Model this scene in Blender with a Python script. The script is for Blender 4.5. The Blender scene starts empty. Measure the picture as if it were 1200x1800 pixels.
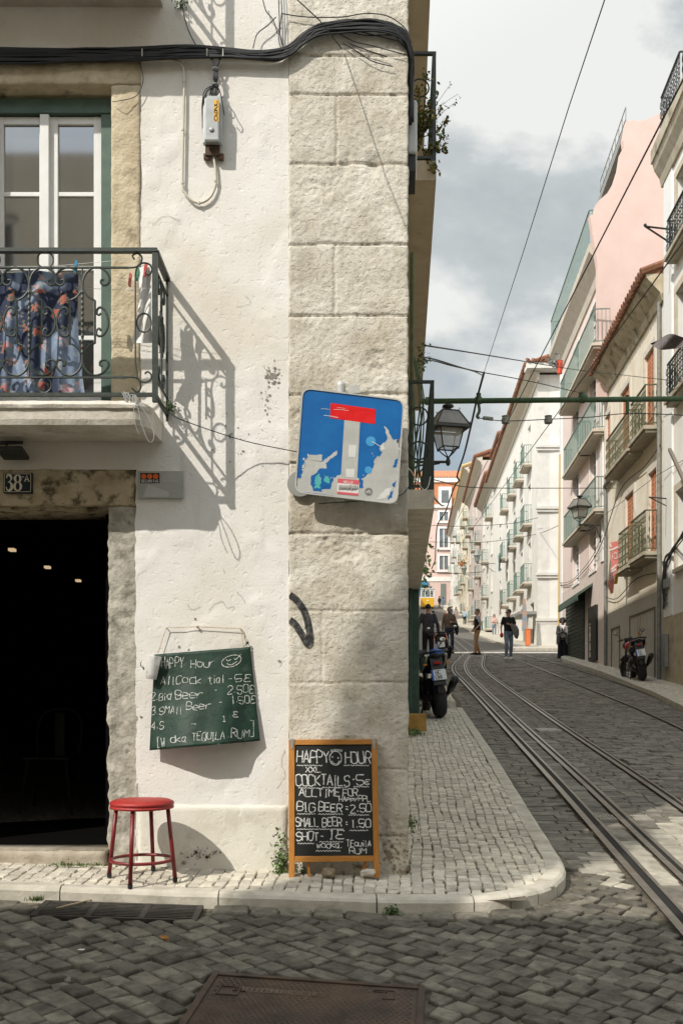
import bpy, math, random
from mathutils import Vector, Matrix, noise
R = math.radians
random.seed(7)
S = bpy.context.scene
COL = S.collection
# ------------------------------------------------------------------ camera, world, sun, exposure
F, ZC, HZ = 1750.0, 1.02, 1228.0            # focal length in photo pixels, camera height, horizon row
cam_d = bpy.data.cameras.new("Camera"); cam = bpy.data.objects.new("Camera", cam_d); COL.objects.link(cam)
cam.location = (0, 0, ZC); cam.rotation_euler = (R(90), 0, 0)
cam_d.sensor_fit = 'VERTICAL'; cam_d.sensor_height = 36; cam_d.lens = 36 * F / 1800
cam_d.shift_y = (HZ - 900) / 1800; cam_d.clip_start = 0.1; cam_d.clip_end = 2000
S.camera = cam
LD = Vector((.373, .400, -.503)).normalized()          # direction the sunlight travels
ELEV = math.asin(-LD.z); AZ = math.atan2(-LD.x, -LD.y)  # towards the sun, measured from +Y to +X
sun_d = bpy.data.lights.new("Sun", 'SUN'); sun_d.energy = 3.7; sun_d.angle = R(0.5); sun_d.color = (1.0, .945, .86)
sun = bpy.data.objects.new("Sun", sun_d); COL.objects.link(sun)
sun.rotation_euler = LD.to_track_quat('-Z', 'Y').to_euler(); sun.location = (-8, -10, 20)
W = bpy.data.worlds.new("World"); S.world = W; W.use_nodes = True
nt = W.node_tree; nt.nodes.clear()
def N(nt, t, **kw):
    n = nt.nodes.new(t)
    for k, v in kw.items(): setattr(n, k, v)
    return n
wo = N(nt, 'ShaderNodeOutputWorld'); bg = N(nt, 'ShaderNodeBackground'); bg.inputs[1].default_value = .10
sky = N(nt, 'ShaderNodeTexSky', sky_type='NISHITA'); sky.sun_disc = False
sky.sun_elevation = ELEV; sky.sun_rotation = AZ; sky.air_density = 1.3; sky.dust_density = 1.5
tc = N(nt, 'ShaderNodeTexCoord'); mp = N(nt, 'ShaderNodeMapping'); mp.inputs['Scale'].default_value = (1.0, 1.0, 1.6)
mp.inputs['Location'].default_value = (.35, .1, .22)
n1 = N(nt, 'ShaderNodeTexNoise'); n1.inputs['Scale'].default_value = 2.6; n1.inputs['Detail'].default_value = 9; n1.inputs['Roughness'].default_value = .52; n1.inputs['Distortion'].default_value = .35
cr = N(nt, 'ShaderNodeValToRGB'); e = cr.color_ramp.elements
e[0].position = .32; e[0].color = (0, 0, 0, 1); e[1].position = .47; e[1].color = (1, 1, 1, 1)
n2 = N(nt, 'ShaderNodeTexNoise'); n2.inputs['Scale'].default_value = 2.7; n2.inputs['Detail'].default_value = 10; n2.inputs['Roughness'].default_value = .56; n2.inputs['Distortion'].default_value = .25
cc = N(nt, 'ShaderNodeValToRGB'); e = cc.color_ramp.elements
e[0].position = .42; e[0].color = (4.0, 4.45, 4.65, 1); e[1].position = .56; e[1].color = (8.1, 8.2, 8.0, 1)
m2 = cc.color_ramp.elements.new(.5); m2.color = (5.2, 5.6, 5.75, 1)
mx = N(nt, 'ShaderNodeMix', data_type='RGBA')
L = nt.links.new
L(tc.outputs['Generated'], mp.inputs[0]); L(mp.outputs[0], n1.inputs['Vector']); L(mp.outputs[0], n2.inputs['Vector'])
L(n1.outputs[0], cr.inputs[0]); L(n2.outputs[0], cc.inputs[0])
L(cr.outputs[0], mx.inputs[0]); L(sky.outputs[0], mx.inputs[6]); L(cc.outputs[0], mx.inputs[7])
# clouds are brighter on the sunny half of the sky, behind the viewpoint
dp = N(nt, 'ShaderNodeVectorMath', operation='DOT_PRODUCT'); dp.inputs[1].default_value = tuple(-LD); L(tc.outputs['Generated'], dp.inputs[0])
gm_ = N(nt, 'ShaderNodeMapRange'); gm_.inputs[1].default_value = -.15; gm_.inputs[2].default_value = .85; gm_.inputs[3].default_value = 1.0; gm_.inputs[4].default_value = 2.3; L(dp.outputs['Value'], gm_.inputs[0])
vm = N(nt, 'ShaderNodeVectorMath', operation='SCALE'); L(mx.outputs[2], vm.inputs[0]); L(gm_.outputs[0], vm.inputs['Scale']); L(vm.outputs[0], bg.inputs[0]); L(bg.outputs[0], wo.inputs[0])
S.view_settings.view_transform = 'Standard'; S.view_settings.look = 'None'
S.view_settings.exposure = 0.10; S.view_settings.gamma = 1.0
S.cycles.max_bounces = 8; S.cycles.diffuse_bounces = 4

# ------------------------------------------------------------------ helpers
def P(px, py, Y): return Vector(((px - 600) / F * Y, Y, ZC - (py - HZ) / F * Y))
FY = 5.8333
def fx(px): return (px - 600) / 300.0
def fz(py): return ZC - (py - HZ) / 300.0
WL = {}
class MB:
    """collects shapes; build() links them as one mesh object"""
    def __init__(s, frame=None): s.v = []; s.f = []; s.m = []; s.fr = frame
    def add(s, vs, fs, mi=0):
        b = len(s.v)
        s.v += [tuple(s.fr(*v)) if s.fr else tuple(v) for v in vs]
        s.f += [tuple(b + i for i in f) for f in fs]; s.m += [mi] * len(fs); return s
    def box(s, x0, y0, z0, x1, y1, z1, mi=0, rot=None, piv=None):
        vs = [Vector((x, y, z)) for z in (z0, z1) for y in (y0, y1) for x in (x0, x1)]
        if rot is not None:
            c = Vector(piv) if piv is not None else Vector(((x0+x1)/2, (y0+y1)/2, (z0+z1)/2))
            vs = [rot @ (v - c) + c for v in vs]
        return s.add(vs, [(0,2,3,1),(4,5,7,6),(0,1,5,4),(2,6,7,3),(0,4,6,2),(1,3,7,5)], mi)
    def tube(s, pts, r, n=6, closed=False, mi=0, caps=True, flat=None):
        pts = [Vector(p) for p in pts]; k = len(pts); vs = []; fs = []
        rr = r if isinstance(r, (list, tuple)) else [r] * k
        up = None
        for i, p in enumerate(pts):
            a = pts[(i-1) % k] if (closed or i > 0) else p; b = pts[(i+1) % k] if (closed or i < k-1) else p
            t = (b - a); t = t.normalized() if t.length > 1e-9 else Vector((0, 0, 1))
            if up is None: up = t.orthogonal().normalized()
            x = (up - t * up.dot(t)); x = x.normalized() if x.length > 1e-6 else t.orthogonal().normalized()
            up = x; y = t.cross(x)
            for j in range(n):
                an = 2 * math.pi * j / n
                vs.append(p + (x * math.cos(an) + y * math.sin(an)) * rr[i])
        for i in range(k if closed else k - 1):
            i2 = (i + 1) % k
            for j in range(n):
                fs.append((i*n+j, i*n+(j+1) % n, i2*n+(j+1) % n, i2*n+j))
        if caps and not closed: fs.append(tuple(range(n-1, -1, -1))); fs.append(tuple((k-1)*n+j for j in range(n)))
        return s.add(vs, fs, mi)
    def lathe(s, prof, c=(0, 0, 0), n=16, axis='z', mi=0, M=None):
        vs = []; fs = []; c = Vector(c)
        for r, h in prof:
            for j in range(n):
                a = 2*math.pi*j/n
                v = Vector((r*math.cos(a), r*math.sin(a), h))
                if axis == 'x': v = Vector((h, v.x, v.y))
                if axis == 'y': v = Vector((v.x, h, v.y))
                if M is not None: v = M @ v
                vs.append(c + v)
        k = len(prof)
        for i in range(k-1):
            for j in range(n): fs.append((i*n+j, i*n+(j+1) % n, (i+1)*n+(j+1) % n, (i+1)*n+j))
        fs.append(tuple(range(n-1, -1, -1))); fs.append(tuple((k-1)*n+j for j in range(n)))
        return s.add(vs, fs, mi)
    def ball(s, c, r, n=10, m=7, sc=(1, 1, 1), mi=0, M=None):
        prof = [(max(1e-4, math.sin(math.pi*i/m)), -math.cos(math.pi*i/m)) for i in range(m+1)]
        SM = Matrix.Diagonal((r*sc[0], r*sc[1], r*sc[2]))
        if M is not None: SM = M @ SM
        return s.lathe(prof, c, n, mi=mi, M=SM)
    def torus(s, c, Rr, r, axis='z', n=20, m=8, mi=0, M=None, sq=1.0):
        vs = []; fs = []; c = Vector(c)
        for i in range(n):
            a = 2*math.pi*i/n
            for j in range(m):
                b = 2*math.pi*j/m
                q = Rr + r*math.cos(b); h = r*math.sin(b)*sq
                v = Vector((q*math.cos(a), q*math.sin(a), h))
                if axis == 'x': v = Vector((h, v.x, v.y))
                if axis == 'y': v = Vector((v.x, h, v.y))
                if M is not None: v = M @ v
                vs.append(c + v)
        for i in range(n):
            for j in range(m): fs.append((i*m+j, ((i+1) % n)*m+j, ((i+1) % n)*m+(j+1) % m, i*m+(j+1) % m))
        return s.add(vs, fs, mi)
    def prism(s, poly, a, b, fn, mi=0):
        """poly of (p,q); fn(p,q,h) -> point; extruded from h=a to h=b"""
        k = len(poly)
        vs = [fn(p, q, a) for p, q in poly] + [fn(p, q, b) for p, q in poly]
        fs = [tuple(range(k)), tuple(range(2*k-1, k-1, -1))] + [(i, k+i, k+(i+1) % k, (i+1) % k) for i in range(k)]
        return s.add(vs, fs, mi)
    def grid(s, us, vs_, fn, skip=None, mi=0, back=False):
        idx = {}; V = []; Fc = []
        for j, v in enumerate(vs_):
            for i, u in enumerate(us):
                idx[i, j] = len(V); V.append(fn(u, v))
        for j in range(len(vs_)-1):
            for i in range(len(us)-1):
                if skip and skip((us[i]+us[i+1])/2, (vs_[j]+vs_[j+1])/2): continue
                q = (idx[i, j], idx[i+1, j], idx[i+1, j+1], idx[i, j+1])
                Fc.append(q if not back else q[::-1])
        return s.add(V, Fc, mi)
    def build(s, name, mats, parent=None, smooth=False, local=False, bevel=0, at=None):
        me = bpy.data.meshes.new(name)
        if not s.v: s.v = [(0, 0, 0)]
        if local: o = Vector((0, 0, 0)); loc = Vector((0, 0, 0))
        else:
            xs = [v[0] for v in s.v]; ys = [v[1] for v in s.v]; zs = [v[2] for v in s.v]
            o = Vector(at) if at is not None else Vector(((min(xs)+max(xs))/2, (min(ys)+max(ys))/2, min(zs)))
            loc = o - (WL.get(parent.name, Vector()) if parent else Vector())
        me.from_pydata([(v[0]-o.x, v[1]-o.y, v[2]-o.z) for v in s.v], [], s.f)
        mats = mats if isinstance(mats, (list, tuple)) else [mats]
        for m in mats: me.materials.append(m)
        if len(mats) > 1: me.polygons.foreach_set('material_index', s.m)
        if smooth: me.polygons.foreach_set('use_smooth', [True]*len(me.polygons))
        me.update()
        ob = bpy.data.objects.new(name, me); COL.objects.link(ob); ob.location = loc
        if parent: ob.parent = parent
        WL[ob.name] = o
        if bevel:
            b = ob.modifiers.new('bevel', 'BEVEL'); b.width = bevel; b.segments = 2; b.limit_method = 'ANGLE'; b.angle_limit = R(40)
        return ob
def tag(o, label=None, cat=None, group=None, kind=None):
    if label: o['label'] = label
    if cat: o['category'] = cat
    if group: o['group'] = group
    if kind: o['kind'] = kind
    return o
def thing(name, label, cat, loc=(0, 0, 0), rz=0, group=None):
    o = bpy.data.objects.new(name, None); COL.objects.link(o); o.location = loc; o.rotation_euler = (0, 0, rz)
    o.empty_display_size = .1; WL[o.name] = Vector(loc); return tag(o, label, cat, group)
def copy_tree(o, parent=None):
    c = o.copy(); COL.objects.link(c)
    if parent: c.parent = parent
    WL[c.name] = WL.get(o.name, Vector()).copy()
    for ch in [k for k in COL.objects if k.parent == o]: copy_tree(ch, c)
    return c
def fbm(x, y, z=0, o=4):
    a = 0; w = 1; t = 0
    for i in range(o):
        a += w*noise.noise((x, y, z)); t += w; w *= .5; x *= 2.03; y *= 2.03; z += 7.7
    return a/t
def frange(a, b, st):
    n = max(1, int(math.ceil((b-a)/st - 1e-6))); return [a+(b-a)*i/n for i in range(n+1)]
def merge_coords(base, extra, tol):
    out = sorted(extra)
    for b in base:
        if all(abs(b-e) > tol for e in extra): out.append(b)
    return sorted(out)
def smooth_path(pts, k=5):
    pts = [Vector(p) for p in pts]
    if len(pts) < 3: return pts
    out = []
    for i in range(len(pts)-1):
        p0 = pts[max(i-1, 0)]; p1 = pts[i]; p2 = pts[i+1]; p3 = pts[min(i+2, len(pts)-1)]
        for j in range(k):
            t = j/k
            out.append(.5*((2*p1)+(p2-p0)*t+(2*p0-5*p1+4*p2-p3)*t*t+(3*p1-p0-3*p2+p3)*t**3))
    return out+[pts[-1]]
# ------------------------------------------------------------------ materials
MATS = {}
def M(name, c, c2=None, scale=8, rough=.85, bump=0, bscale=60, metal=0, spec=.4, island=0, c3=None, s3=2, t3=(.5, .7), detail=6, alpha=None, trans=0, emit=None, blo=.35, bhi=.65, stretch=None, coat=0, streak=None, pits=None):
    if name in MATS: return MATS[name]
    m = bpy.data.materials.new(name); m.use_nodes = True; MATS[name] = m
    nt = m.node_tree; b = nt.nodes['Principled BSDF']; L = nt.links.new
    b.inputs['Roughness'].default_value = rough; b.inputs['Metallic'].default_value = metal
    b.inputs['Specular IOR Level'].default_value = spec
    b.inputs['Coat Weight'].default_value = coat
    tc = N(nt, 'ShaderNodeTexCoord'); src = tc.outputs['Object']
    if stretch:
        mp = N(nt, 'ShaderNodeMapping'); mp.inputs['Scale'].default_value = stretch; L(src, mp.inputs[0]); src = mp.outputs[0]
    def noise_(sc, d=detail):
        n = N(nt, 'ShaderNodeTexNoise'); n.inputs['Scale'].default_value = sc; n.inputs['Detail'].default_value = d; n.inputs['Roughness'].default_value = .6
        L(src, n.inputs['Vector']); return n
    c = (*c, 1); col = None
    if c2 is not None:
        n = noise_(scale); r = N(nt, 'ShaderNodeValToRGB'); e = r.color_ramp.elements
        e[0].position = blo; e[1].position = bhi; e[0].color = c; e[1].color = (*c2, 1)
        L(n.outputs[0], r.inputs[0]); col = r.outputs[0]
    if c3 is not None:
        n = noise_(s3, 8); r = N(nt, 'ShaderNodeValToRGB'); e = r.color_ramp.elements
        e[0].position = t3[0]; e[1].position = t3[1]; e[0].color = (0, 0, 0, 1); e[1].color = (1, 1, 1, 1)
        L(n.outputs[0], r.inputs[0]); x = N(nt, 'ShaderNodeMix', data_type='RGBA'); L(r.outputs[0], x.inputs[0])
        if col: L(col, x.inputs[6])
        else: x.inputs[6].default_value = c
        x.inputs[7].default_value = (*c3, 1); col = x.outputs[2]
    if streak:
        mp2 = N(nt, 'ShaderNodeMapping'); mp2.inputs['Scale'].default_value = (5, 5, .55); L(tc.outputs['Object'], mp2.inputs[0])
        n = N(nt, 'ShaderNodeTexNoise'); n.inputs['Scale'].default_value = streak[1]; n.inputs['Detail'].default_value = 8; n.inputs['Roughness'].default_value = .65; L(mp2.outputs[0], n.inputs['Vector'])
        r = N(nt, 'ShaderNodeValToRGB'); e = r.color_ramp.elements; e[0].position = streak[2]; e[1].position = streak[3]; e[0].color = (0, 0, 0, 1); e[1].color = (.75, .75, .75, 1)
        L(n.outputs[0], r.inputs[0]); x = N(nt, 'ShaderNodeMix', data_type='RGBA'); L(r.outputs[0], x.inputs[0])
        if col: L(col, x.inputs[6])
        else: x.inputs[6].default_value = c
        x.inputs[7].default_value = (*streak[0], 1); col = x.outputs[2]
    if island:
        g = N(nt, 'ShaderNodeNewGeometry'); h = N(nt, 'ShaderNodeHueSaturation')
        mr = N(nt, 'ShaderNodeMapRange'); mr.inputs[3].default_value = 1-island; mr.inputs[4].default_value = 1+island
        L(g.outputs['Random Per Island'], mr.inputs[0]); L(mr.outputs[0], h.inputs['Value'])
        if col: L(col, h.inputs['Color'])
        else: h.inputs['Color'].default_value = c
        col = h.outputs[0]
    if col: L(col, b.inputs['Base Color'])
    else: b.inputs['Base Color'].default_value = c
    if bump:
        n = noise_(bscale, 8); bp = N(nt, 'ShaderNodeBump'); bp.inputs['Strength'].default_value = 1; bp.inputs['Distance'].default_value = bump
        L(n.outputs[0], bp.inputs['Height'])
        if pits:
            n = noise_(pits[0], 4); r = N(nt, 'ShaderNodeValToRGB'); e = r.color_ramp.elements; e[0].position = .34; e[1].position = .44
            L(n.outputs[0], r.inputs[0]); b2 = N(nt, 'ShaderNodeBump'); b2.inputs['Distance'].default_value = pits[1]; L(r.outputs[0], b2.inputs['Height']); L(bp.outputs[0], b2.inputs['Normal']); bp = b2
        L(bp.outputs[0], b.inputs['Normal'])
    if trans: b.inputs['Transmission Weight'].default_value = trans
    if alpha is not None: b.inputs['Alpha'].default_value = alpha
    if emit: b.inputs['Emission Color'].default_value = (*emit[0], 1); b.inputs['Emission Strength'].default_value = emit[1]
    return m
plaster = M('white_plaster', (.735, .71, .66), (.815, .80, .765), 1.3, .92, .0022, 70, c3=(.68, .625, .53), s3=.9, t3=(.48, .70), streak=((.50, .46, .39), 1.6, .60, .84), pits=(24, .0014))
plinth_m = M('cream_plinth', (.64, .61, .52), (.75, .725, .65), 3, .9, .002, 70, c3=(.42, .38, .30), s3=5, t3=(.56, .78), pits=(20, .0015))
stone = M('quoin_limestone', (.52, .48, .395), (.72, .68, .59), 6, .95, .006, 75, c3=(.43, .37, .275), s3=2.6, t3=(.50, .74), streak=((.38, .355, .30), 1.3, .58, .84), pits=(46, .0028))
jamb_m = M('yellow_stone', (.46, .38, .25), (.66, .57, .41), 7, .95, .008, 55, c3=(.25, .21, .14), s3=9, t3=(.58, .74))
lintel_m = M('mottled_stone', (.40, .33, .21), (.58, .50, .36), 9, .95, .006, 70, c3=(.12, .10, .06), s3=11, t3=(.5, .62))
greyjamb = M('grey_stone', (.30, .28, .23), (.50, .47, .40), 10, .95, .008, 55, c3=(.18, .17, .13), s3=14, t3=(.55, .7))
slab_m = M('balcony_concrete', (.52, .48, .40), (.68, .64, .56), 6, .92, .005, 45, c3=(.20, .17, .12), s3=5, t3=(.58, .8))
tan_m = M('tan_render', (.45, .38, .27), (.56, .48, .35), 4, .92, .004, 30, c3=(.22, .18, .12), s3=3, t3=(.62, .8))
iron = M('green_iron', (.012, .020, .016), (.030, .044, .034), 30, .5, .001, 120, spec=.5, c3=(.16, .11, .06), s3=30, t3=(.66, .8))
blackiron = M('black_iron', (.018, .022, .02), (.04, .042, .038), 20, .5, .001, 90)
cable_m = M('black_cable', (.016, .017, .018), rough=.55)
pvc = M('beige_pvc', (.52, .48, .39), (.60, .56, .47), 12, .5)
white_paint = M('white_paint', (.74, .74, .71), (.80, .80, .78), 10, .5, .0006, 90)
green_paint = M('green_paint', (.055, .10, .08), (.085, .14, .11), 8, .5)
dark = M('dark_interior', (.006, .006, .006), rough=.9)
glass_d = M('window_glass', (.035, .035, .03), rough=.05, spec=.9); glass_d.node_tree.nodes['Principled BSDF'].inputs['IOR'].default_value = 2.3
chalk = M('chalk', (.26, .26, .25), (.80, .80, .77), 130, .95, blo=.34, bhi=.52)
chalk_s = M('chalk_smear', (.13, .14, .135), (.20, .21, .20), 60, .95)
cobble = M('basalt_cobble', (.080, .072, .056), (.185, .168, .132), 12, .82, .008, 48, island=.36, spec=.35)
sett = M('granite_sett', (.10, .091, .073), (.20, .183, .15), 9, .75, .005, 50, island=.25, spec=.4)
calcada = M('limestone_calcada', (.44, .40, .325), (.60, .555, .46), 14, .85, .008, 45, island=.2)
kerb_m = M('kerb_limestone', (.40, .37, .30), (.56, .52, .44), 7, .9, .004, 50, c3=(.26, .23, .17), s3=4, t3=(.58, .75))
joint_m = M('joint_dirt', (.060, .052, .040), (.17, .148, .11), 22, 1, .005, 60)
rail_m = M('worn_steel', (.20, .185, .16), (.30, .28, .24), 20, .34, metal=.75, c3=(.16, .09, .045), s3=1.3, t3=(.55, .75))
groove_m = M('groove_dark', (.012, .011, .010), rough=.9)
leaf = M('leaf_green', (.05, .10, .025), (.11, .17, .04), 30, .6, island=.35)
leaf_y = M('leaf_yellow', (.12, .10, .02), (.22, .17, .035), 30, .6, island=.4)
twig = M('twig', (.07, .05, .03), rough=.9)
# ------------------------------------------------------------------ terrain
PB = [(-30, -.081*35.83), (5.83, 0), (45, 3.17), (73, 5.65), (106, 8.85), (150, 14.5), (175, 17.8), (420, 40)]
def lerp_tab(T, x):
    if x <= T[0][0]: return T[0][1]
    for (a, b), (c, d) in zip(T, T[1:]):
        if x <= c: return b+(d-b)*(x-a)/(c-a)
    return T[-1][1]
def base(y): return lerp_tab(PB, y)
def side_z(x, y): return base(y) + (.033*min(max(0, .3-x), 3.5)-.010)*max(0, min(1, (9-y)/2.5))
def road_z(x, y): return side_z(x, y) - .06
KERB = [(-5, 5.31), (.55, 5.31), (.8, 5.34), (1.02, 5.44), (1.2, 5.62), (1.315, 5.86), (1.375, 6.2), (1.40, 6.6), (1.475, 7.82), (1.73, 11.67), (2.15, 18.8), (2.55, 25.5), (3.2, 36)]
def kerb_x(y):
    t = [(b, a) for a, b in KERB[2:]]
    return lerp_tab(t, y)
def seg_dist(x, y, pl):
    d = 1e9
    for (a, b), (c, e) in zip(pl, pl[1:]):
        ux, uy = c-a, e-b; t = max(0, min(1, ((x-a)*ux+(y-b)*uy)/(ux*ux+uy*uy)))
        d = min(d, math.hypot(x-a-t*ux, y-b-t*uy))
    return d
def on_side(x, y):
    if y < 5.31: return False
    if y > 36: return x < 3.2
    return x < kerb_x(y) if y > 5.34 else x < .7
KR = [(9, 4.75), (16, 5.55), (19.5, 6.12), (20.9, 6.28), (27, 7.05), (34.9, 7.8), (37.5, 8.25), (39.2, 8.9), (40.3, 10.5), (40.6, 30)]
def kerb_r(y): return lerp_tab(KR, y)
RAIL_L = [(1.62, 3.2), (1.99, 8.66), (2.38, 14.78), (2.96, 23.9), (3.2, 28), (3.55, 31.5), (3.98, 34.5), (4.75, 39.5), (5.46, 45.5), (8.0, 80), (12.2, 148)]
RAIL_M = [(1.88, 3.2), (2.25, 8.66), (2.64, 14.78), (3.24, 23.9), (3.55, 28), (3.95, 31.8), (4.42, 35.2), (5.15, 40), (5.82, 45.5), (8.35, 80), (12.5, 148)]
RAIL_R = [(2.46, 3.2), (2.83, 8.66), (3.20, 14.78), (3.81, 23.9), (4.12, 28), (4.5, 31.6), (4.98, 35), (5.72, 40), (6.38, 45.5), (8.9, 80), (13.1, 148)]
RAIL_2 = [(3.2, 3.2), (4.69, 13.7), (5.45, 23), (6.05, 31), (6.41, 36.8), (6.7, 45.5)]
RAIL_3 = [(4.4, 3.2), (5.9, 17.3), (6.7, 25.5), (7.2, 33), (7.45, 38.5), (7.7, 45.5)]
def dense(line): return [(p.y, p.x) for p in smooth_path([(x, y, 0) for x, y in line], 14)]
TL, TM, TR = dense(RAIL_L), dense(RAIL_M), dense(RAIL_R)
def in_track(x, y, m=0): return lerp_tab(TL, y)-.085-m < x < lerp_tab(TR, y)+.055+m
def stone_block(mb, q, zf, h=.04, gap=.006, bev=.010, tilt=.05, lift=.004, rnd=random):
    cx = sum(p[0] for p in q)/4; cy = sum(p[1] for p in q)/4
    tx = rnd.gauss(0, tilt); ty = rnd.gauss(0, tilt); dz = rnd.gauss(0, lift)
    def ring(ins, drop):
        out = []
        for x, y in q:
            dx, dy = cx-x, cy-y; l = math.hypot(dx, dy); k = min(.6, ins/l*1.3)
            X, Y = x+dx*k, y+dy*k
            out.append((X, Y, zf(X, Y)+dz+(X-cx)*tx+(Y-cy)*ty-drop))
        return out
    vs = ring(gap+bev, 0)+ring(gap+bev*.3, bev*.45)+ring(gap, bev*1.3)+ring(gap-.001, h)
    fs = [(0, 1, 2, 3)]
    for r in range(3):
        for i in range(4): fs.append((r*4+i, (r+1)*4+i, (r+1)*4+(i+1) % 4, r*4+(i+1) % 4))
    mb.add(vs, fs)
MANHOLE = (-.62, .41, 3.5, 4.46); GRATE = (-1.57, -.73, 5.02, 5.285)
def man_local(x, y):
    dx, dy = x+.15, y-3.77; c, s = math.cos(R(6)), math.sin(R(6)); return dx*c-dy*s, dx*s+dy*c
def in_man(x, y, m=0):
    a, b = man_local(x, y); return abs(a) < .46+m and abs(b) < .48+m
def man_out(x, y):
    a, b = man_local(x, y); c, s = math.cos(R(-6)), math.sin(R(-6))
    if abs(a) < .462 and abs(b) < .482:
        if .462-abs(a) < .482-abs(b): a = math.copysign(.464, a)
        else: b = math.copysign(.484, b)
        return -.15+a*c-b*s, 3.77+a*s+b*c
    return x, y
def in_rect(x, y, r, m=0): return r[0]-m < x < r[1]+m and r[2]-m < y < r[3]+m
# base sheet of sand and earth under every stone, reaching over the hill
mb = MB()
ys = frange(-30, 50, 1.0) + frange(53, 175, 4) + frange(190, 420, 23)
xs = [-260, -120, -50, -20] + frange(-8, 14, 1.0) + [20, 32, 60, 120, 260]
mb.grid(xs, ys, lambda x, y: (x, y, road_z(x, y)-.022))
tag(mb.build('ground', joint_m, at=(0, 0, 0)), kind='structure')
def pale_sunlit_zone(x, y):  # outline of the sunlit road patch; setts inside it get a paler colour
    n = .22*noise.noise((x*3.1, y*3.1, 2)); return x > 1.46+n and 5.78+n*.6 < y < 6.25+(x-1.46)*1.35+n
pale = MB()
# foreground cobbles, laid diagonally
mb = MB(); rnd = random.Random(3)
dirA = R(-43); ca, sa = math.cos(dirA), math.sin(dirA); v = -5.0; row_i = 0
while v < 6.5:
    rh = rnd.uniform(.082, .112); u = -6+rnd.uniform(0, .1)
    while u < 6.5:
        lw = rnd.uniform(.075, .15); g = lambda: rnd.gauss(0, .0065)
        wv = lambda uu: .018*math.sin(uu*1.3+v*.8)+.008*math.sin(uu*3.7+v*2.1)
        qs = [(u+g(), v+wv(u)+g()), (u+lw+g(), v+wv(u+lw)+g()), (u+lw+g(), v+rh+wv(u+lw)+g()), (u+g(), v+rh+wv(u)+g())]
        q = [(a*ca-b*sa, 4.2+a*sa+b*ca) for a, b in qs]; u += lw
        cx = sum(p[0] for p in q)/4; cy = sum(p[1] for p in q)/4
        if not (-3.4 < cx < 5.2 and 2.4 < cy < 6.15): continue
        lim = 5.15 if cx < .62 else (5.15+(cx-.62)*1.1 if cx < 1.6 else 6.2)
        if cy > lim or in_man(cx, cy, .012) or in_rect(cx, cy, GRATE, .03): continue
        q = [man_out(*p) for p in q]
        if min(seg_dist(cx, cy, KERB), 9) < .09 or in_track(cx, cy, .03): continue
        stone_block(pale if pale_sunlit_zone(cx, cy) else mb, q, road_z, gap=rnd.uniform(.003, .007), bev=rnd.uniform(.005, .009), tilt=.028, lift=.0045, rnd=rnd)
    v += rh
# a row of stones set along the kerb
x = -3.4
while x < .95:
    w = rnd.uniform(.13, .24)
    dy = 0 if x < .5 else (x-.5)*.28
    if not in_rect(x+w/2, 5.2, GRATE, w/2):
        q = [(x, 5.16+dy), (x+w, 5.16+dy+rnd.gauss(0, .01)), (x+w, 5.30+dy*.8), (x, 5.30+dy*.8)]
        stone_block(mb, q, road_z, gap=.006, bev=.012, tilt=.03, lift=.004, rnd=rnd)
    x += w
tag(mb.build('cobbled_crossroad', cobble, at=(0, 0, 0)), kind='structure')
# setts of the side street, laid in courses across it
mb = MB(); y = 5.3
while y < 43.5:
    rowh = rnd.uniform(.095, .13) if y < 20 else rnd.uniform(.14, .2)
    x = (1.2 if y < 6.2 else kerb_x(min(y, 36)))+.01; x1 = min(kerb_r(y), 11)-.01
    if y > 36: x = 3.2
    x -= 0
    while x < x1:
        w = rnd.uniform(.13, .26) if y < 20 else rnd.uniform(.2, .38)
        cx = x+w/2; cy = y+rowh/2
        ok = cy > (5.15+(cx-.62)*1.1 if cx < 1.6 else 6.2)-.03 and seg_dist(cx, cy, KERB) > .06
        if ok and y < 43:
            if in_track(cx, cy, 0): ok = False
            elif in_track(x+w, cy) : w = max(.05, lerp_tab(TL, cy)-.085-x)
            elif in_track(x, cy): d_ = lerp_tab(TR, cy)+.055-x; x += d_; w = max(.06, w-d_)
        if ok:
            wv = .02*math.sin(x*2.1+y)
            q = [(x, y+wv+rnd.gauss(0, .006)), (min(x+w, x1), y+wv+rnd.gauss(0, .006)), (min(x+w, x1), y+rowh+wv), (x, y+rowh+wv)]
            stone_block(pale if pale_sunlit_zone(cx, cy) else mb, q, road_z, gap=.003, bev=.007, tilt=.025, lift=.0028, rnd=rnd)
        x += w
    y += rowh
y = 2.6
while y < 43:      # courses between the rails
    rh = rnd.uniform(.085, .12) if y < 20 else rnd.uniform(.13, .18); cy = y+rh/2
    xl, xm, xr = lerp_tab(TL, cy)+.055, lerp_tab(TM, cy), lerp_tab(TR, cy)-.066
    spans = [(xl, xm-.064)]; a = xm+.052; b = xr; c1 = a+(b-a)*rnd.uniform(.25, .4); c2 = a+(b-a)*rnd.uniform(.6, .75); spans += [(a, c1), (c1, c2), (c2, b)]
    for a, b in spans:
        if b-a > .03: stone_block(pale if pale_sunlit_zone((a+b)/2, cy) else mb, [(a, y), (b, y), (b, y+rh), (a, y+rh)], road_z, gap=.003, bev=.007, tilt=.02, lift=.002, rnd=rnd)
    y += rh
tag(pale.build('pale_sunlit_patch', M('pale_sunlit_sett', (.27, .245, .195), (.42, .39, .32), 9, .85, .006, 50, island=.22), at=(2, 6.5, 0)), kind='structure')  # paler stones; the sunlight on this patch is partly put into their colour
tag(mb.build('sett_street', sett, at=(0, 0, 0)), kind='structure')
asphalt = M('street_asphalt', (.095, .088, .075), (.15, .14, .122), 14, .8, .006, 40, c3=(.20, .185, .16), s3=2.2, t3=(.55, .8))
mb = MB()
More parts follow.
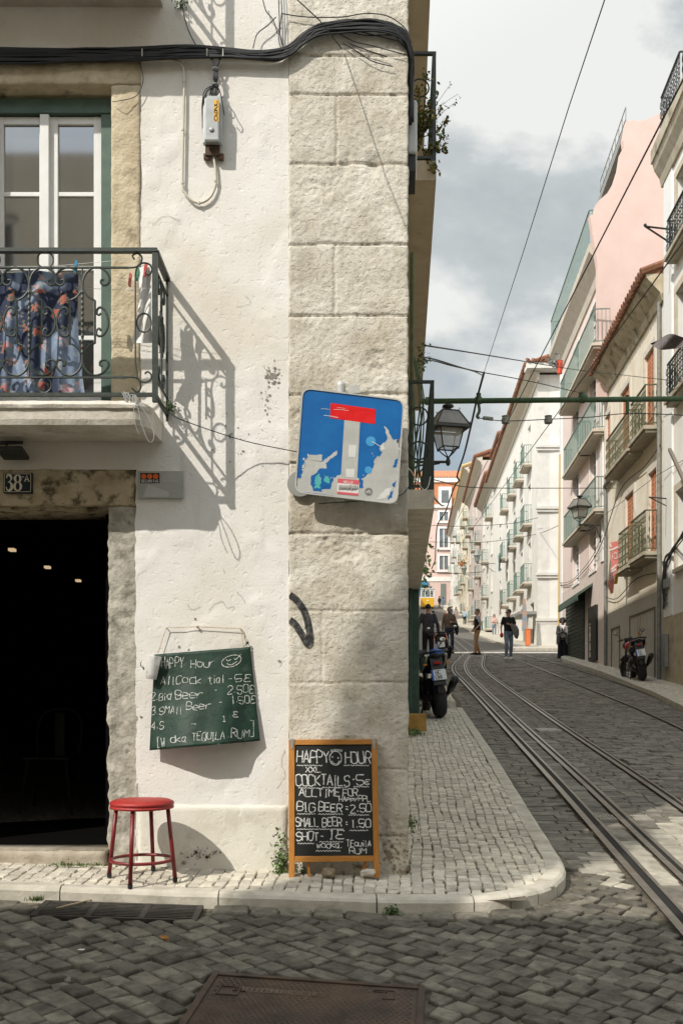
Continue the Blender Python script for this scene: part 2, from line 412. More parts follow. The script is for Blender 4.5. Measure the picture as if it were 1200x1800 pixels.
mb.grid([0, 3, 6, 9, 12, 15, 20, 40], frange(43.2, 75, 2)+frange(78, 172, 3), lambda u, y: (u+(0 if u > 18 else .065*(y-43)), y, road_z(9, y)+.008))
tag(mb.build('upper_street', asphalt, at=(8, 43, 3)), kind='structure')
band_m = M('pale_crossing', (.42, .40, .35), (.54, .51, .46), 6, .85, .004, 30)
mb = MB(); mb.grid(frange(4.2, 14, .7), [43.4, 44.2, 45.0], lambda x, y: (x, y+.35*(x-4)*.1, road_z(x, y+.035*(x-4))+.014))
tag(mb.build('stone_crossing', band_m), kind='structure')
# kerb stones of the left pavement
def offset_poly(pl, d):
    out = []
    for i, (x, y) in enumerate(pl):
        a = pl[max(0, i-1)]; b = pl[min(len(pl)-1, i+1)]
        tx, ty = b[0]-a[0], b[1]-a[1]; l = math.hypot(tx, ty); out.append((x-ty/l*d, y+tx/l*d))
    return out
def resample(pl, st):
    out = [pl[0]]
    for (a, b), (c, e) in zip(pl, pl[1:]):
        n = max(1, int(math.hypot(c-a, e-b)/st))
        out += [(a+(c-a)*k/n, b+(e-b)*k/n) for k in range(1, n+1)]
    return out
kp = [(p.x, p.y) for p in smooth_path([(a, b, 0) for a, b in KERB[1:9]], 6)]
kp = resample([KERB[0]]+kp+KERB[9:], .12)
kp = [p for i, p in enumerate(kp) if i == 0 or math.hypot(p[0]-kp[i-1][0], p[1]-kp[i-1][1]) > .012]
ki = offset_poly(kp, .125)
STEP_Y = 16.6
def sw_z(x, y): return side_z(x, y)+(.10 if y > STEP_Y else 0)
mb = MB(); acc = 0; seg = 0; i0 = 0
while i0 < len(kp)-1:
    n = rnd.choice([5, 6, 7, 8]) if kp[i0][0] < .6 or kp[i0][1] > 6.5 else 5
    i1 = min(len(kp)-1, i0+n); vs = []; dz = rnd.gauss(0, .002)
    for i in range(i0, i1+1):
        (xa, ya), (xb, yb) = kp[i], ki[i]
        e = .0015 if i in (i0, i1) else 0
        if i == i0: o_ = kp[i+1]; o2 = ki[i+1]
        else: o_ = kp[i-1]; o2 = ki[i-1]
        if i in (i0, i1): q_ = .0035/max(.004, math.hypot(o_[0]-xa, o_[1]-ya)); xa, ya, xb, yb = xa+(o_[0]-xa)*q_, ya+(o_[1]-ya)*q_, xb+(o2[0]-xb)*q_, yb+(o2[1]-yb)*q_
        z = side_z(xa, ya)+dz+.004*noise.noise((xa*4, ya*4, 0)); w = .004*noise.noise((xa*9, ya*9, 3))
        mx_, my_ = xb-xa, yb-ya; l = math.hypot(mx_, my_); ux, uy = mx_/l, my_/l
        for d, h in ((0, -.09), (0+w, -.02), (.012+w, -.004), (.03, .006), (.12, .006), (.124, -.03)):
            vs.append((xa+ux*d, ya+uy*d, z+h))
    k = i1-i0+1; fs = []
    for a in range(k-1):
        for b in range(5): fs.append((a*6+b, (a+1)*6+b, (a+1)*6+b+1, a*6+b+1))
    fs.append((0, 1, 2, 3, 4, 5)); fs.append(tuple((k-1)*6+b for b in (5, 4, 3, 2, 1, 0)))
    mb.add(vs, fs); i0 = i1
tag(mb.build('kerb', kerb_m, at=(0, 5.3, 0), smooth=False), kind='structure')
# small limestone cubes of the left pavement
def wall_x(y): return .39+.06*(y-FY)
mb = MB(); J = {}; rnd = random.Random(11)
def colx(i, v):
    return i*.064+.0615*(v-5.42)+.010*math.sin(v*1.7+i*.35)+.005*math.sin(v*5.1+i*.8)
for i in range(-64, 46):
    v = 5.36+rnd.uniform(0, .08)
    while v < 37:
        hh = rnd.uniform(.058, .088) if v < 14 else rnd.uniform(.09, .13)
        g = lambda: rnd.gauss(0, .0045)
        q = [(colx(i, v)+g(), v+g()), (colx(i+1, v)+g(), v+g()), (colx(i+1, v+hh)+g(), v+hh+g()), (colx(i, v+hh)+g(), v+hh+g())]
        cx = colx(i+.5, v); cy = v+hh/2; v += hh
        if cx < -3.3 or (cy > 5.86 and cx < wall_x(cy)-.02): continue
        if not on_side(cx, cy) or seg_dist(cx, cy, KERB) < .105: continue
        if abs(cy-STEP_Y) < .06: continue
        stone_block(mb, q, lambda x, y, k=(.10 if cy > STEP_Y else 0): side_z(x, y)+k, gap=.0028, bev=.006, tilt=.03, lift=.0022, rnd=rnd)
tag(mb.build('pavement', calcada, at=(0, 5.5, 0)), kind='structure')
mb = MB()   # bed under the left pavement
mb.grid(frange(-3.4, 3.4, .2), frange(5.34, 40, .25), lambda x, y: (x, y, sw_z(x, y)-.013), skip=lambda x, y: not on_side(x, y) or seg_dist(x, y, KERB) < .05 or (y > 6 and x < wall_x(y)-.5))
tag(mb.build('pavement_bed', joint_m, at=(0, 5.5, 0)), kind='structure')
mb = MB(); mb.box(wall_x(STEP_Y)-.2, STEP_Y-.06, base(STEP_Y)-.05, kerb_x(STEP_Y)-.12, STEP_Y+.08, base(STEP_Y)+.104)
tag(mb.build('pavement_step', kerb_m), kind='structure')
# right pavement
mb = MB(); y = 9.0
while y < 41.5:
    h = rnd.uniform(.12, .17); x = kerb_r(y)+.16
    while x < min(kerb_r(y)+2.4, 12):
        w = rnd.uniform(.1, .15)
        stone_block(mb, [(x, y), (x+w, y), (x+w, y+h), (x, y+h)], lambda a, b: base(b)+.04, gap=.004, bev=.008, tilt=.03, lift=.003, rnd=rnd); x += w
    y += h
tag(mb.build('far_pavement', calcada, at=(7, 20, 1)), kind='structure')
mb = MB(); pl = resample([(b, a) for a, b in KR], .5); po = offset_poly(pl, -.16)
for (a, b, c, d) in zip(pl, pl[1:], po, po[1:]):
    z0, z1 = base(a[1])+.043, base(b[1])+.043
    mb.add([(a[0], a[1], z0-.16), (b[0], b[1], z1-.16), (b[0], b[1], z1), (a[0], a[1], z0), (d[0], d[1], z1), (c[0], c[1], z0), (c[0], c[1], z0-.06), (d[0], d[1], z1-.06)], [(0, 1, 2, 3), (3, 2, 4, 5), (5, 4, 7, 6)])
tag(mb.build('far_kerb', kerb_m), kind='structure')
mb = MB()
mb.grid([0, .3, 1.0, 2.5], frange(46.5, 165, 3), lambda u, y: (8.35+.07*(y-50.4)+u, y, road_z(9, y)+.13))
mb.grid([0, 1], frange(46.5, 165, 3), lambda u, y: (8.35+.07*(y-50.4)-.001, y, road_z(9, y)+.13*u))
mb.add([(8.08, 46.5, road_z(9, 46.5)-.1), (12, 46.5, road_z(9, 46.5)-.1), (12, 46.5, road_z(9, 46.5)+.13), (8.08, 46.5, road_z(9, 46.5)+.13)], [(0, 1, 2, 3)])
tag(mb.build('upper_pavement', kerb_m), kind='structure')
# tram rails
def strip(mb, line, a, b, dz, mi, y0=None):
    pts = smooth_path([(x, y, 0) for x, y in line], 14); n = len(pts); vs = []
    for i, p in enumerate(pts):
        t = pts[min(i+1, n-1)]-pts[max(i-1, 0)]; l = math.hypot(t.x, t.y); nx, ny = t.y/l, -t.x/l
        for d in (a, b):
            x, y = p.x+nx*d, p.y+ny*d; vs.append((x, y, road_z(x, y)+dz))
    mb.add(vs, [(2*i, 2*i+1, 2*i+3, 2*i+2) for i in range(n-1)], mi)
def rail(line, bands, grooves):
    mb = MB()
    for a, b in bands:
        strip(mb, line, a, b, .016, 0); strip(mb, line, a-.001, a, .004, 0)
    for a, b in grooves: strip(mb, line, a, b, .012, 1)
    return tag(mb.build('tram_rail', [rail_m, groove_m], at=(line[1][0], line[1][1], 0)), kind='structure')
rail(RAIL_L, [(-.072, -.024), (.026, .050)], [(-.024, .026)])
rail(RAIL_M, [(-.060, -.015), (.017, .048)], [(-.015, .017)])
rail(RAIL_R, [(-.062, -.018), (.020, .042)], [(-.018, .020)])
rail(RAIL_2, [(.012, .05)], [(-.016, .012)])
rail(RAIL_3, [(.012, .05)], [(-.016, .012)])
# drain covers between the rails
grille_m = M('pale_grille', (.30, .28, .24), (.40, .38, .33), 20, .6)
dg = None
for k, py in enumerate((1262, 1283, 1305, 1345, 1386, 1437)):
    Yg = 1750*1.552/((py-HZ)+141.75)
    xm = lerp_tab([(b, a) for a, b in RAIL_M], Yg)
    for sgn in (-1, 1):
        if dg is None:
            mb = MB()
            for q in range(6): mb.box(-.066+q*.023, -.075, -.02, -.066+q*.023+.011, .075, .004)
            mb.box(-.072, -.088, -.02, .072, -.075, .005); mb.box(-.072, .075, -.02, .072, .088, .005)
            dg = mb.build('drain_cover', grille_m, local=True); o = dg
        else: o = copy_tree(dg)
        x = xm+(-.128 if sgn < 0 else .14)
        o.location = (x, Yg, road_z(x, Yg)+.004); o.rotation_euler = (math.atan(.081), 0, 0)
        tag(o, 'slotted drain cover %s the middle rail, %s pair from the near corner' % ('left of' if sgn < 0 else 'right of', ['sixth', 'fifth', 'fourth', 'third', 'second', 'first'][k]), 'drain cover', 'slotted covers along the middle rail')
mb = MB(); Yg = 1750*1.552/((1285-HZ)+141.75); xg = (962-600)/F*Yg
mb.box(xg-.15, Yg-.17, road_z(xg, Yg)-.02, xg+.15, Yg+.17, road_z(xg, Yg)+.022, rot=Matrix.Rotation(math.atan(.081), 3, 'X'))
mb.box(xg-.12, Yg-.14, road_z(xg, Yg)+.01, xg+.12, Yg+.14, road_z(xg, Yg)+.027, rot=Matrix.Rotation(math.atan(.081), 3, 'X'))
tag(mb.build('inspection_cover', grille_m), 'pale rectangular inspection cover between the rails of the tram track', 'inspection cover')
# ------------------------------------------------------------------ stroke lettering
FONT = {'A': "00 26 40/12 32", 'B': "00 06 36 45 44 33 03/33 42 41 30 00", 'C': "45 36 16 05 01 10 30 41", 'D': "00 06 26 44 42 20 00", 'E': "46 06 00 40/03 33",
 'F': "00 06 46/03 33", 'G': "45 36 16 05 01 10 30 41 43 23", 'H': "00 06/40 46/03 43", 'I': "10 30/20 26/16 36", 'J': "46 41 30 10 01", 'K': "00 06/46 03 40", 'L': "06 00 40", 'M': "00 06 23 46 40",
 'N': "00 06 40 46", 'O': "10 30 41 45 36 16 05 01 10", 'P': "00 06 36 45 44 33 03", 'Q': "10 30 41 45 36 16 05 01 10/22 40", 'R': "00 06 36 45 44 33 03/23 40", 'S': "45 36 16 05 04 13 33 42 41 30 10 01",
 'T': "20 26/06 46", 'U': "06 01 10 30 41 46", 'V': "06 20 46", 'W': "06 10 24 30 46", 'X': "00 46/06 40", 'Y': "06 23 46/23 20", 'Z': "06 46 00 40",
 '0': "10 30 41 45 36 16 05 01 10", '1': "15 26 20/10 30", '2': "05 16 36 45 44 00 40", '3': "05 16 36 45 34 23 34 42 41 30 10 01", '4': "30 36 02 42", '5': "46 06 03 33 42 41 30 10 01", '6': "45 36 16 05 01 10 30 41 42 33 03",
 '7': "06 46 20", '8': "13 04 05 16 36 45 44 33 13 02 01 10 30 41 42 33", '9': "10 30 41 45 36 16 05 04 13 33 44", '-': "13 33", '=': "12 32/14 34", '.': "20 21", ',': "21 10", '&': "40 05 16 25 01 10 20 43", '%': "45 36 16 15 13 33/13 02 01 10 40", '[': "37 17 10 30", ']': "17 37 3/",
 'a': "34 14 03 01 10 20 33 34 30 40", 'b': "06 00 30 41 43 34 04", 'd': "46 40 10 01 03 14 44", 'e': "02 42 43 34 14 03 01 10 40", 'g': "44 14 03 02 11 41 45 40 30 10", 'h': "06 00/03 24 43 40", 'i': "20 24/25 26", 'k': "06 00/44 02 40", 'l': "26 20 30", 'n': "00 04 03 24 43 40", 'o': "10 30 41 43 34 14 03 01 10",
 'q': "44 14 03 02 11 41 44 40", 'r': "00 04/02 24 44", 't': "25 21 30 40/04 44", 'u': "04 01 10 30 41 44/41 40", 's': "44 14 03 32 41 30 00", 'w': "04 10 23 30 44", 'p': "04 00/04 34 43 32 02", 'm': "00 04 14 22 34 44 40", 'y': "04 22 44/22 00"}
FONT['c'] = "44 14 03 01 10 40"
FONT[']'] = "17 37 30 10"
def strokes(ch):
    return [[(int(t[0])/4, int(t[1])/6) for t in s.split()] for s in FONT[ch].split('/')]
def ribbon(mb, pts, nrm, th, mi=0, rnd=None, cap=True):
    n = len(pts); vs = []
    for i, p in enumerate(pts):
        t = (pts[min(i+1, n-1)]-pts[max(i-1, 0)]); t = t.normalized() if t.length > 1e-9 else Vector((1, 0, 0))
        s = nrm.cross(t).normalized()*th*.5*((1+rnd.gauss(0, .16)) if rnd else 1)
        vs += [p-s, p+s]
    mb.add(vs, [(2*i, 2*i+2, 2*i+3, 2*i+1) for i in range(n-1)], mi)
CURVY = set('BCDGJOPQRSU02356789%&abcdeghmnopqrstuwy')
def text(mb, s, O, ux, uz, h, w, th, gap=.35, jit=.04, rnd=None, mi=0, round_=True, sp=1.0, fit=None):
    """write s from point O (baseline left); h cap height, w letter width; strokes lie on the plane ux,uz"""
    rnd = rnd or random.Random(1); nrm = ux.cross(uz).normalized(); x = 0
    if fit:
        adv = sum(.8*sp if c == ' ' else (.45 if c in '.,' else .6 if c in 'I1il' else 1.0)+gap*sp for c in s)-gap*sp; w = fit/adv
    for ch in s:
        if ch == ' ': x += w*.8*sp; continue
        cw = w*(.45 if ch in '.,' else .6 if ch in 'I1il' else 1.0)
        dy = rnd.gauss(0, jit)*h; sl = rnd.gauss(0, jit); hh = h*(1+rnd.gauss(0, jit))
        for st in strokes(ch):
            pts = []
            for px, pz in st:
                px += rnd.gauss(0, jit*.6); pz += rnd.gauss(0, jit*.6)
                pts.append(O+ux*(x+px*cw+sl*pz*h)+uz*(dy+pz*hh))
            if round_ and len(pts) > 2 and ch in CURVY: pts = smooth_path(pts, 4)
            elif jit: pts = [p for a, b in zip(pts, pts[1:]) for p in (a, (a*2+b)/3, (a+b*2)/3)]+[pts[-1]]
            ribbon(mb, pts, nrm, th, mi, rnd if jit else None)
        x += cw+w*gap*sp
    return x
def wave(mb, O, ux, uz, L, th, amp, rnd, mi=0, n=None):
    n = n or int(L/.02)+3; nrm = ux.cross(uz).normalized()
    ribbon(mb, smooth_path([O+ux*(L*i/n)+uz*(amp*(1 if i % 2 else -1)*rnd.uniform(.5, 1.2)) for i in range(n+1)], 3), nrm, th, mi, rnd)
# ------------------------------------------------------------------ corner house
house = thing('corner_house', 'cream plastered corner house with rough limestone corner stones, dark doorway and iron balcony', 'house', (-1.0, FY, 0))
DX0, DX1, DZ0, DZ1 = -2.9, fx(190), .155, fz(893)
WX0, WX1, WZ0, WZ1 = -2.75, fx(196), 2.60, fz(157)
QX0, QX1 = fx(507.5), .39
JX = fx(239); JXU = fx(247)
HT = 12.6
holes = [(-3.4, JX, -.3, fz(826)), (-3.3, JXU, 2.55, fz(109))]
up = [(a, b, c+2.55, d+2.55) for a, b, c, d in holes[1:]]
def inhole(x, z, hs): return any(a < x < b and c < z < d for a, b, c, d in hs)
def wall_y(x, z):
    h = .009*fbm(x*1.3, z*1.3, 1, 3)+.0035*fbm(x*6, z*6, 5, 3)
    c = fbm(x*2.2+9, z*2.2, 7, 4)
    h += .0045*max(0, min(1, (c-.10)*14))            # skim coats with visible edges
    d = fbm(x*9, z*9, 12, 3); h -= .010*max(0, d-.34)
    return FY-h
xs = merge_coords(frange(-4.0, QX0, .02), [-4.0, JX, JXU, QX0], .008)
zs = merge_coords(frange(-.2, 5.6, .02), [-.2, fz(1415), fz(826), 2.55, fz(109), 5.6, 5.1, 5.38], .008)
mb = MB(); mb.grid(xs, zs, lambda x, z: (x+(.013*fbm(z*6, x, 2, 2)+.009*noise.noise((z*27, x, 5)) if min(abs(x-JX), abs(x-JXU)) < 1e-6 else 0), wall_y(x, z), z), skip=lambda x, z: inhole(x, z, holes+[(-3.3, JXU, 5.1, 7)]))
mb.grid([-4, -3.3, JXU, QX0], [5.6, 7.4, HT], lambda x, z: (x, FY, z), skip=lambda x, z: -3.3 < x < JXU and z < 7.4)
mb.grid([-14, -4.0], [-.6, HT], lambda x, z: (x, FY, z))
mb.build('wall', plaster, house, smooth=True)
def relief(mb, x0, x1, z0, z1, y, depth, res, hf, rag=(0, 0, 0, 0), seed=0, mi=0):
    """rough stone face: front grid with relief hf, ragged outer edges, sides running back"""
    us = frange(x0, x1, res); vs_ = frange(z0, z1, res); nu, nv = len(us), len(vs_); V = []; Fc = []
    for j, v in enumerate(vs_):
        for i, u in enumerate(us):
            a, b = u, v
            if i == 0: a -= rag[0]*noise.noise((v*7, seed, 1))+rag[0]*.5*noise.noise((v*23, seed, 2))
            if i == nu-1: a += rag[1]*noise.noise((v*7, seed, 3))+rag[1]*.5*noise.noise((v*23, seed, 4))
            if j == 0: b -= rag[2]*noise.noise((u*7, seed, 5))
            if j == nv-1: b += rag[3]*noise.noise((u*9, seed, 6))
            e = min(i, nu-1-i, j, nv-1-j)
            V.append((a, y-hf(u, v)+(res*.55 if e == 0 else 0), b))
    for j in range(nv-1):
        for i in range(nu-1): Fc.append((j*nu+i, j*nu+i+1, (j+1)*nu+i+1, (j+1)*nu+i))
    n0 = len(V)
    loop = [i for i in range(nu)]+[j*nu+nu-1 for j in range(1, nv)]+[(nv-1)*nu+i for i in range(nu-2, -1, -1)]+[j*nu for j in range(nv-2, 0, -1)]
    for k in loop: V.append((V[k][0], y+depth, V[k][2]))
    for t in range(len(loop)):
        t2 = (t+1) % len(loop); Fc.append((loop[t], n0+t, n0+t2, loop[t2]))
    mb.add(V, Fc, mi)
def rough(a, s=0):
    return lambda u, v: a*(.9*fbm(u*5, v*5, s, 3)+.5*fbm(u*21, v*21, s+3, 3))
# corner stones
JY = [-60, 100, 168, 290, 431, 556, 693, 815, 938, 1074, 1200, 1352, 1470, 1600]
VJ = {168: 592, 431: 588, 1074: 566, 815: 640}
def quoin_h(u, v):
    px = u*300+600; py = HZ-(v-ZC)*300
    h = .0025*fbm(u*3, v*3, 20, 3)+.0034*fbm(u*14, v*14, 22, 4)
    p = fbm(u*34, v*34, 25, 2); h += .0045*p
    for J in JY[1:-1]:
        wob = 3*noise.noise((u*6, J, 0))
        d = abs(py-J-wob); k = .55 if J in (1074, 1200, 1352) else 1
        if d < 2.6: h -= .016*k*(1-d/2.6)
        er = max(0, 1-d/24)*max(0, fbm(u*8, J*.1, 31, 3)*1.7+.15)
        if J in (290, 693, 938): h -= .024*er
        else: h -= .004*er*k
    for J, vx in VJ.items():
        nx = JY[JY.index(J)+1]
        if J < py < nx:
            d = abs(px-vx-2*noise.noise((v*8, vx, 0)))
            if d < 3: h -= .012*(1-d/3)*(.5 if J in (1074, 815) else 1)
    # eroded patches
    for cx, cy, rx, ry, dp in ((660, 640, 28, 26, .02), (545, 735, 45, 22, .02), (600, 965, 90, 22, .018), (560, 330, 40, 18, .015), (690, 1470, 40, 50, .02)):
        r = ((px-cx)/rx)**2+((py-cy)/ry)**2+.9*fbm(u*10, v*10, 40, 3)
        if r < 1: h -= dp*.55*min(1, (1-r)*1.6)*(.7+1.1*fbm(u*30, v*30, 41, 2))
    return h+.012
mb = MB(); relief(mb, QX0, QX1, -.2, 5.75, FY, .25, .0085, quoin_h, rag=(.006, .010, 0, 0), seed=2)
mb.box(QX0, FY-.01, 5.75, QX1, FY+.2, HT)
mb.build('corner_stones', stone, house, smooth=True)
# plinth
mb = MB(); relief(mb, JX+.012, QX0-.004, -.2, fz(1415), FY-.012, .05, .02, lambda u, v: .006*fbm(u*3, v*3, 3, 3)+.003*fbm(u*15, v*15, 4, 2), rag=(.008, 0, 0, .004))
mb.build('plinth', plinth_m, house, smooth=True)
# door surround: jamb, lintel, threshold
fr = thing('door_frame', None, None, (JX, FY, 0)); fr.parent = house; fr.location = Vector((JX, FY, 0))-Vector(house.location); WL[fr.name] = Vector((JX, FY, 0))
mb = MB(); relief(mb, DX1, JX+.02, .03, fz(826)-.21, FY+.004, .42, .010, rough(.020, 50), rag=(.016, .0, 0, .004), seed=5)
mb.build('jamb', greyjamb, fr, smooth=True)
mb = MB(); relief(mb, -3.45, -2.93, .03, fz(826)-.21, FY+.004, .42, .03, rough(.016, 52), seed=15); mb.build('jamb', greyjamb, fr, smooth=True)
mb = MB(); relief(mb, -3.35, JX-.005, fz(889), fz(826), FY-.008, .40, .011, rough(.013, 60), rag=(0, .008, .003, .010), seed=6)
mb.box(-3.35, FY+.05, fz(893), DX1, FY+.38, fz(888.5))
mb.build('lintel', lintel_m, fr, smooth=True)
mb = MB(); relief(mb, -3.35, fx(186), -.2, fz(1495), FY-.03, .15, .02, lambda u, v: .02*fbm(u*4, v*9, 70, 3), rag=(0, .01, 0, .008), seed=8)
mb.box(-3.35, FY-.012, fz(1500), DX1, FY+.16, fz(1492))
mb.build('doorstep', M('step_stone', (.34, .29, .22), (.48, .42, .34), 7, .95, .006, 50, c3=(.22, .19, .14), s3=6, t3=(.52, .72)), fr, smooth=True)
# room behind the door (walls, floor, ceiling)
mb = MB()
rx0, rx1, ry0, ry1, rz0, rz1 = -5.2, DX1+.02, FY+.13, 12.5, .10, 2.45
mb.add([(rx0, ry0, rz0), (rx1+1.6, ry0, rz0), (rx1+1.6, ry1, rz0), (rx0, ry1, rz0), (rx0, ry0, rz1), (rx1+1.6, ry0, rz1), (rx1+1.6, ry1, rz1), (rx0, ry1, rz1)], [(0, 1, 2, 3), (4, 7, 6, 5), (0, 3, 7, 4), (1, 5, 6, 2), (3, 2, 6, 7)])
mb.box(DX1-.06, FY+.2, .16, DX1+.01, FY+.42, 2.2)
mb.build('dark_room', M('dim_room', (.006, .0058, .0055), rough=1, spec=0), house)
# french window of the first floor
def french_window(dz, name='window'):
    y = FY+.12; mbf = MB()
    z0, z1 = WZ0+dz, WZ1+dz; g = 1
    gp = MB()
    gp.box(fx(171), y-.02, z0, WX1, y+.05, z1-.06); gp.box(WX0, y-.03, fz(182)+dz, WX1, y+.05, z1)   # outer green frame
    ow = gp.build(name, green_paint, house)
    # casements: (left,right) in photo columns
    for a, b in ((75.5, 171), (-22, 73.5)):
        x0, x1 = fx(a), fx(b); zt = fz(184)+dz; zb = z0
        st = .055; yy = y+.0
        mbf.box(x0, yy, zb, x0+st, yy+.045, zt); mbf.box(x1-st*.9, yy, zb, x1, yy+.045, zt)
        mbf.box(x0+st, yy+.002, zt-.045, x1-st*.9, yy+.043, zt); mbf.box(x0+st, yy+.002, zb, x1-st*.9, yy+.043, zb+.24)
        for zz in (fz(322)+dz, fz(455)+dz, fz(580)+dz):
            mbf.box(x0+st, yy+.006, zz-.013, x1-st*.9, yy+.038, zz+.013)
    mbf.box(fx(62), y-.028, z0, fx(78), y-.001, fz(184)+dz)
    mbf.build('frame', white_paint, ow, bevel=.003)
    mbp = MB()
    for a, b in ((75.5, 171), (-22, 73.5)): mbp.box(fx(a)+.05, y+.018, z0+.2, fx(b)-.045, y+.026, fz(186)+dz)
    mbp.build('pane', glass_d, ow)
    return ow
def surround(dz):
    mb = MB(); relief(mb, WX1, JXU, 2.55+dz, fz(150)+dz, FY-.010, .3, .012, rough(.013, 80+dz), rag=(.004, .008, 0, 0), seed=9)
    relief(mb, -3.3, JXU+.004, fz(150)+dz, fz(109)+dz, FY-.014, .3, .012, rough(.015, 90+dz), rag=(0, .006, .006, .004), seed=10)
    relief(mb, -3.36, -2.09, 2.55+dz, fz(150)+dz, FY-.010, .3, .03, rough(.010, 84), seed=16)
    return mb.build('window_surround', jamb_m, house, smooth=True)
french_window(0); surround(0); french_window(2.55); surround(2.55)
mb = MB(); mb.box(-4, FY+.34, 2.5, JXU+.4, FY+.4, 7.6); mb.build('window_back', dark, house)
# balcony
YB = 5.44
def q_(zx, zy): return ((zx/3.75-600)/F*YB, ZC-(430+zy/3.75-HZ)/F*YB)
def scroll(pts, fn, mb, r=.0066, k=4, n=6): mb.tube(smooth_path([fn(*p) for p in pts], k), r, n)
TOPS = [(3, 300), (2, 250), (20, 195), (60, 157), (110, 152), (150, 172), (175, 208), (178, 240), (164, 262), (140, 268), (122, 252), (126, 234), (142, 234)]
CONN = [(2, 280), (12, 312), (42, 347), (83, 368)]
BOTS = [(2, 728), (3, 780), (25, 830), (70, 862), (120, 855), (155, 826), (173, 795), (165, 768), (140, 760), (118, 772), (116, 794), (132, 802)]
MIDC = [(122, 452), (108, 464), (94, 452), (98, 428), (118, 414), (148, 434), (168, 490), (167, 545), (143, 590), (112, 604), (92, 590), (96, 562), (112, 553), (122, 568)]
def balcony(dz, name='balcony'):
    rnd = random.Random(5)
    prof = [(5.86, 2.64), (5.415, 2.64), (5.395, 2.615), (5.40, 2.598), (5.413, 2.592), (5.415, 2.54), (5.425, 2.512), (5.47, 2.50), (5.60, 2.505), (5.86, 2.525)]
    mb = MB(); xs = frange(-3.3, -1.045, .025); k = len(prof); V = []
    for x in xs:
        e = max(0, (x+1.13)/.085)
        for i, (y, z) in enumerate(prof):
            w = .006*fbm(x*9, i*2.3, 3, 3)
            V.append((x, y+w+(min(1, e)**2*.10 if y < 5.5 else 0), z+.004*fbm(x*11, i*5, 8, 3)+(-.0 if i > 1 else -.012*e*e)+dz))
    n = len(xs); Fc = [(a*k+b, a*k+(b+1) % k, (a+1)*k+(b+1) % k, (a+1)*k+b) for a in range(n-1) for b in range(k)]
    Fc += [tuple(range(k-1, -1, -1)), tuple((n-1)*k+b for b in range(k))]
    mb.add(V, Fc)
    sl = mb.build(name, slab_m, house)
    rb = MB(); XC, Y0, Y1 = -1.017, YB, FY-.01
    zt = q_(0, 40)[1]; zm = q_(0, 152)[1]; zl = q_(0, 876)[1]; zb = q_(0, 990)[1]
    rb.box(-3.25, Y0-.018, zt-.010+dz, XC+.014, Y0+.018, zt+.010+dz); rb.box(XC-.018, Y0+.018, zt-.009+dz, XC+.018, Y1, zt+.011+dz)
    for z, r in ((zb, .009),):
        rb.box(-3.25, Y0-.012, z-r+dz, XC+.01, Y0+.012, z+r+dz); rb.box(XC-.010, Y0+.012, z-r+dz, XC+.010, Y1, z+r+dz)
    for z in (zm, zl):
        xe = -1.17
        rb.box(-3.25, Y0-.007, z-.004+dz, xe, Y0+.007, z+.004+dz)
    rb.box(XC-.014, Y0-.014, 2.64+dz, XC+.014, Y0+.014, zt+dz); rb.box(XC-.006, Y1-.02, 2.64+dz, XC+.006, Y1, zt+dz)
    f0 = lambda zx, zy: Vector((q_(zx, zy)[0], Y0, q_(zx, zy)[1]+dz))
    for bar in (-855, -505, -155, 195, 545):
        for s in (-1, 1):
            fn = lambda dx, zy, b=bar, s=s: f0(b+s*dx, zy)
            for C in (TOPS, BOTS, MIDC): scroll(C, fn, rb)
            rb.tube(smooth_path([fn(*p) for p in CONN], 3)+[fn(83, 650), fn(50, 664), fn(15, 700), fn(0, 732)], .0062, 5)
        L = [f0(bar, 152+(876-152)*t/40) for t in range(41)]
        rb.tube(L, [(.0095 if (i % 2) else .0065) if 8 < i < 32 else .005 for i in range(41)], 6)
    for cx in (300, -50, -400): rb.torus(f0(cx, 100), .044, .0045, axis='y', n=22, m=5); rb.torus(f0(cx-10, 926), .042, .0045, axis='y', n=22, m=5)
    rb.tube([f0(893, 200), f0(893, 800)], .005, 5)
    rb.tube(smooth_path([f0(*p) for p in [(893, 210), (905, 150), (940, 122), (985, 130), (1003, 165), (985, 200), (960, 190), (968, 168)]], 4), .005, 5)
    rb.tube(smooth_path([f0(*p) for p in [(640, 152), (800, 152), (890, 150), (930, 120), (935, 80), (905, 58), (875, 75), (888, 98)]], 4), .005, 5)
    rb.tube(smooth_path([f0(*p) for p in [(893, 780), (910, 880), (950, 908), (990, 895), (998, 860), (975, 838), (955, 852)]], 4), .005, 5)
    rb.tube(smooth_path([f0(*p) for p in [(640, 872), (860, 872), (915, 890), (930, 940), (905, 972), (870, 945)]], 4), .005, 5)
    rb.torus(f0(950, 515), .046, .005, axis='y', n=22, m=5, M=Matrix.Diagonal((.85, 1, 1.1)))
    # the short side towards the wall
    ym = (Y0+Y1)/2
    fs = lambda dx, zy: Vector((XC, ym+dx/3.75/F*YB, q_(0, zy)[1]+dz))
    for s in (-1, 1):
        for C in (TOPS, BOTS, MIDC): scroll([(s*p[0]*.62, p[1]) for p in C], fs, rb)
        rb.tube([fs(s*50, 368), fs(s*50, 650)], .005, 5)
    rb.tube([fs(0, 152), fs(0, 876)], .008, 6)
    for z in (zm, zl): rb.box(XC-.006, Y0, z-.004+dz, XC+.006, Y1, z+.004+dz)
    rb.build('railing', iron, sl)
    return sl
balcony(0); balcony(2.55)
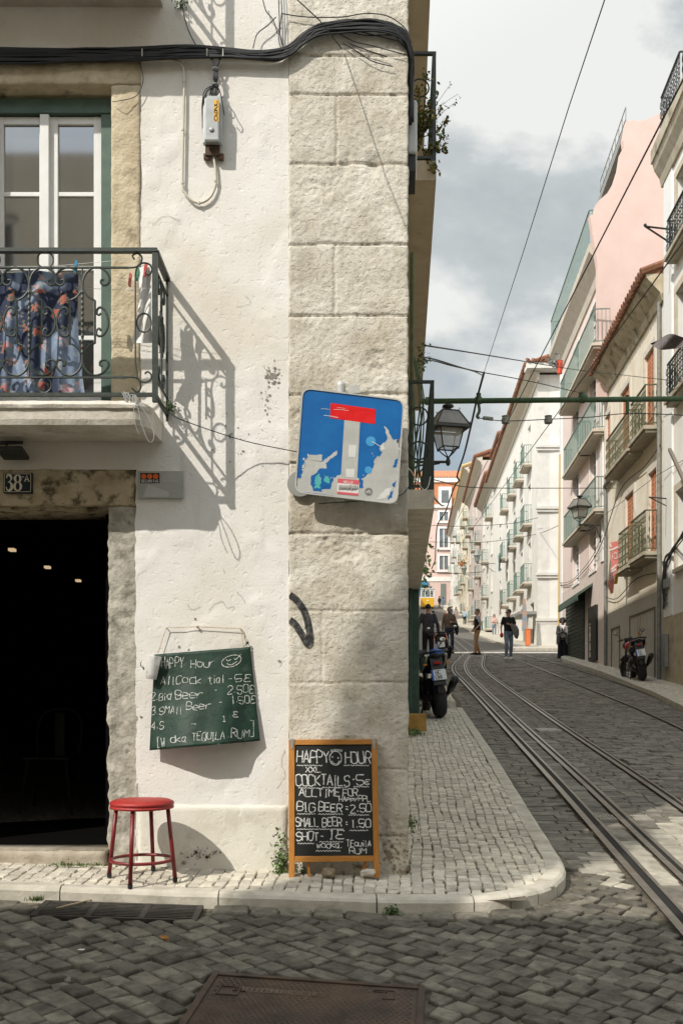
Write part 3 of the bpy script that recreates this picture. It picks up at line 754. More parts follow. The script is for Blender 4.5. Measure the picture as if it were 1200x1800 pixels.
# side wall and the three balconies over the side street
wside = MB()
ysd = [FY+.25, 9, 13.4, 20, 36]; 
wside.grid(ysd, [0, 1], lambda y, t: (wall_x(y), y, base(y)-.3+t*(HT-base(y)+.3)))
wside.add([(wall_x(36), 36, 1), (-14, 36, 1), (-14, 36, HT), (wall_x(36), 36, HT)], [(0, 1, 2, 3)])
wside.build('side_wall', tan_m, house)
mb = MB(); mb.box(-14, FY-.35, HT, .7, 36, HT+.25); mb.build('roof', M('roof_tile', (.30, .13, .07), (.42, .20, .11), 5, .85), house)
def side_balcony(dz):
    y0, y1 = 7.72, 13.9; pr = .215 if dz < 1 else .23
    fr_ = lambda n, y, z: (wall_x(y)+n, y, z)
    mb = MB(fr_); zb = 2.49+dz
    mb.box(-.05, y0, zb, pr-.012, y1, zb+.01); mb.box(-.05, y0, zb+.01, pr, y1+.02, zb+.15)
    sl = mb.build('balcony', slab_m if dz < 1 else tan_m, house)
    rb = MB(fr_); zt = 3.49+dz; z0 = zb+.19
    e = pr-.03
    rb.box(0, y0, zt-.02, pr, y0+.03, zt); rb.box(e, y0+.03, zt-.02, pr, y1, zt)
    rb.box(0, y0+.002, z0-.02, e, y0+.028, z0); rb.box(e, y0+.03, z0-.02, pr-.002, y1, z0)
    rb.box(e, y0+.001, zb+.15, pr-.001, y0+.029, zt-.02); rb.box(0, y0+.001, zb+.15, .03, y0+.029, zt-.02)
    for y in frange(y0+.12, y1, .14): rb.tube([(pr-.015, y, z0), (pr-.015, y, zt-.02)], .008, 4)
    for a in (.33, .66): rb.torus((pr*.45, y0+.015, z0+(zt-z0)*a), .07, .007, axis='y', n=16, m=5)
    rb.build('railing', iron, sl)
    # underside corbel
    return sl
for k in range(3): side_balcony(2.55*k)
# shop front under the first side balcony
mb = MB(lambda n, y, z: (wall_x(y)+n, y, z))
mb.box(-.02, 13.25, base(13.3)-.05, .10, 13.4, 2.49); mb.box(-.02, 13.4, base(13.4)-.05, .20, 13.62, 2.49); mb.box(-.02, 13.62, 1.0, .19, 16, 2.48)
for z in (.9, 1.3, 1.7, 2.1): mb.box(.03, 13.23, z, .085, 13.25, z+.28)
mb.build('shopfront', M('bottle_green', (.02, .05, .035), (.04, .08, .055), 12, .4), house, bevel=.006)
# spray paint stroke on the corner stones
paint = M('spray_paint', (.03, .03, .03), (.25, .23, .2), 30, .8, blo=.5, bhi=.8)
mb = MB()
def onq(px, py, dy=.004):
    return Vector((fx(px), FY-quoin_h(fx(px), fz(py))-dy, fz(py)))
pl = [(509, 1046), (522, 1056), (536, 1078), (543, 1105), (545, 1128), (541, 1133), (532, 1118), (519, 1098), (509, 1090)]
pts = smooth_path([Vector((a, 0, b)) for a, b in pl], 10); vs = []
for i, p in enumerate(pts):
    t = (pts[min(i+1, len(pts)-1)]-pts[max(i-1, 0)]).normalized(); nx, nz = -t.z, t.x; w = 6.0
    for d in (-w, -w/3, w/3, w): vs.append(onq(max(508, p.x+nx*d), p.z+nz*d))
mb.add(vs, [(4*i+a, 4*i+a+1, 4*i+a+5, 4*i+a+4) for i in range(len(pts)-1) for a in range(3)])
mb.build('graffiti', paint, house)
chalk_d = M('chalk_faint', (.10, .13, .11), (.58, .59, .56), 110, .95, blo=.36, bhi=.56)
# ------------------------------------------------------------------ road sign
def plate(name, pxs, Y, th, mat, parent=None, rim=0):
    mb = MB(); mb.prism(pxs, Y, Y+th, lambda a, b, h: P(a, b, Y)+Vector((0, h-Y, 0))); return mb.build(name, mat, parent)
def rrect(c, r, k=5):
    """rounded quad in photo pixels"""
    out = []
    for i in range(4):
        p = Vector(c[i]); a = (Vector(c[i-1])-p).normalized(); b = (Vector(c[(i+1) % 4])-p).normalized()
        for j in range(k+1):
            t = j/k; out.append(tuple(p+a*r*(1-t)**2+b*r*t*t))
    return out
YS = FY-.13
sign = thing('road_sign', 'blue square dead end sign with red bar and peeling stickers on corner stones', 'road sign', P(612, 885, YS))
alu = M('aluminium_grey', (.42, .42, .40), (.52, .52, .50), 8, .5, metal=.3)
alu2 = M('sign_grey_film', (.38, .385, .36), (.48, .48, .45), 6, .6)
zs = lambda a, b: (500+a/5, 660+b/5)
cor = [zs(150, 105), zs(1052, 213), zs(992, 1136), zs(86, 1030)]
mb = MB()
out_ = rrect(cor, 17); 
mb.prism(out_, 0, .004, lambda a, b, h: P(a, b, YS)+Vector((0, h, 0)))
inn = rrect([zs(165, 119), zs(1040, 224), zs(980, 1122), zs(100, 1020)], 15)
k = len(out_)
vs = [P(a, b, YS)+Vector((0, -.006, 0)) for a, b in out_]+[P(a, b, YS)+Vector((0, -.006, 0)) for a, b in inn]+[P(a, b, YS)+Vector((0, .004, 0)) for a, b in out_]+[P(a, b, YS)+Vector((0, 0, 0)) for a, b in inn]
fs = [(i, (i+1) % k, k+(i+1) % k, k+i) for i in range(k)]+[(i, 2*k+i, 2*k+(i+1) % k, (i+1) % k) for i in range(k)]+[(k+i, k+(i+1) % k, 3*k+(i+1) % k, 3*k+i) for i in range(k)]
mb.add(vs, fs); mb.build('plate', alu, sign)
def decal(name, polys, mat, off, parent=sign, Y=YS, tr=zs):
    for p in polys:
        mb = MB(); mb.prism([tr(*q) for q in p], -off, -off+.0004, lambda a, b, h: P(a, b, Y)+Vector((0, h, 0))); o = mb.build(name, mat, parent)
    return o
blue = M('sign_blue', (.003, .10, .33), (.006, .135, .39), 5, .35, spec=.5, c3=(.012, .19, .38), s3=9, t3=(.62, .8))
decal('blue_face', [[(a*5-2500, b*5-3300) for a, b in inn]], blue, .0008)
decal('red_bar', [[(405, 242), (800, 297), (795, 428), (400, 375)]], M('sign_red', (.62, .008, .012), (.70, .02, .02), 20, .3), .0018)
decal('white_stem', [[(525, 393), (663, 408), (637, 905), (495, 890)]], alu2, .0015)
rs = random.Random(4)
def ragged(pts, amp=9, n=5):
    out = []
    for i, p in enumerate(pts):
        q = pts[(i+1) % len(pts)]
        for j in range(n):
            t = j/n; out.append((p[0]+(q[0]-p[0])*t+rs.gauss(0, amp)*(j > 0), p[1]+(q[1]-p[1])*t+rs.gauss(0, amp)*(j > 0)))
    return out
peel = [ragged([(215, 695), (335, 700), (320, 760), (372, 735), (420, 690), (462, 655), (462, 690), (420, 725), (360, 770), (372, 810), (290, 840), (230, 900), (250, 1000), (400, 1000), (430, 900), (490, 870), (640, 900), (690, 905), (770, 820), (790, 740), (850, 690), (830, 640), (880, 590), (905, 560), (872, 455), (885, 452), (925, 520), (955, 570), (985, 560), (1000, 600), (1015, 535), (1022, 535), (985, 1118), (965, 1122), (110, 1018), (118, 900), (160, 850), (170, 780), (190, 740)], 6, 4)]
decal('peeled_film', peel, alu2, .0012)
decal('torn_scrap', [ragged([(122, 800), (150, 800), (140, 905), (116, 900)], 3), ragged([(245, 900), (290, 850), (330, 900), (330, 1020), (250, 1012)], 6), ragged([(350, 860), (400, 900), (410, 970), (338, 990)], 6), ragged([(655, 905), (690, 925), (690, 990), (655, 985)], 4),
    ragged([(965, 745), (990, 725), (985, 800), (952, 808)], 3), ragged([(915, 1060), (950, 1010), (945, 1065), (905, 1098)], 4), ragged([(955, 945), (980, 925), (967, 985), (942, 970)], 3)], blue, .0020)
decal('teal_scrap', [ragged([(260, 920), (300, 860), (320, 930), (300, 1000), (262, 985)], 8), ragged([(340, 870), (385, 905), (400, 960), (350, 930)], 7)], M('teal_scrap', (.06, .36, .36), (.10, .42, .40), 12, .5), .0024)
decal('pale_scrap', [[(565, 608), (630, 612), (622, 720), (560, 716)], [(540, 820), (615, 822), (612, 900), (538, 895)], ragged([(840, 620), (870, 600), (880, 650), (845, 655)], 4), ragged([(160, 790), (185, 770), (180, 800), (160, 815)], 4), ragged([(800, 1088), (905, 990), (950, 992), (890, 1080)], 4)], M('pale_scrap', (.56, .56, .54), (.66, .66, .63), 20, .7), .0024)
decal('round_sticker', [[(757+44*math.cos(t*.3142), 580+44*math.sin(t*.3142)) for t in range(20)], [(735+32*math.cos(t*.3142), 832+32*math.sin(t*.3142)) for t in range(20)]], M('faded_blue', (.03, .27, .56), (.08, .34, .60), 12, .5), .0022)
decal('grey_sticker', [[(738+34*math.cos(t*.3142), 1022+34*math.sin(t*.3142)) for t in range(20)]], M('grey_sticker', (.14, .15, .14), rough=.6), .0024)
rf_ = random.Random(77)
for k in range(34):
    t = rf_.random(); bx_, by_ = rf_.choice([(770-120*t, 800+120*t), (860-90*t, 560+180*t), (400-190*t, 740+60*t), (250+200*t, 880+20*t), (1000, 600+300*t), (180-50*t, 740+160*t), (960-30*t, 930+130*t)])
    bx_ += rf_.gauss(0, 16); by_ += rf_.gauss(0, 14); r_f = rf_.uniform(3, 10); a_f = rf_.uniform(0, 6)
    if not (110 < bx_ < 1020 and by_ < 1110): continue
    decal('torn_flake', [[(bx_+r_f*rf_.uniform(.4, 1.5)*math.cos(a_f+j*1.2566)*.7, by_+r_f*rf_.uniform(.4, 1.6)*math.sin(a_f+j*1.2566)) for j in range(5)]], rf_.choice([alu2, alu2, blue, MATS['pale_scrap']]), .0021)
stk = decal('name_sticker', [[(468, 905), (657, 922), (645, 1058), (460, 1040)]], M('sticker_white', (.68, .66, .63), rough=.6), .0028)
decal('sticker_red', [[(468, 905), (657, 922), (654, 962), (465, 945)], [(462, 1020), (647, 1038), (645, 1058), (460, 1040)]], M('sticker_pink', (.60, .10, .12), rough=.6), .0032)
fr_sign = lambda o: (lambda x, y, z: P(500+x/5, 660-z/5, YS)+Vector((0, -o, 0)))
ink = M('ink_black', (.02, .02, .02), rough=.7)
mb = MB(fr_sign(.0038)); text(mb, 'HELLO', Vector((520, 0, -945)), Vector((1, 0, -.09)), Vector((.05, 0, 1)), 20, 12, 4, jit=0)
mb.build('sticker_word', M('sticker_white', (.68, .66, .63)), sign)
mb = MB(fr_sign(.0038)); rr = random.Random(9)
for i in range(9):
    x = 478+i*18; ribbon(mb, smooth_path([Vector((x, 0, -960-rr.uniform(0, 15)-i*1.5)), Vector((x+4, 0, -1008-rr.uniform(0, 10))), Vector((x+16, 0, -985-rr.uniform(-15, 15))), Vector((x+12, 0, -965)), Vector((x+24, 0, -1002))], 4), Vector((0, 1, 0)), 4.5)
mb.build('sticker_tag', ink, sign)
mb = MB(fr_sign(.0030)); text(mb, 'yh', Vector((718, 0, -1035)), Vector((1, 0, -.1)), Vector((0, 0, 1)), 32, 16, 5, jit=0); mb.build('sticker_letters', M('sticker_white', (.68, .66, .63)), sign)
for a, b, c, d, w in ((345, 352, 470, 372, 5), (430, 300, 560, 310, 3), (320, 295, 400, 300, 3), (460, 285, 530, 292, 2.5), (765, 582, 850, 632, 5), (205, 690, 207, 715, 7)):
    mb = MB(fr_sign(.0034)); ribbon(mb, [Vector((a, 0, -b)), Vector(((a+c)/2, 0, -(b+d)/2+3)), Vector((c, 0, -d))], Vector((0, 1, 0)), w); mb.build('scratch', M('pale_scrap', (.56, .56, .54)), sign)
mb = MB(); pp = P(597, 690, FY-.06)
mb.tube([P(597, 880, FY-.07), P(599, 678, FY-.07)], .028, 14); mb.ball(P(599, 678, FY-.07), .028, 14, 8)
mb.box(P(612, 700, FY)[0], YS+.03, P(0, 700, FY)[2], P(632, 690, FY)[0], FY-.03, P(0, 687, FY)[2])
mb.tube([P(597, 690, FY-.05), P(597, 690, FY+.02)], .012, 8); mb.tube([P(597, 860, FY-.05), P(597, 860, FY+.02)], .012, 8)
mb.build('bracket', alu, sign, smooth=False)
mb = MB(); c = P(528, 850, FY-.045); mb.lathe([(.001, -.002), (.075, -.002), (.078, 0), (.075, .003), (.001, .003)], c, 26, axis='y')
tag(mb.build('round_plate', M('grey_back', (.28, .28, .26), (.34, .34, .31), 8, .6)), 'grey round metal plate half hidden behind the lower left of the blue sign', 'metal plate')
# ------------------------------------------------------------------ green hanging board
hbq = [(160, 352), (998, 285), (1086, 1110), (115, 1195)]
def hb_px(zx, zy): return 240+zx/5, 1080+zy/5
def hb(zx, zy, off=0):
    t = min(1.05, max(-.05, (zy-(352-.08*(zx-160)))/840)); xl = 160-45*t; xr = 998+88*t
    s_ = min(1, max(0, (zx-xl)/(xr-xl)))
    d = .018+.15*t**1.3*math.sin(math.pi*min(1, s_*.86+.10))**1.2+.006*math.sin(s_*17+t*3)*t+.004*fbm(zx*.006, zy*.006, 4, 3)
    px, py = hb_px(zx, zy)
    return P(px, py, FY-d)+Vector((0, -off, 0))
board = thing('hanging_menu', 'dark green curled chalk menu sheet hanging from string on white plaster', 'menu board', P(360, 1319, FY))
mb = MB()
def hbg(s_, t):
    zx = (160-45*t)*(1-s_)+(998+88*t)*s_; zy = 352-67*s_+t*(843-18*s_)
    return hb(zx, zy)
mb.grid([i/44 for i in range(45)], [i/36 for i in range(37)], hbg)
g = MB(); g.v = mb.v; g.f = mb.f; g.m = mb.m
gm = M('green_vinyl', (.005, .024, .014), (.010, .040, .023), 7, .55, .005, 12, spec=.4, c3=(.045, .075, .06), s3=14, t3=(.55, .85))
ob = mb.build('sheet', gm, board, smooth=True); so = ob.modifiers.new('thick', 'SOLIDIFY'); so.thickness = .002; so.offset = 1
fh = lambda x, y, z: hb(x, -z, .003)
rr = random.Random(2); th = 6.5
ux, uz = Vector((1, 0, .05)), Vector((.02, 0, 1))
for s_, x, y, h, x1 in (('HAPPY', 222, 480, 95, 410), ('Hour', 480, 470, 72, 690), ('AllCock', 210, 620, 72, 570), ('tial', 630, 610, 66, 770), ('-5%', 790, 600, 66, 1005), ('2.Big', 135, 755, 66, 300), ('Beer', 345, 745, 72, 580), ('-', 680, 690, 40, 715), ('2,50%', 800, 695, 66, 1035), ('3.SMAll', 128, 885, 66, 400), ('Beer', 440, 840, 62, 650), ('-', 715, 790, 30, 765), ('1.50%', 840, 785, 66, 1042),
   ('1', 745, 940, 50, 800), ('%', 850, 905, 42, 895), ('4.S', 130, 1010, 66, 240), ('-', 470, 985, 40, 535), ('[W', 180, 1160, 90, 255), ('dka', 300, 1125, 60, 440), ('TEQUILA', 490, 1110, 66, 772), (',RUM', 800, 1085, 75, 990), (']', 990, 1075, 110, 1045)):
    mb = MB(fh); text(mb, s_, Vector((x, 0, -y)), ux, uz, h, 30, th, gap=.3, jit=.06, rnd=rr, fit=x1-x); mb.build('chalk_word', chalk_d, board)
face = [(835+85*math.cos(t*.3142), 410+50*math.sin(t*.3142)-18*math.cos(t*.3142)) for t in range(21)]
mb = MB(fh)
for pts in (face, [(790, 395), (805, 410), (830, 395)], [(860, 385), (875, 395), (915, 352)], [(795, 430), (830, 445), (885, 412)]):
    ribbon(mb, smooth_path([Vector((a, 0, -b)) for a, b in pts], 3), Vector((0, 1, 0)), th, rnd=rr)
mb.build('chalk_face', chalk_d, board)
sme = M('chalk_smear_green', (.035, .062, .05), (.07, .10, .085), 60, .9)
for k in range(22):
    mb = MB(lambda x, y, z: hb(x, -z, .0015))
    a, b = rr.uniform(150, 1000), rr.uniform(400, 1150); l = rr.uniform(15, 80); an = rr.uniform(-1, 1.5)
    ribbon(mb, [Vector((a, 0, -b)), Vector((a+l*.5*math.cos(an), 0, -b-l*.5*math.sin(an)-5)), Vector((a+l*math.cos(an), 0, -b-l*math.sin(an)))], Vector((0, 1, 0)), rr.uniform(2, 9), rnd=rr); mb.build('chalk_smear', sme, board)
mb = MB(); yy = FY-.025
zp = lambda a, b: P(240+a/5, 1080+b/5, yy)
rope = M('hemp_string', (.42, .33, .20), (.55, .45, .30), 60, .95)
mb.tube([zp(190, 340), zp(262, 118), zp(535, 108), zp(915, 125), zp(965, 255)], .0022, 6); mb.tube([zp(915, 125), zp(940, 285)], .002, 5)
mb.ball(zp(535, 108), .009, 8, 6); mb.tube([zp(535, 108), zp(535, 108)+Vector((0, .03, 0))], .004, 6)
for a, b in ((262, 118), (915, 125)): mb.tube([zp(a, b)+Vector((0, -.004, 0)), zp(a, b)+Vector((0, .03, 0))], .003, 5)
mb.build('string', rope, board)
mb = MB(); mb.ball(zp(975, 250), .009, 8, 6); mb.tube([zp(975, 250), zp(940, 285)], .002, 5); mb.build('nail', blackiron, board)
# plastic cup hooked on its left edge
mb = MB(); RM = Matrix.Rotation(R(8), 3, 'Y'); c = P(266, 1194, FY-.055)
mb.lathe([(.030, 0), (.033, .03), (.040, .13), (.0415, .137), (.039, .137), (.037, .128), (.030, .012), (.001, .010)], c, 20, M=RM)
cup = mb.build('plastic_cup', M('clear_plastic', (.82, .82, .80), (.75, .75, .72), 10, .25, alpha=.55), smooth=True); tag(cup, 'translucent plastic cup hanging at the left edge of the green menu sheet', 'cup')
mb = MB(lambda x, y, z: P(240+x/5, 1080-z/5, FY-.055-.042)); rr = random.Random(5)
text(mb, 'up', Vector((35, 0, -430)), Vector((.3, 0, -1)), Vector((1, 0, .3)), 25, 26, 6, jit=.1, rnd=rr); mb.build('cup_print', ink, cup)
# ------------------------------------------------------------------ A-frame chalkboard
AF_Y = lambda py: 5.715+.075*(1543-py)/245
def af(zx, zy, off=0):
    px, py = 500+zx/6.545, 1285+zy/6.545; return P(px, py, AF_Y(py))+Vector((0, -off, 0))
afr = thing('chalkboard_stand', 'orange wood framed chalkboard stand listing happy hour prices against the corner stones', 'chalkboard', P(588, 1544, 5.71))
wood = M('orange_wood', (.40, .16, .028), (.52, .235, .05), 6, .5, .001, 60, stretch=(14, 14, 1.2), c3=(.30, .11, .02), s3=3, t3=(.55, .75))
wood_h = M('orange_wood_rail', (.40, .16, .028), (.52, .235, .05), 6, .5, .001, 60, stretch=(1.2, 14, 14), c3=(.30, .11, .02), s3=3, t3=(.55, .75))
def afbox(name, q, a, b, mat, bev=.002):
    mb = MB(); vs = [af(x, y, a) for x, y in q]+[af(x, y, b) for x, y in q]
    mb.add(vs, [(0, 1, 2, 3), (7, 6, 5, 4), (0, 4, 5, 1), (1, 5, 6, 2), (2, 6, 7, 3), (3, 7, 4, 0)]); return mb.build(name, mat, afr, bevel=bev)
afbox('leg', [(48, 98), (118, 98), (118, 1706), (50, 1706)], .012, -.012, wood)
afbox('leg', [(998, 92), (1060, 92), (1095, 1686), (1027, 1686)], .012, -.012, wood)
afbox('rail', [(118, 98), (998, 92), (999, 152), (118, 160)], .011, -.010, wood_h)
afbox('rail', [(119, 1438), (1021, 1432), (1024, 1496), (119, 1506)], .011, -.010, wood_h)
afbox('slate', [(110, 150), (1005, 142), (1028, 1440), (110, 1446)], .004, -.004, M('slate_black', (.012, .013, .012), (.022, .023, .021), 5, .75, c3=(.05, .052, .048), s3=4, t3=(.55, .85)), 0)
mb = MB()
for q in ([(150, 100), (170, 100), (300, 1700), (270, 1700)], [(960, 100), (985, 100), (940, 1690), (905, 1690)]):
    vs = [af(x, y, -.018) for x, y in q]+[af(x, y, -.034) for x, y in q]; mb.add(vs, [(3, 2, 1, 0), (4, 5, 6, 7), (0, 1, 5, 4), (1, 2, 6, 5), (2, 3, 7, 6), (3, 0, 4, 7)])
mb.build('back_leg', wood, afr)
mb = MB()
for q in ([(65, 88), (118, 88), (112, 120), (95, 200), (82, 210), (72, 150)], [(1002, 78), (1052, 80), (1045, 150), (1035, 205), (1022, 205), (1008, 140)]):
    mb.prism(q, .0155, .0125, lambda a, b, h: af(a, b, h))
    mb.ball(af(q[0][0]+25, q[0][1]+18, .016), .003, 6, 4)
mb.build('hinge', M('hinge_steel', (.45, .45, .43), (.55, .55, .52), 20, .4, metal=.7), afr)
fa = lambda x, y, z: af(x, -z, .0048)
rr = random.Random(21); ux, uz = Vector((1, 0, .0)), Vector((0, 0, 1))
for s_, x, y, h, x1, th in (('HAPPY', 140, 365, 140, 515, 12), ('HOUR', 700, 372, 130, 990, 12), ('XXL', 240, 475, 66, 420, 10), ('COCKTAILS', 135, 628, 122, 745, 12), ('-', 770, 600, 100, 815, 12), ('5', 828, 620, 108, 905, 12), ('%', 920, 612, 52, 980, 10),
    ('ALLTIME', 168, 752, 90, 640, 11), ('FOR', 672, 748, 86, 838, 11), ('HAppy', 628, 812, 60, 838, 9), ('PPL', 850, 808, 64, 992, 9), ('BIG', 142, 920, 95, 350, 11), ('BEER', 392, 922, 95, 662, 12), ('=', 682, 925, 90, 745, 11), ('2.50', 758, 932, 92, 995, 11),
    ('SMALL', 132, 1098, 104, 392, 11), ('BEER', 435, 1092, 98, 660, 12), ('=', 692, 1095, 86, 735, 10), ('1.50', 770, 1108, 94, 990, 11), ('SHOT-', 138, 1258, 100, 462, 12), ('1%', 510, 1242, 96, 690, 12),
    ('wodka,', 370, 1342, 68, 665, 9), ('TEquilA', 712, 1328, 72, 992, 9), ('RUM', 745, 1408, 62, 938, 9)):
    mb = MB(fa); text(mb, s_, Vector((x, 0, -y)), ux, uz, h, 30, th, gap=.22, jit=.04, rnd=rr, fit=x1-x); mb.build('chalk_word', chalk, afr)
for x, y, l in ((140, 395, 295), (680, 395, 290), (160, 655, 240), (430, 650, 285), (790, 640, 180), (145, 952, 210), (390, 955, 280), (735, 965, 240), (140, 1128, 540), (745, 1142, 215), (150, 1292, 190), (400, 1274, 270), (360, 1377, 280)):
    mb = MB(fa); wave(mb, Vector((x, 0, -y)), ux, uz, l, 7, 6, rr, n=int(l/17)); mb.build('chalk_underline', chalk, afr)
face = [(586+68*math.cos(t*.3142), 312+80*math.sin(t*.3142)) for t in range(21)]
L_ = [face, [(545, 345), (560, 370), (590, 378), (615, 370), (632, 340)], [(535, 350), (552, 345)], [(548, 290), (556, 300), (548, 304), (545, 294)], [(612, 300), (622, 310), (614, 314), (610, 304)], [(618, 345), (628, 352)]]
L_ += [[(545+i*17, 240-10*math.sin(i*.5)), (532+i*22, 206+(3-i)**2*1.0)] for i in range(7)]
mb = MB(fa)
for pts in L_: ribbon(mb, smooth_path([Vector((a, 0, -b)) for a, b in pts], 3), Vector((0, 1, 0)), 9, rnd=rr)
mb.build('chalk_face', chalk, afr)
for k in range(14):
    mb = MB(lambda x, y, z: af(x, -z, .0044))
    a, b = rr.uniform(140, 900), rr.choice([rr.uniform(760, 830), rr.uniform(200, 1400)]); l = rr.uniform(20, 80)
    ribbon(mb, [Vector((a, 0, -b)), Vector((a+l*.5, 0, -b-rr.uniform(-10, 10))), Vector((a+l, 0, -b))], Vector((0, 1, 0)), rr.uniform(4, 14), rnd=rr); mb.build('chalk_smear', M('slate_smear', (.028, .03, .028), (.045, .047, .045), 40, .9), afr)
# ------------------------------------------------------------------ red stool
SX, SY_, SZ = -1.106, 5.53, side_z(-1.106, 5.53)
st = thing('bar_stool', 'round red stool with shiny vinyl seat and ring footrest by the doorway', 'stool', (SX, SY_, SZ))
redp = M('red_enamel', (.15, .010, .012), (.21, .017, .018), 14, .4, spec=.5, c3=(.08, .03, .025), s3=22, t3=(.64, .78))
vinyl = M('red_vinyl', (.33, .020, .017), (.40, .03, .023), 8, .5, .0012, 60, spec=.45, c3=(.24, .02, .017), s3=7, t3=(.5, .75))
mb = MB(); mb.lathe([(.001, .398), (.160, .398), (.174, .401), (.1765, .408), (.174, .414), (.169, .416), (.173, .419), (.1765, .427), (.173, .437), (.152, .447), (.08, .453), (.001, .454)], (SX, SY_, SZ), 48)
mb.build('seat', vinyl, st, smooth=True)
for an in (262, 352, 82, 172):
    a = R(an); mb = MB(); top = Vector((SX+.148*math.cos(a), SY_+.148*math.sin(a), SZ+.402)); fx_, fy_ = SX+.19*math.cos(a), SY_+.19*math.sin(a)
    bot = Vector((fx_, fy_, side_z(fx_, fy_)+.004))
    mb.tube([top, bot+Vector((0, 0, .02))], .0115, 12); lg = mb.build('leg', redp, st, smooth=True)
    mb = MB(); mb.tube([bot+Vector((0, 0, .022)), bot], .0135, 12); mb.build('rubber_foot', cable_m, lg)
mb = MB(); mb.torus((SX, SY_, SZ+.115), .170, .009, n=48, m=10); mb.build('footrest', redp, st, smooth=True)
mb = MB(); zt_ = SZ+.4535; mb.prism([(-.045, .09), (.055, .075), (.06, .10), (-.04, .115)], 0, .0012, lambda a, b, h: (SX+a, SY_+b, SZ+.450+h)); mb.build('tape_patch', M('sticker_white', (.68, .66, .63)), st)
# ------------------------------------------------------------------ utility box, cables, conduit
ub = thing('junction_box', 'grey metal junction box with yellow number strip hung from black cables', 'junction box', P(375, 262, FY))
zb_ = lambda a, b, y: P(330+a/7.5, 60+b/7.5, y)
boxm = M('box_grey', (.36, .37, .37), (.46, .47, .47), 9, .45, .0006, 40, metal=.25, c3=(.28, .28, .27), s3=6, t3=(.6, .8))
a0 = zb_(208, 1485, FY-.02); a1 = zb_(460, 850, FY-.02)
mb = MB(); mb.box(a0.x, FY-.055, a0.z, a1.x, FY-.02, a1.z); mb.build('body', boxm, ub, bevel=.008)
b0 = zb_(225, 1420, FY-.085); b1 = zb_(415, 852, FY-.085)
mb = MB(); mb.box(b0.x, FY-.10, b0.z, b1.x, FY-.055, b1.z); lid = mb.build('lid', boxm, ub, bevel=.007)
mb = MB(); mb.box(b0.x+.002, FY-.085, a0.z, b1.x-.002, FY-.055, b0.z-.001); mb.build('lip', M('box_dark', (.20, .20, .19), rough=.5), ub, bevel=.003)
c0 = zb_(345, 1150, FY-.10); c1 = zb_(410, 868, FY-.10)
mb = MB(); mb.box(c0.x, FY-.1008, c0.z, c1.x, FY-.1, c1.z); mb.build('number_strip', M('yellow_strip', (.75, .40, .02), (.8, .46, .04), 20, .5), lid)
mb = MB(lambda x, y, z: zb_(x, -z, FY-.1016))
for i, ch in enumerate('J290'):
    text(mb, ch, Vector((352, 0, -(930+i*68))), Vector((1, 0, 0)), Vector((0, 0, 1)), 56, 38, 10, jit=0)
mb.build('numbers', ink, lid)
mb = MB(); mb.lathe([(.012, 0), (.014, -.004), (.008, -.008), (.001, -.008)], zb_(315, 1260, FY-.10), 12, axis='y'); mb.build('lock', boxm, lid, smooth=True)
mb = MB()
for x in (255, 445):
    p = zb_(x, 1640, FY-.03); mb.box(p.x-.02, FY-.03, p.z, p.x+.012, FY-.005, p.z+.03)
d0 = zb_(245, 1640, FY); d1 = zb_(430, 1495, FY); mb.box(d0.x, FY-.04, d0.z, d1.x, FY-.012, d1.z)
mb.build('bracket', M('rust_dark', (.05, .04, .03), (.16, .09, .05), 30, .8), ub)
rc = random.Random(8)
mb = MB()
for i in range(16):     # the thick twisted lead above and the loose loops around the box
    o = lambda s=.012: Vector((rc.gauss(0, s), rc.gauss(0, s*.4), 0))
    side = -1 if i % 2 else 1
    yy = FY-.05
    pts = [zb_(375+side*rc.uniform(70, 110), 255, yy), zb_(370+side*rc.uniform(10, 30), 400, yy), zb_(368+rc.uniform(-22, 22), 470, yy), zb_(368+rc.uniform(-34, 34), 560, yy-.01), zb_(368+rc.uniform(-22, 22), 660, yy)]
    if i < 10: pts += [zb_(340+rc.uniform(-70, 90), 760, yy), zb_(rc.uniform(270, 420), 850, yy)]
    else:
        sx = rc.choice([-1, 1]); pts += [zb_(335+sx*rc.uniform(90, 140), 780, yy-.01), zb_(335+sx*rc.uniform(125, 150), rc.uniform(900, 1250), yy+.01)]
    mb.tube(smooth_path(pts, 4), .0042 if i < 9 else .003, 6)
mb.build('cable_lead', cable_m, ub, smooth=True)
mb = MB()
for y in (465, 672): mb.torus(zb_(368, y, FY-.05), .018, .004, n=14, m=6)
for pts in ([(440, 850), (480, 820), (520, 870), (560, 960), (620, 1060), (600, 1110), (540, 1040)], [(200, 850), (185, 960), (195, 1240)], [(300, 840), (330, 770), (380, 790), (390, 850)], [(240, 810), (290, 700), (345, 740)]):
    mb.tube(smooth_path([zb_(a, b, FY-.045) for a, b in pts], 4), .003, 6)
mb.build('grey_wire', M('grey_cable', (.25, .25, .24), rough=.5), ub, smooth=True)
def jit_path(pts, Y, s, rnd):
    return smooth_path([P(a+rnd.gauss(0, s), b+rnd.gauss(0, s), (y if len(p) > 2 else Y)) if False else P(p[0]+rnd.gauss(0, s), p[1]+rnd.gauss(0, s), (p[2] if len(p) > 2 else Y)) for p in pts for a, b, y in [(0, 0, 0)]], 5)
mb = MB(); Yc = FY-.045
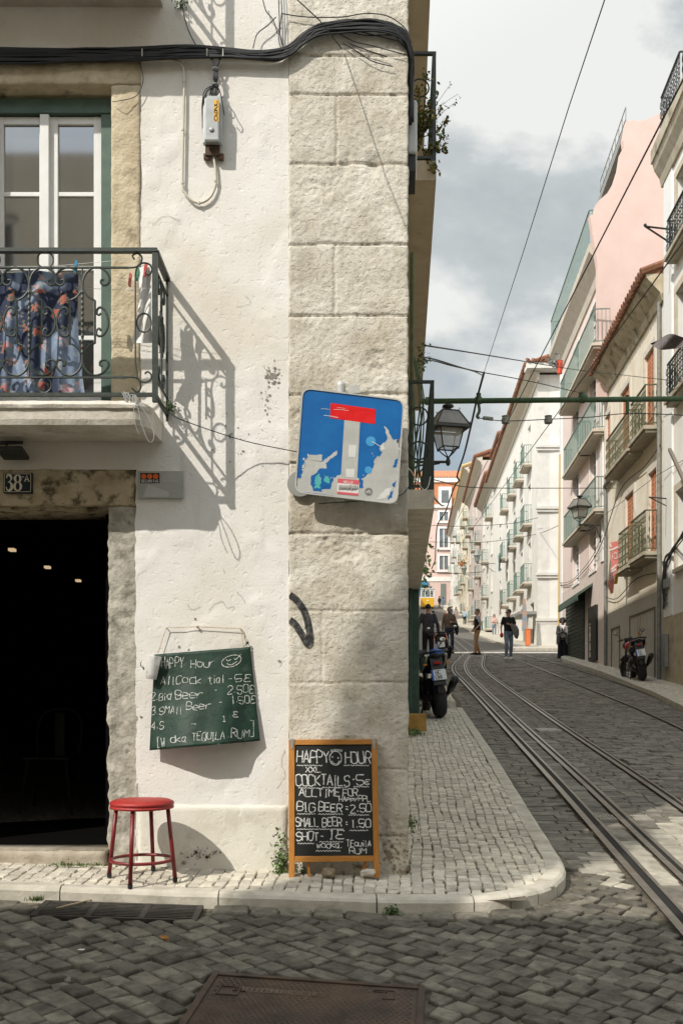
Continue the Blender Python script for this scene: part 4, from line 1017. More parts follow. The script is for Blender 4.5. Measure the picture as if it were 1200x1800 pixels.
for i in range(26):
    k = i/25; dy = -13+26*k
    pts = [(-60, 96+dy*.95), (60, 98+dy*.9), (150, 98+dy*.85), (250, 96+dy*.7), (330, 92+dy*.62), (400, 93+dy*.5), (450, 98+dy*.35), (490, 96+dy*.5), (512, 86+dy*.55), (535, 65+dy*.58), (560, 52+dy*.65), (600, 46+dy*.68), (650, 45+dy*.65), (690, 50+dy*.6)]
    pts = [(a, b, Yc-.012*abs(math.sin(i*1.7))) for a, b in pts]
    pts += [(711+rc.uniform(-2, 3), 66+dy*.7, FY-.04), (719+rc.uniform(-1, 5), 95+dy*.3, FY-.02+rc.uniform(0, .05)), (719+rc.uniform(-2, 5), 150, FY+.08+rc.uniform(-.03, .05)), (718+rc.uniform(-1, 5), 215, FY+.10)]
    mb.tube(smooth_path([P(a+rc.gauss(0, 1.5), b+rc.gauss(0, 2.1), y) for a, b, y in pts], 4), rc.choice([.006, .007, .009, .005]), 6)
# stray strands around the corner stones
for pts in ([(495, 24), (540, 30), (600, 30), (640, 24), (680, 28), (712, 50), (722, 75)], [(495, 22), (492, 60), (500, 95)], [(489, -20), (491, 40), (490, 70), (498, 96)], [(493, -20), (496, 30), (497, 95)], [(588, 54), (620, 72), (660, 82), (714, 97)], [(594, 50), (640, 62), (690, 62), (715, 72)], [(600, 48), (650, 60), (714, 76)], [(602, 76), (630, 92), (655, 108), (690, 117)], [(612, 76), (650, 90), (680, 100)], [(445, 85), (452, 60), (470, 45), (485, 30)], [(320, -5), (322, 20), (332, 55), (345, 80)], [(462, 0), (468, 20), (480, 35), (488, 60)]):
    mb.tube(smooth_path([P(a, b, FY-.035) for a, b in pts], 5), .0032, 5)
cb = mb.build('cable_bundle', cable_m, smooth=True); tag(cb, 'thick bundle of black cables sagging along the facade and round the corner stones', 'cables')
mb = MB()
for px in (250, 364, 392):
    p = P(px, 92, FY); mb.tube([P(px, 86, FY-.065), P(px, 98, FY-.068), P(px, 100, FY-.03)], .004, 6)
mb.build('cable_clip', M('clip_steel', (.42, .40, .36), rough=.5), cb)
mb = MB(); mb.tube(smooth_path([P(a, b, FY-.022) for a, b in ((249, 100), (330, 102), (400, 104), (460, 107), (490, 104), (508, 92), (520, 82))], 5), .0125, 10)
cd = mb.build('conduit', pvc, smooth=True); tag(cd, 'beige plastic pipe running just below the black cable bundle', 'pipe')
mb = MB(); mb.tube(smooth_path([P(a, b, FY-.02) for a, b in ((249, 106), (300, 106), (318, 112), (324, 130), (323, 200), (321, 320), (326, 340), (340, 354), (355, 356), (370, 346), (379, 325), (379, 300), (375, 272), (374, 262))], 6), .0075, 9)
lp = mb.build('looped_pipe', pvc, smooth=True); tag(lp, 'thin beige plastic tube hanging in a loop to the grey junction box', 'pipe')
mb = MB()
for px, py in ((324, 145), (322, 228), (321, 322), (350, 357), (379, 318)): mb.lathe([(.010, -.006), (.010, .006)], P(px, py, FY-.02), 9)
mb.build('pipe_clip', pvc, lp)
mb = MB()
mb.tube(smooth_path([P(275, 700, 5.42), P(300, 727, 5.5), P(330, 742, 5.6), P(430, 775, 5.74), P(525, 795, FY-.05), P(545, 800, FY-.02)], 6), .0028, 5)
mb.tube(smooth_path([P(718, 855, FY-.02), P(700, 872, FY-.03), P(640, 880, FY-.03), P(560, 885, FY-.03)], 4), .0025, 5)
tag(mb.build('sagging_wire', cable_m, smooth=True), 'single dark wire sagging from the balcony corner towards the blue sign', 'wire')
mb = MB()
for i in range(9):
    a = rc.uniform(-10, 10)
    mb.tube(smooth_path([P(222+rc.gauss(0, 3), 690, 5.43), P(228+rc.gauss(0, 5), 705+rc.uniform(-6, 12), 5.41), P(238+a*.7, 712+rc.uniform(-6, 8), 5.41), P(236+a*.3, 695, 5.425), P(224, 696, 5.42)], 5), .0028, 5)
mb.tube(smooth_path([P(240, 700, 5.42), P(247, 735, 5.39), P(256, 765, 5.38), P(265, 778, 5.38), P(271, 765, 5.385), P(262, 735, 5.4), P(245, 712, 5.41)], 6), .003, 5)
mb.tube(smooth_path([P(218, 688, 5.43), P(205+30, 716, 5.40), P(236, 740, 5.385), P(245, 765, 5.38)], 5), .0025, 5)
tag(mb.build('wire_coil', M('grey_cable', (.25, .25, .24)), smooth=True), 'tangled grey wire coil tied to the bottom rail at the balcony corner', 'wire')
mb = MB(); mb.tube(smooth_path([P(245, 108, FY-.03), P(252, 140, FY-.03), P(240, 168, FY-.03), (fx(215), FY-.05, fz(186)), (fx(200), FY-.03, fz(184))], 6), .0022, 5)
tag(mb.build('thin_wire', cable_m), 'thin black wire curling over the stone at the window top', 'wire')
# ------------------------------------------------------------------ plates on the lintel and the wall
hp = thing('house_number', 'dark blue enamel house number plate reading 38-A on the door lintel', 'number plate', P(31, 867, FY-.03))
Yp = FY-.032
pl_ = lambda a, b: P(a/3.529, 760+b/3.529, Yp)
enam = M('enamel_navy', (.006, .011, .024), (.010, .016, .032), 20, .4, spec=.3)
mb = MB(); p0, p1 = pl_(22, 376), pl_(200, 250); mb.box(p0.x, Yp, p0.z, p1.x, Yp+.03, p1.z); mb.build('plate', enam, hp, bevel=.003)
cream = M('enamel_cream', (.70, .66, .54), (.76, .72, .60), 20, .35)
mb = MB(lambda x, y, z: pl_(x, -z)+Vector((0, -.0012, 0)))
for a, b, c, d in ((29, 256, 194, 259), (29, 367, 194, 370), (29, 256, 32, 370), (191, 256, 194, 370)):
    mb.add([(a, 0, -b), (c, 0, -b), (c, 0, -d), (a, 0, -d)], [(3, 2, 1, 0)])
V3 = Vector
def fat(pts, ws):
    pp = smooth_path([V3((a, 0, -b)) for a, b in pts], 5); n = len(pp); vs = []
    for i, p in enumerate(pp):
        t = (pp[min(i+1, n-1)]-pp[max(i-1, 0)]).normalized(); w = ws(i/(n-1)); s = V3((0, 1, 0)).cross(t)*w; vs += [p-s, p+s]
    mb.add(vs, [(2*i, 2*i+1, 2*i+3, 2*i+2) for i in range(n-1)])
fat([(44, 285), (46, 270), (58, 264), (70, 274), (72, 290), (62, 305), (52, 308)], lambda t: 3+5*math.sin(math.pi*min(1, t*1.15))**2)
fat([(52, 308), (66, 312), (75, 328), (72, 350), (58, 361), (45, 354), (42, 338)], lambda t: 3+6*math.sin(math.pi*min(1, t*1.1))**2)
pass
for cy, rx, rz in ((287, 17, 22), (335, 20, 26)):
    fat([(112+rx*math.cos(t*.5236), cy+rz*math.sin(t*.5236)) for t in range(13)], lambda t: 3+5*abs(math.cos(2*math.pi*t))**1.5)
text(mb, 'A', V3((155, 0, -305)), V3((1, 0, 0)), V3((0, 0, 1)), 38, 27, 6, jit=0, round_=False); 
for a, c, d in ((150, 165, 305), (174, 188, 305)): mb.add([(a, 0, -d+3), (c, 0, -d+3), (c, 0, -d), (a, 0, -d)], [(3, 2, 1, 0)])
mb.add([(139, 0, -274), (152, 0, -274), (152, 0, -279), (139, 0, -279)], [(3, 2, 1, 0)])
mb.build('digits', cream, hp)
sp_ = thing('alarm_plate', 'grey alarm company plate with black badge and three orange dots beside the lintel', 'sign plate', P(281, 876, FY-.02))
Yp2 = FY-.024
p2 = lambda a, b: P(a/3.529, 760+b/3.529, Yp2)
mb = MB(); q0, q1 = p2(856, 408), p2(1138, 240); mb.box(q0.x, Yp2, q0.z, q1.x, Yp2+.012, q1.z); mb.build('plate', M('acrylic_grey', (.36, .37, .34), (.46, .46, .43), 5, .35, c3=(.52, .52, .49), s3=3), sp_)
mb = MB(); q0, q1 = p2(871, 316), p2(991, 252); mb.box(q0.x, Yp2-.0012, q0.z, q1.x, Yp2, q1.z); mb.build('badge', M('badge_black', (.015, .015, .015), rough=.4), sp_)
mb = MB(lambda x, y, z: p2(x, -z)+Vector((0, -.002, 0)))
for i in range(3): mb.add([(893+i*37+16.5*math.cos(k*.3491), 0, -274+16.5*math.sin(k*.3491)) for k in range(18)], [tuple(range(18))])
mb.build('orange_dots', M('orange_dot', (.72, .13, .02), rough=.5), sp_)
mb = MB(lambda x, y, z: p2(x, -z)+Vector((0, -.002, 0)))
text(mb, 'SECURITAS', V3((878, 0, -310)), V3((1, 0, 0)), V3((0, 0, 1)), 15, 9.0, 3, gap=.38, jit=0, round_=False); mb.build('badge_word', white_paint, sp_)
mb = MB(lambda x, y, z: p2(x, -z)+Vector((0, -.001, 0)))
for y in (264, 281, 298): ribbon(mb, [V3((1010, 0, -y)), V3((1065+y*.1, 0, -y))], V3((0, 1, 0)), 7)
for y in (333, 362): ribbon(mb, [V3((862, 0, -y)), V3((1130, 0, -y))], V3((0, 1, 0)), 1.6)
mb.build('faint_lines', M('faint_pale', (.50, .47, .44), rough=.6), sp_)
mb = MB(lambda x, y, z: p2(x, -z)+Vector((0, -.0016, 0))); mb.add([(918, 0, -322), (1050, 0, -372), (1045, 0, -400), (890, 0, -400)], [(3, 2, 1, 0)]); mb.build('torn_sheet', M('faint_grey', (.50, .51, .49), rough=.5), sp_)
# spotlight over the door
sl = thing('wall_spotlight', 'small black floodlight on a curved arm under the balcony', 'wall lamp', P(25, 770, FY))
mb = MB(); mb.tube([P(-10, 779, FY-.03), P(40, 777, FY-.03)], .012, 8); mb.tube(smooth_path([P(14, 779, FY-.03), P(10, 790, FY-.08), P(16, 796, FY-.10), P(32, 793, FY-.10)], 5), .006, 7); mb.build('arm', blackiron, sl)
mb = MB(); s0 = P(25, 798, FY-.10); mb.box(s0.x-.075, FY-.19, s0.z-.012, s0.x+.075, FY-.05, s0.z+.012, rot=Matrix.Rotation(R(-12), 3, 'X')); mb.box(s0.x-.05, FY-.16, s0.z+.012, s0.x+.05, FY-.08, s0.z+.03); mb.build('lamp_head', blackiron, sl, bevel=.006)
# ------------------------------------------------------------------ laundry on the balcony
nm = bpy.data.materials.new('floral_cotton'); nm.use_nodes = True; t_ = nm.node_tree; b_ = t_.nodes['Principled BSDF']; b_.inputs['Roughness'].default_value = .9
tcx = N(t_, 'ShaderNodeTexCoord'); vo = N(t_, 'ShaderNodeTexVoronoi'); vo.inputs['Scale'].default_value = 11; vo.inputs['Randomness'].default_value = .75
nz = N(t_, 'ShaderNodeTexNoise'); nz.inputs['Scale'].default_value = 45; mxv = N(t_, 'ShaderNodeMix', data_type='RGBA'); mxv.inputs[0].default_value = .10
t_.links.new(tcx.outputs['Object'], nz.inputs['Vector']); t_.links.new(tcx.outputs['Object'], mxv.inputs[6]); t_.links.new(nz.outputs['Color'], mxv.inputs[7]); t_.links.new(mxv.outputs[2], vo.inputs['Vector'])
r_ = N(t_, 'ShaderNodeValToRGB'); e = r_.color_ramp.elements; e[0].position = 0; e[0].color = (.52, .19, .13, 1); e[1].position = .36; e[1].color = (.026, .036, .075, 1)
for p_, c_ in ((.12, (.45, .07, .05, 1)), (.24, (.40, .13, .10, 1)), (.27, (.16, .17, .10, 1)), (.33, (.12, .14, .13, 1))): x_ = e.new(p_); x_.color = c_
r_.color_ramp.interpolation = 'CONSTANT' if False else 'LINEAR'
wv = N(t_, 'ShaderNodeTexNoise'); wv.inputs['Scale'].default_value = 3.2; wv.inputs['Distortion'].default_value = 1.2; mpw = N(t_, 'ShaderNodeMapping'); mpw.inputs['Scale'].default_value = (1.3, .2, .8); t_.links.new(tcx.outputs['Object'], mpw.inputs[0]); t_.links.new(mpw.outputs[0], wv.inputs['Vector'])
wr = N(t_, 'ShaderNodeValToRGB'); e2 = wr.color_ramp.elements; e2[0].position = .45; e2[0].color = (0, 0, 0, 1); e2[1].position = .52; e2[1].color = (1, 1, 1, 1); t_.links.new(wv.outputs[0], wr.inputs[0])
pb = N(t_, 'ShaderNodeMix', data_type='RGBA', blend_type='ADD'); t_.links.new(wr.outputs[0], pb.inputs[0]); pb.inputs[7].default_value = (.20, .255, .33, 1); t_.links.new(r_.outputs[0], pb.inputs[6])
t_.links.new(vo.outputs['Distance'], r_.inputs[0]); t_.links.new(pb.outputs[2], b_.inputs['Base Color'])
mb = MB()
def cloth_pt(s_, t):
    zx = -420+(520+420)*s_; zy = 180+t*820
    zx += 60*t*s_**3-70*math.sin(t*2.6)*max(0, s_-.55)
    px, py = zx/3.75, 430+zy/3.75
    amp = .004+.013*t**.7
    d = amp*math.sin(s_*31+t*2.5+1.2*math.sin(t*3))+.5*amp*math.sin(s_*67+t*5)+.03*t*math.sin(s_*7)
    return P(px, py+3*math.sin(s_*16)*(1-t), 5.53+d)
mb.grid([i/110 for i in range(111)], [i/50 for i in range(51)], cloth_pt)
cl = mb.build('floral_cloth', nm, smooth=True); tag(cl, 'navy floral cloth with red roses hung to dry behind the balcony railing', 'cloth')
mb = MB(); yy = 5.60
def bag_pt(s_, t):
    px = 241+(266-241)*s_+4*math.sin(t*5)*(1-s_)-(6*(t-.8)/.2*(1-2*s_) if t > .8 else 0); py = 470+t*133
    return P(px, py, yy+.02*math.sin(s_*9+t*7)+.03*math.sin(t*8)*s_)
mb.grid([i/14 for i in range(15)], [i/30 for i in range(31)], bag_pt)
bag = mb.build('laundry_cloth', M('white_cotton', (.72, .71, .68), (.80, .79, .76), 12, .9), smooth=True); tag(bag, 'crumpled white cloth pegged up in the corner of the balcony', 'cloth')
for px, py, cc, nm_ in ((134, 470, (.02, .25, .42), 'blue clothes peg holding the floral cloth'), (256, 474, (.65, .05, .04), 'red clothes peg above the white cloth'), (229, 492, (.66, .16, .14), 'pink clothes peg left of the white cloth'), (242, 482, (.08, .32, .22), 'green clothes peg beside the white cloth')):
    mb = MB(); p = P(px, py, 5.56); RM = Matrix.Rotation(R(6), 3, 'Y')
    mb.box(p.x-.006, p.y-.012, p.z-.035, p.x+.006, p.y-.004, p.z+.035, rot=RM); mb.box(p.x-.006, p.y+.004, p.z-.035, p.x+.006, p.y+.012, p.z+.035, rot=RM); mb.tube([p+Vector((-.008, 0, 0)), p+Vector((.008, 0, 0))], .007, 6)
    tag(mb.build('clothes_peg', M('peg_%d' % px, cc, rough=.4)), nm_+' on the balcony line', 'clothes peg', 'clothes pegs on the balcony')
mb = MB()
for a, b, c, d in ((-40, 480, 272, 465), (-40, 474, 270, 452), (130, 506, 272, 506)): mb.tube([P(a, b, 5.56), P((a+c)/2, (b+d)/2+3, 5.56), P(c, d, 5.50)], .0014, 4)
tag(mb.build('washing_line', M('line_white', (.6, .6, .58))), 'thin pale washing lines strung behind the balcony railing', 'washing line')
# ------------------------------------------------------------------ ceiling lamps and chair in the dark room
for px, py, Yl, w_ in ((22, 970, 9.36, 'nearest and highest'), (84, 1001, 10.6, 'middle'), (138, 1023, 11.8, 'farthest and lowest')):
    p = P(px, py, Yl); mb = MB(); mb.box(p.x-.026, p.y-.04, 2.405, p.x+.026, p.y+.04, 2.43, mi=0); mb.box(p.x-.03, p.y-.045, 2.43, p.x+.03, p.y+.045, 2.449, mi=1)
    tag(mb.build('ceiling_lamp', [M('lamp_glow', (.9, .7, .4), emit=((1, .72, .42), .55)), blackiron]), 'small warm ceiling lamp in the dark doorway, %s of the row of three' % w_, 'ceiling lamp', 'ceiling lamps in the dark room')
mb = MB(); cx, cy, cz = -2.32, 8.0, .10
for sx, sy in ((-1, -1), (1, -1), (-1, 1), (1, 1)): mb.tube([(cx+sx*.15, cy+sy*.15, cz+.44), (cx+sx*.21, cy+sy*.20, cz)], .013, 8)
mb.box(cx-.18, cy-.18, cz+.44, cx+.18, cy+.18, cz+.455)
mb.tube(smooth_path([(cx-.17, cy+.16, cz+.45), (cx-.18, cy+.22, cz+.70), (cx-.10, cy+.24, cz+.82), (cx+.10, cy+.24, cz+.82), (cx+.18, cy+.22, cz+.70), (cx+.17, cy+.16, cz+.45)], 5), .012, 8)
mb.box(cx-.04, cy+.215, cz+.45, cx+.04, cy+.235, cz+.80)
tag(mb.build('metal_chair', M('chair_metal', (.02, .02, .019), rough=.5, spec=.25)), 'dim metal chair just visible inside the dark doorway', 'chair')
# ------------------------------------------------------------------ street iron: manhole and drain grate
iron_r = M('cast_iron', (.042, .030, .022), (.085, .06, .043), 9, .55, .0015, 90, metal=.35, c3=(.13, .08, .05), s3=3, t3=(.5, .75))
mh = thing('manhole_cover', 'large rusty rectangular telephone manhole cover set in the foreground cobbles', 'manhole cover', (-.15, 3.77, road_z(-.15, 3.77)))
def mh_(x, y, z):
    c, s = math.cos(R(-6)), math.sin(R(-6)); X, Y = -.15+x*c-y*s, 3.77+x*s+y*c; return (X, Y, road_z(X, Y)+z)
mb = MB(mh_); w, d = .455, .475
mb.box(-w, -d, -.04, w, d, .004); mb.build('cover', iron_r, mh)
mb = MB(mh_)
for a, b, c, e_ in ((-w, -d, -w+.028, d), (w-.028, -d, w, d), (-w+.028, d-.028, w-.028, d), (-w+.028, -d, w-.028, -d+.028)): mb.box(a, b, .004, c, e_, .012)
mb.build('frame', iron_r, mh, bevel=.002)
mb = MB(mh_)
for i in range(-17, 18):
    for j in range(-18, 19):
        x, y = i*.025+(.0125 if j % 2 else 0), j*.0235
        if abs(x) > w-.045 or abs(y) > d-.045: continue
        if -.31 < x < .06 and .27 < y < .35: continue
        if (-.40 < x < -.27 and .22 < y < .345) or (.23 < x < .34 and .30 < y < .43): continue
        mb.add([(x-.010, y, .004), (x, y-.007, .004), (x+.010, y, .004), (x, y+.007, .004), (x-.003, y, .0095), (x+.003, y, .0095)], [(0, 1, 4), (1, 5, 4), (1, 2, 5), (2, 3, 5), (3, 4, 5), (3, 0, 4)])
mb.build('tread', iron_r, mh)
mb = MB(mh_)
for a, b, c, e_ in ((-.39, .24, -.30, .335), (-.33, .29, -.275, .315), (.24, .385, .30, .41), (.285, .315, .335, .41)):
    for q in ((a, b, c, b+.006), (a, e_-.006, c, e_), (a, b, a+.006, e_), (c-.006, b, c, e_)): mb.box(q[0], q[1], .004, q[2], q[3], .009)
mb.build('lifting_key', iron_r, mh)
mb = MB(mh_); text(mb, 'TELECOMUNICAC', Vector((-.295, .285, .0098)), Vector((1, 0, 0)), Vector((0, 1, 0)), .042, .015, .0055, gap=.42, jit=0, round_=False)
text(mb, 'OES', Vector((-.012, .285, .0098)), Vector((1, 0, 0)), Vector((0, 1, 0)), .042, .015, .0055, gap=.42, jit=0, round_=False)
mb.build('lettering', M('iron_worn', (.12, .09, .07), (.17, .13, .10), 30, .4, metal=.5), mh)
gr = thing('drain_grate', 'black iron drain grate of three slotted panels in the gutter below the stool', 'drain grate', (-1.15, 5.15, road_z(-1.15, 5.15)))
gz = lambda x, y, z: (x, y, road_z(x, y)+z)
x0, x1, y0, y1 = GRATE
mb = MB(gz); mb.box(x0, y0, -.02, x1, y1, -.016); mb.build('pit', groove_m, gr)
mb = MB(gz); mb.box(x0, y0, -.015, x1, y0+.018, .004); mb.box(x0, y1-.018, -.015, x1, y1, .004)
for k in range(4):
    xx = x0+(x1-x0-.03)*k/3; mb.box(xx, y0+.018, -.015, xx+.03, y1-.018, .0045)
mb.build('frame', M('grate_iron', (.035, .033, .03), (.075, .068, .058), 20, .5, metal=.3), gr, bevel=.002)
mb = MB(gz)
for k in range(3):
    a = x0+(x1-x0-.03)*k/3+.03; b = x0+(x1-x0-.03)*(k+1)/3
    for j in range(1, 9):
        yy = y0+.018+(y1-y0-.036)*j/9; mb.box(a, yy-.006, -.012, b, yy+.006, .003)
mb.build('bars', MATS['grate_iron'], gr)
# ------------------------------------------------------------------ weeds, stones, litter
def leafy(mb, c, spread, n, size, rnd, up=.5, mi=0):
    for _ in range(n):
        p = Vector(c)+Vector((rnd.gauss(0, spread[0]), rnd.gauss(0, spread[1]), abs(rnd.gauss(0, spread[2])) if spread[2] >= 0 else rnd.gauss(0, -spread[2])))
        nrm = Vector((rnd.gauss(0, 1), rnd.gauss(-.5, 1), rnd.gauss(up, 1))).normalized(); a = nrm.orthogonal().normalized(); a = Matrix.Rotation(rnd.uniform(0, 6.28), 3, nrm) @ a; b = nrm.cross(a); s = size*rnd.uniform(.6, 1.3)
        mb.add([p-a*s, p-a*s*.2-b*s*.55+nrm*s*.12, p+a*s*.6-b*s*.4+nrm*s*.1, p+a*s, p+a*s*.6+b*s*.4+nrm*s*.1, p-a*s*.2+b*s*.55+nrm*s*.12, p+nrm*s*-.05], [(0, 1, 6), (1, 2, 6), (2, 3, 6), (3, 4, 6), (4, 5, 6), (5, 0, 6)], mi)
def grass(mb, c, spread, n, h, rnd, mi=0):
    for _ in range(n):
        x, y = c[0]+rnd.gauss(0, spread[0]), c[1]+rnd.gauss(0, spread[1]); z = c[2]; hh = h*rnd.uniform(.4, 1.2); an = rnd.uniform(0, 6.28); l = rnd.uniform(.2, .9)*hh
        d = Vector((math.cos(an), math.sin(an), 0)); s = Vector((-d.y, d.x, 0))*.0025; p = Vector((x, y, z))
        mb.add([p-s, p+s, p+d*l*.4+Vector((0, 0, hh*.7))+s*.7, p+d*l*.4+Vector((0, 0, hh*.7))-s*.7, p+d*l+Vector((0, 0, hh))], [(0, 1, 2, 3), (3, 2, 4)], mi)
rw = random.Random(17)
def weed(name, label, px, py, Y, dx, dy, dz, n, size, gn=0, gh=.04, cat='plant', mats=None):
    p = P(px, py, Y); mb = MB(); leafy(mb, p, (dx, dy, dz), n, size, rw); 
    if gn: grass(mb, p, (dx, dy), gn, gh, rw)
    return tag(mb.build(name, mats or leaf), label, cat)
weed('wall_plant', 'leafy green weed growing at the wall foot left of the chalkboard stand', 493, 1536, 5.77, .022, .02, .10, 190, .012)
weed('small_weed', 'little green weed hidden under the chalkboard at its left leg', 528, 1537, 5.79, .02, .01, .025, 40, .009)
weed('small_weed', 'low strip of weeds along the foot of the doorstep', 140, 1522, 5.75, .10, .006, .010, 120, .007, 60, .025)
weed('small_weed', 'tiny weed at the foot of the jamb behind the stool', 290, 1529, 5.80, .03, .006, .008, 34, .006, 20, .02)
weed('grass_tuft', 'dry grass tuft in the gutter left of the drain grate', 65, 1583, 5.25, .02, .01, .004, 20, .006, 60, .03)
weed('grass_tuft', 'dark green tuft sprouting from the gutter below the kerb near the corner', 690, 1607, 5.27, .022, .012, .02, 80, .009, 30, .04)
weed('small_weed', 'weed in the pavement beside the wooden box under the shopfront', 726, 1292, 12.6, .05, .15, .04, 90, .02, 60, .08)
weed('small_weed', 'weeds at the foot of the shaded side wall near the corner', 722, 1450, 6.9, .02, .25, .02, 80, .010, 50, .04)
weed('moss_tuft', 'green moss and weeds on the broken end of the balcony slab', 299, 722, FY-.05, .015, .03, .03, 110, .008)
weed('moss_tuft', 'dark weeds trailing from the underside end of the upper slab', 318, 12, FY-.03, .02, .02, .03, 60, .009)
def rock(px, py, Y, r, sc, label, c):
    p = P(px, py, Y); mb = MB(); n0 = len(mb.v); mb.ball((p.x, p.y, p.z+r*.6), r, 9, 7, sc)
    mb.v = [(v[0]+r*.45*noise.noise((v[0]*30, v[1]*30, v[2]*30)), v[1]+r*.4*noise.noise((v[0]*30+5, v[1]*30, v[2]*30)), v[2]+r*.2*noise.noise((v[0]*30, v[1]*30+9, v[2]*30))) for v in mb.v]
    tag(mb.build('loose_stone', c), label, 'stone')
rock(577, 1541, 5.70, .042, (1.0, .8, .72), 'brown loose stone on the pavement under the middle of the chalkboard', M('brown_rock', (.20, .15, .10), (.32, .26, .18), 20, .9, .003, 60))
rock(646, 1541, 5.71, .040, (1.1, .8, .62), 'pale loose stone under the chalkboard beside its right leg', M('pale_rock', (.50, .46, .38), (.62, .58, .50), 20, .9, .003, 60))
mb = MB(); p = P(138, 1588, 5.2); mb.prism([(-.11, 0), (-.09, -.004), (.09, .05), (.075, .055)], 0, .004, lambda a, b, h: (p.x+a*.8, p.y+b*1.6+a*.9, road_z(p.x, p.y)+.012+h)); tag(mb.build('wood_stick', M('pale_wood', (.42, .33, .2))), 'thin pale stick lying in the gutter left of the drain grate', 'stick')
lm = M('dry_leaf', (.34, .15, .03), (.42, .22, .06), 30, .8)
for px, py, w in ((255, 1592, 'on the rear edge of the drain grate'), (133, 1590, 'near the left end of the drain grate'), (290, 1665, 'on the cobbles in front of the drain grate'), (735, 1494, 'on the pavement by the foot of the corner stones')):
    Yq = 1750*1.552/((py-HZ)+141.75); p = P(px, py, Yq); p.z = (sw_z if py < 1520 else road_z)(p.x, p.y)+.014
    mb = MB(); leafy(mb, p, (.008, .004, .002), 4, .016, rw, up=3); tag(mb.build('dead_leaf', lm), 'dry orange leaf lying '+w, 'leaf', 'fallen leaves')
mb = MB(); p = P(143, 1691, 4.5); z = road_z(p.x, p.y)+.014; mb.prism([(-.015, -.006), (.012, -.012), (.016, .008), (-.01, .010)], 0, .002, lambda a, b, h: (p.x+a, p.y+b, z+h)); tag(mb.build('paper_scrap', white_paint), 'small white paper scrap on the foreground cobbles', 'litter')
# ------------------------------------------------------------------ plants, box and timber along the side wall
pl = thing('balcony_plant', 'straggly yellow green succulent growing over the upper side balcony rail', 'plant', P(740, 262, 7.8))
mb = MB(); lf = MB(); rp = random.Random(31)
for (ax, ay, bx, by) in ((740, 255, 748, 135), (742, 240, 762, 165), (742, 230, 775, 190), (745, 240, 784, 212), (742, 260, 770, 262), (742, 265, 778, 240), (744, 262, 764, 295), (738, 255, 728, 190), (736, 250, 724, 225), (740, 250, 735, 160), (741, 262, 756, 285), (742, 235, 757, 200), (742, 262, 782, 258), (738, 262, 730, 240), (738, 240, 736, 205), (744, 230, 752, 180)):
    a, b = P(ax, ay, 7.82), P(bx, by, 7.78+rp.uniform(-.25, .25)); m_ = (a+b)/2+Vector((0, 0, -.03)); pts = smooth_path([a, m_, b], 5); mb.tube(pts, .004, 4)
    for t in range(3, len(pts)): leafy(lf, pts[t], (.012, .02, -.014), 5, .015, rp, mi=1 if (ax+t) % 2 else 0)
    leafy(lf, b, (.02, .03, -.02), 14, .018, rp, mi=rp.choice([0, 1, 1])); leafy(lf, (a+b)/2, (.02, .04, -.03), 8, .018, rp, mi=1)
mb.build('stems', twig, pl); lf.build('leaves', [leaf, leaf_y], pl)
mb = MB(); 
for ax, ay, bx, by in ((790, 150, 745, 220), (805, 165, 760, 200), (800, 180, 762, 215)):
    pts = smooth_path([P(bx, by, 7.8), P((ax+bx)/2, (ay+by)/2-3, 7.8), P(ax, ay, 7.8)], 4); mb.tube(pts, .0018, 3); leafy(mb, pts[-1], (.015, .02, -.015), 4, .010, rp)
mb.build('thin_twig', leaf, pl)
weed('balcony_weed', 'small bushy weed sprouting from the side wall above the wire anchors', 742, 628, 9.5, .03, .12, -.07, 60, .022)
tag(COL.objects[-1], None) if False else None
mb = MB(lambda x, y, z: (wall_x(y)+x, y, z)); mb.box(.0, 5.98, 4.30, .055, 6.30, 4.62); an_ = mb.build('antenna_box', M('antenna_white', (.55, .56, .56), (.6, .6, .6), 9, .4), bevel=.012); tag(an_, 'slim pale antenna box fixed to the side wall by the corner', 'antenna box')
mb = MB(lambda x, y, z: (wall_x(y)+x, y, z)); mb.box(.004, 6.0, 4.20, .045, 6.28, 4.299); mb.build('black_base', blackiron, an_)
mb = MB(lambda x, y, z: (wall_x(y)+x, y, z)); z0 = sw_z(.9, 12.8); mb.box(.02, 12.75, z0, .28, 13.1, z0+.26); bx = mb.build('wooden_box', M('ochre_wood', (.25, .14, .03), (.38, .22, .05), 7, .7, .002, 30), bevel=.006); tag(bx, 'ochre plywood box on the pavement at the foot of the green shopfront', 'box')
mb = MB(lambda x, y, z: (wall_x(y)+x, y, z)); mb.box(.0, 12.6, z0-.02, .34, 12.74, z0+.035); tag(mb.build('threshold_stone', kerb_m), 'low stone slab on the pavement in front of the wooden box', 'stone')
mb = MB(lambda x, y, z: (wall_x(y)+x, y, z))
for k in range(7): mb.tube(smooth_path([(.04+rp.uniform(0, .1), 7.9+rp.uniform(0, .5), 2.75), (.05+rp.uniform(0, .1), 8.1, 3.1), (.05+rp.uniform(0, .1), 8.2, 3.5), (.04, 8.4, 4.0)], 4), .006, 5)
mb.tube([(.045, 8.0, 2.66), (.045, 8.0, 4.6)], .016, 8)
tag(mb.build('wall_cables', M('mossy_cable', (.05, .07, .03), (.10, .12, .05), 20, .7)), 'mossy pipe and cables rising behind the lower side balcony', 'cables')
mb = MB(); mb.tube(smooth_path([P(705, 815, FY-.03), P(722, 828, 6.6), P(735, 850, 7.4), P(745, 861, 7.6), P(752, 855, 7.65), P(756, 838, 7.7)], 6), .0035, 5); mb.tube(smooth_path([P(757, 862, 7.7), P(770, 882, 8.5), P(778, 889, 9)], 4), .004, 5)
tag(mb.build('white_cable', M('line_white', (.6, .6, .58))), 'pale loose cable looping from the corner stones to the side balcony', 'cable')

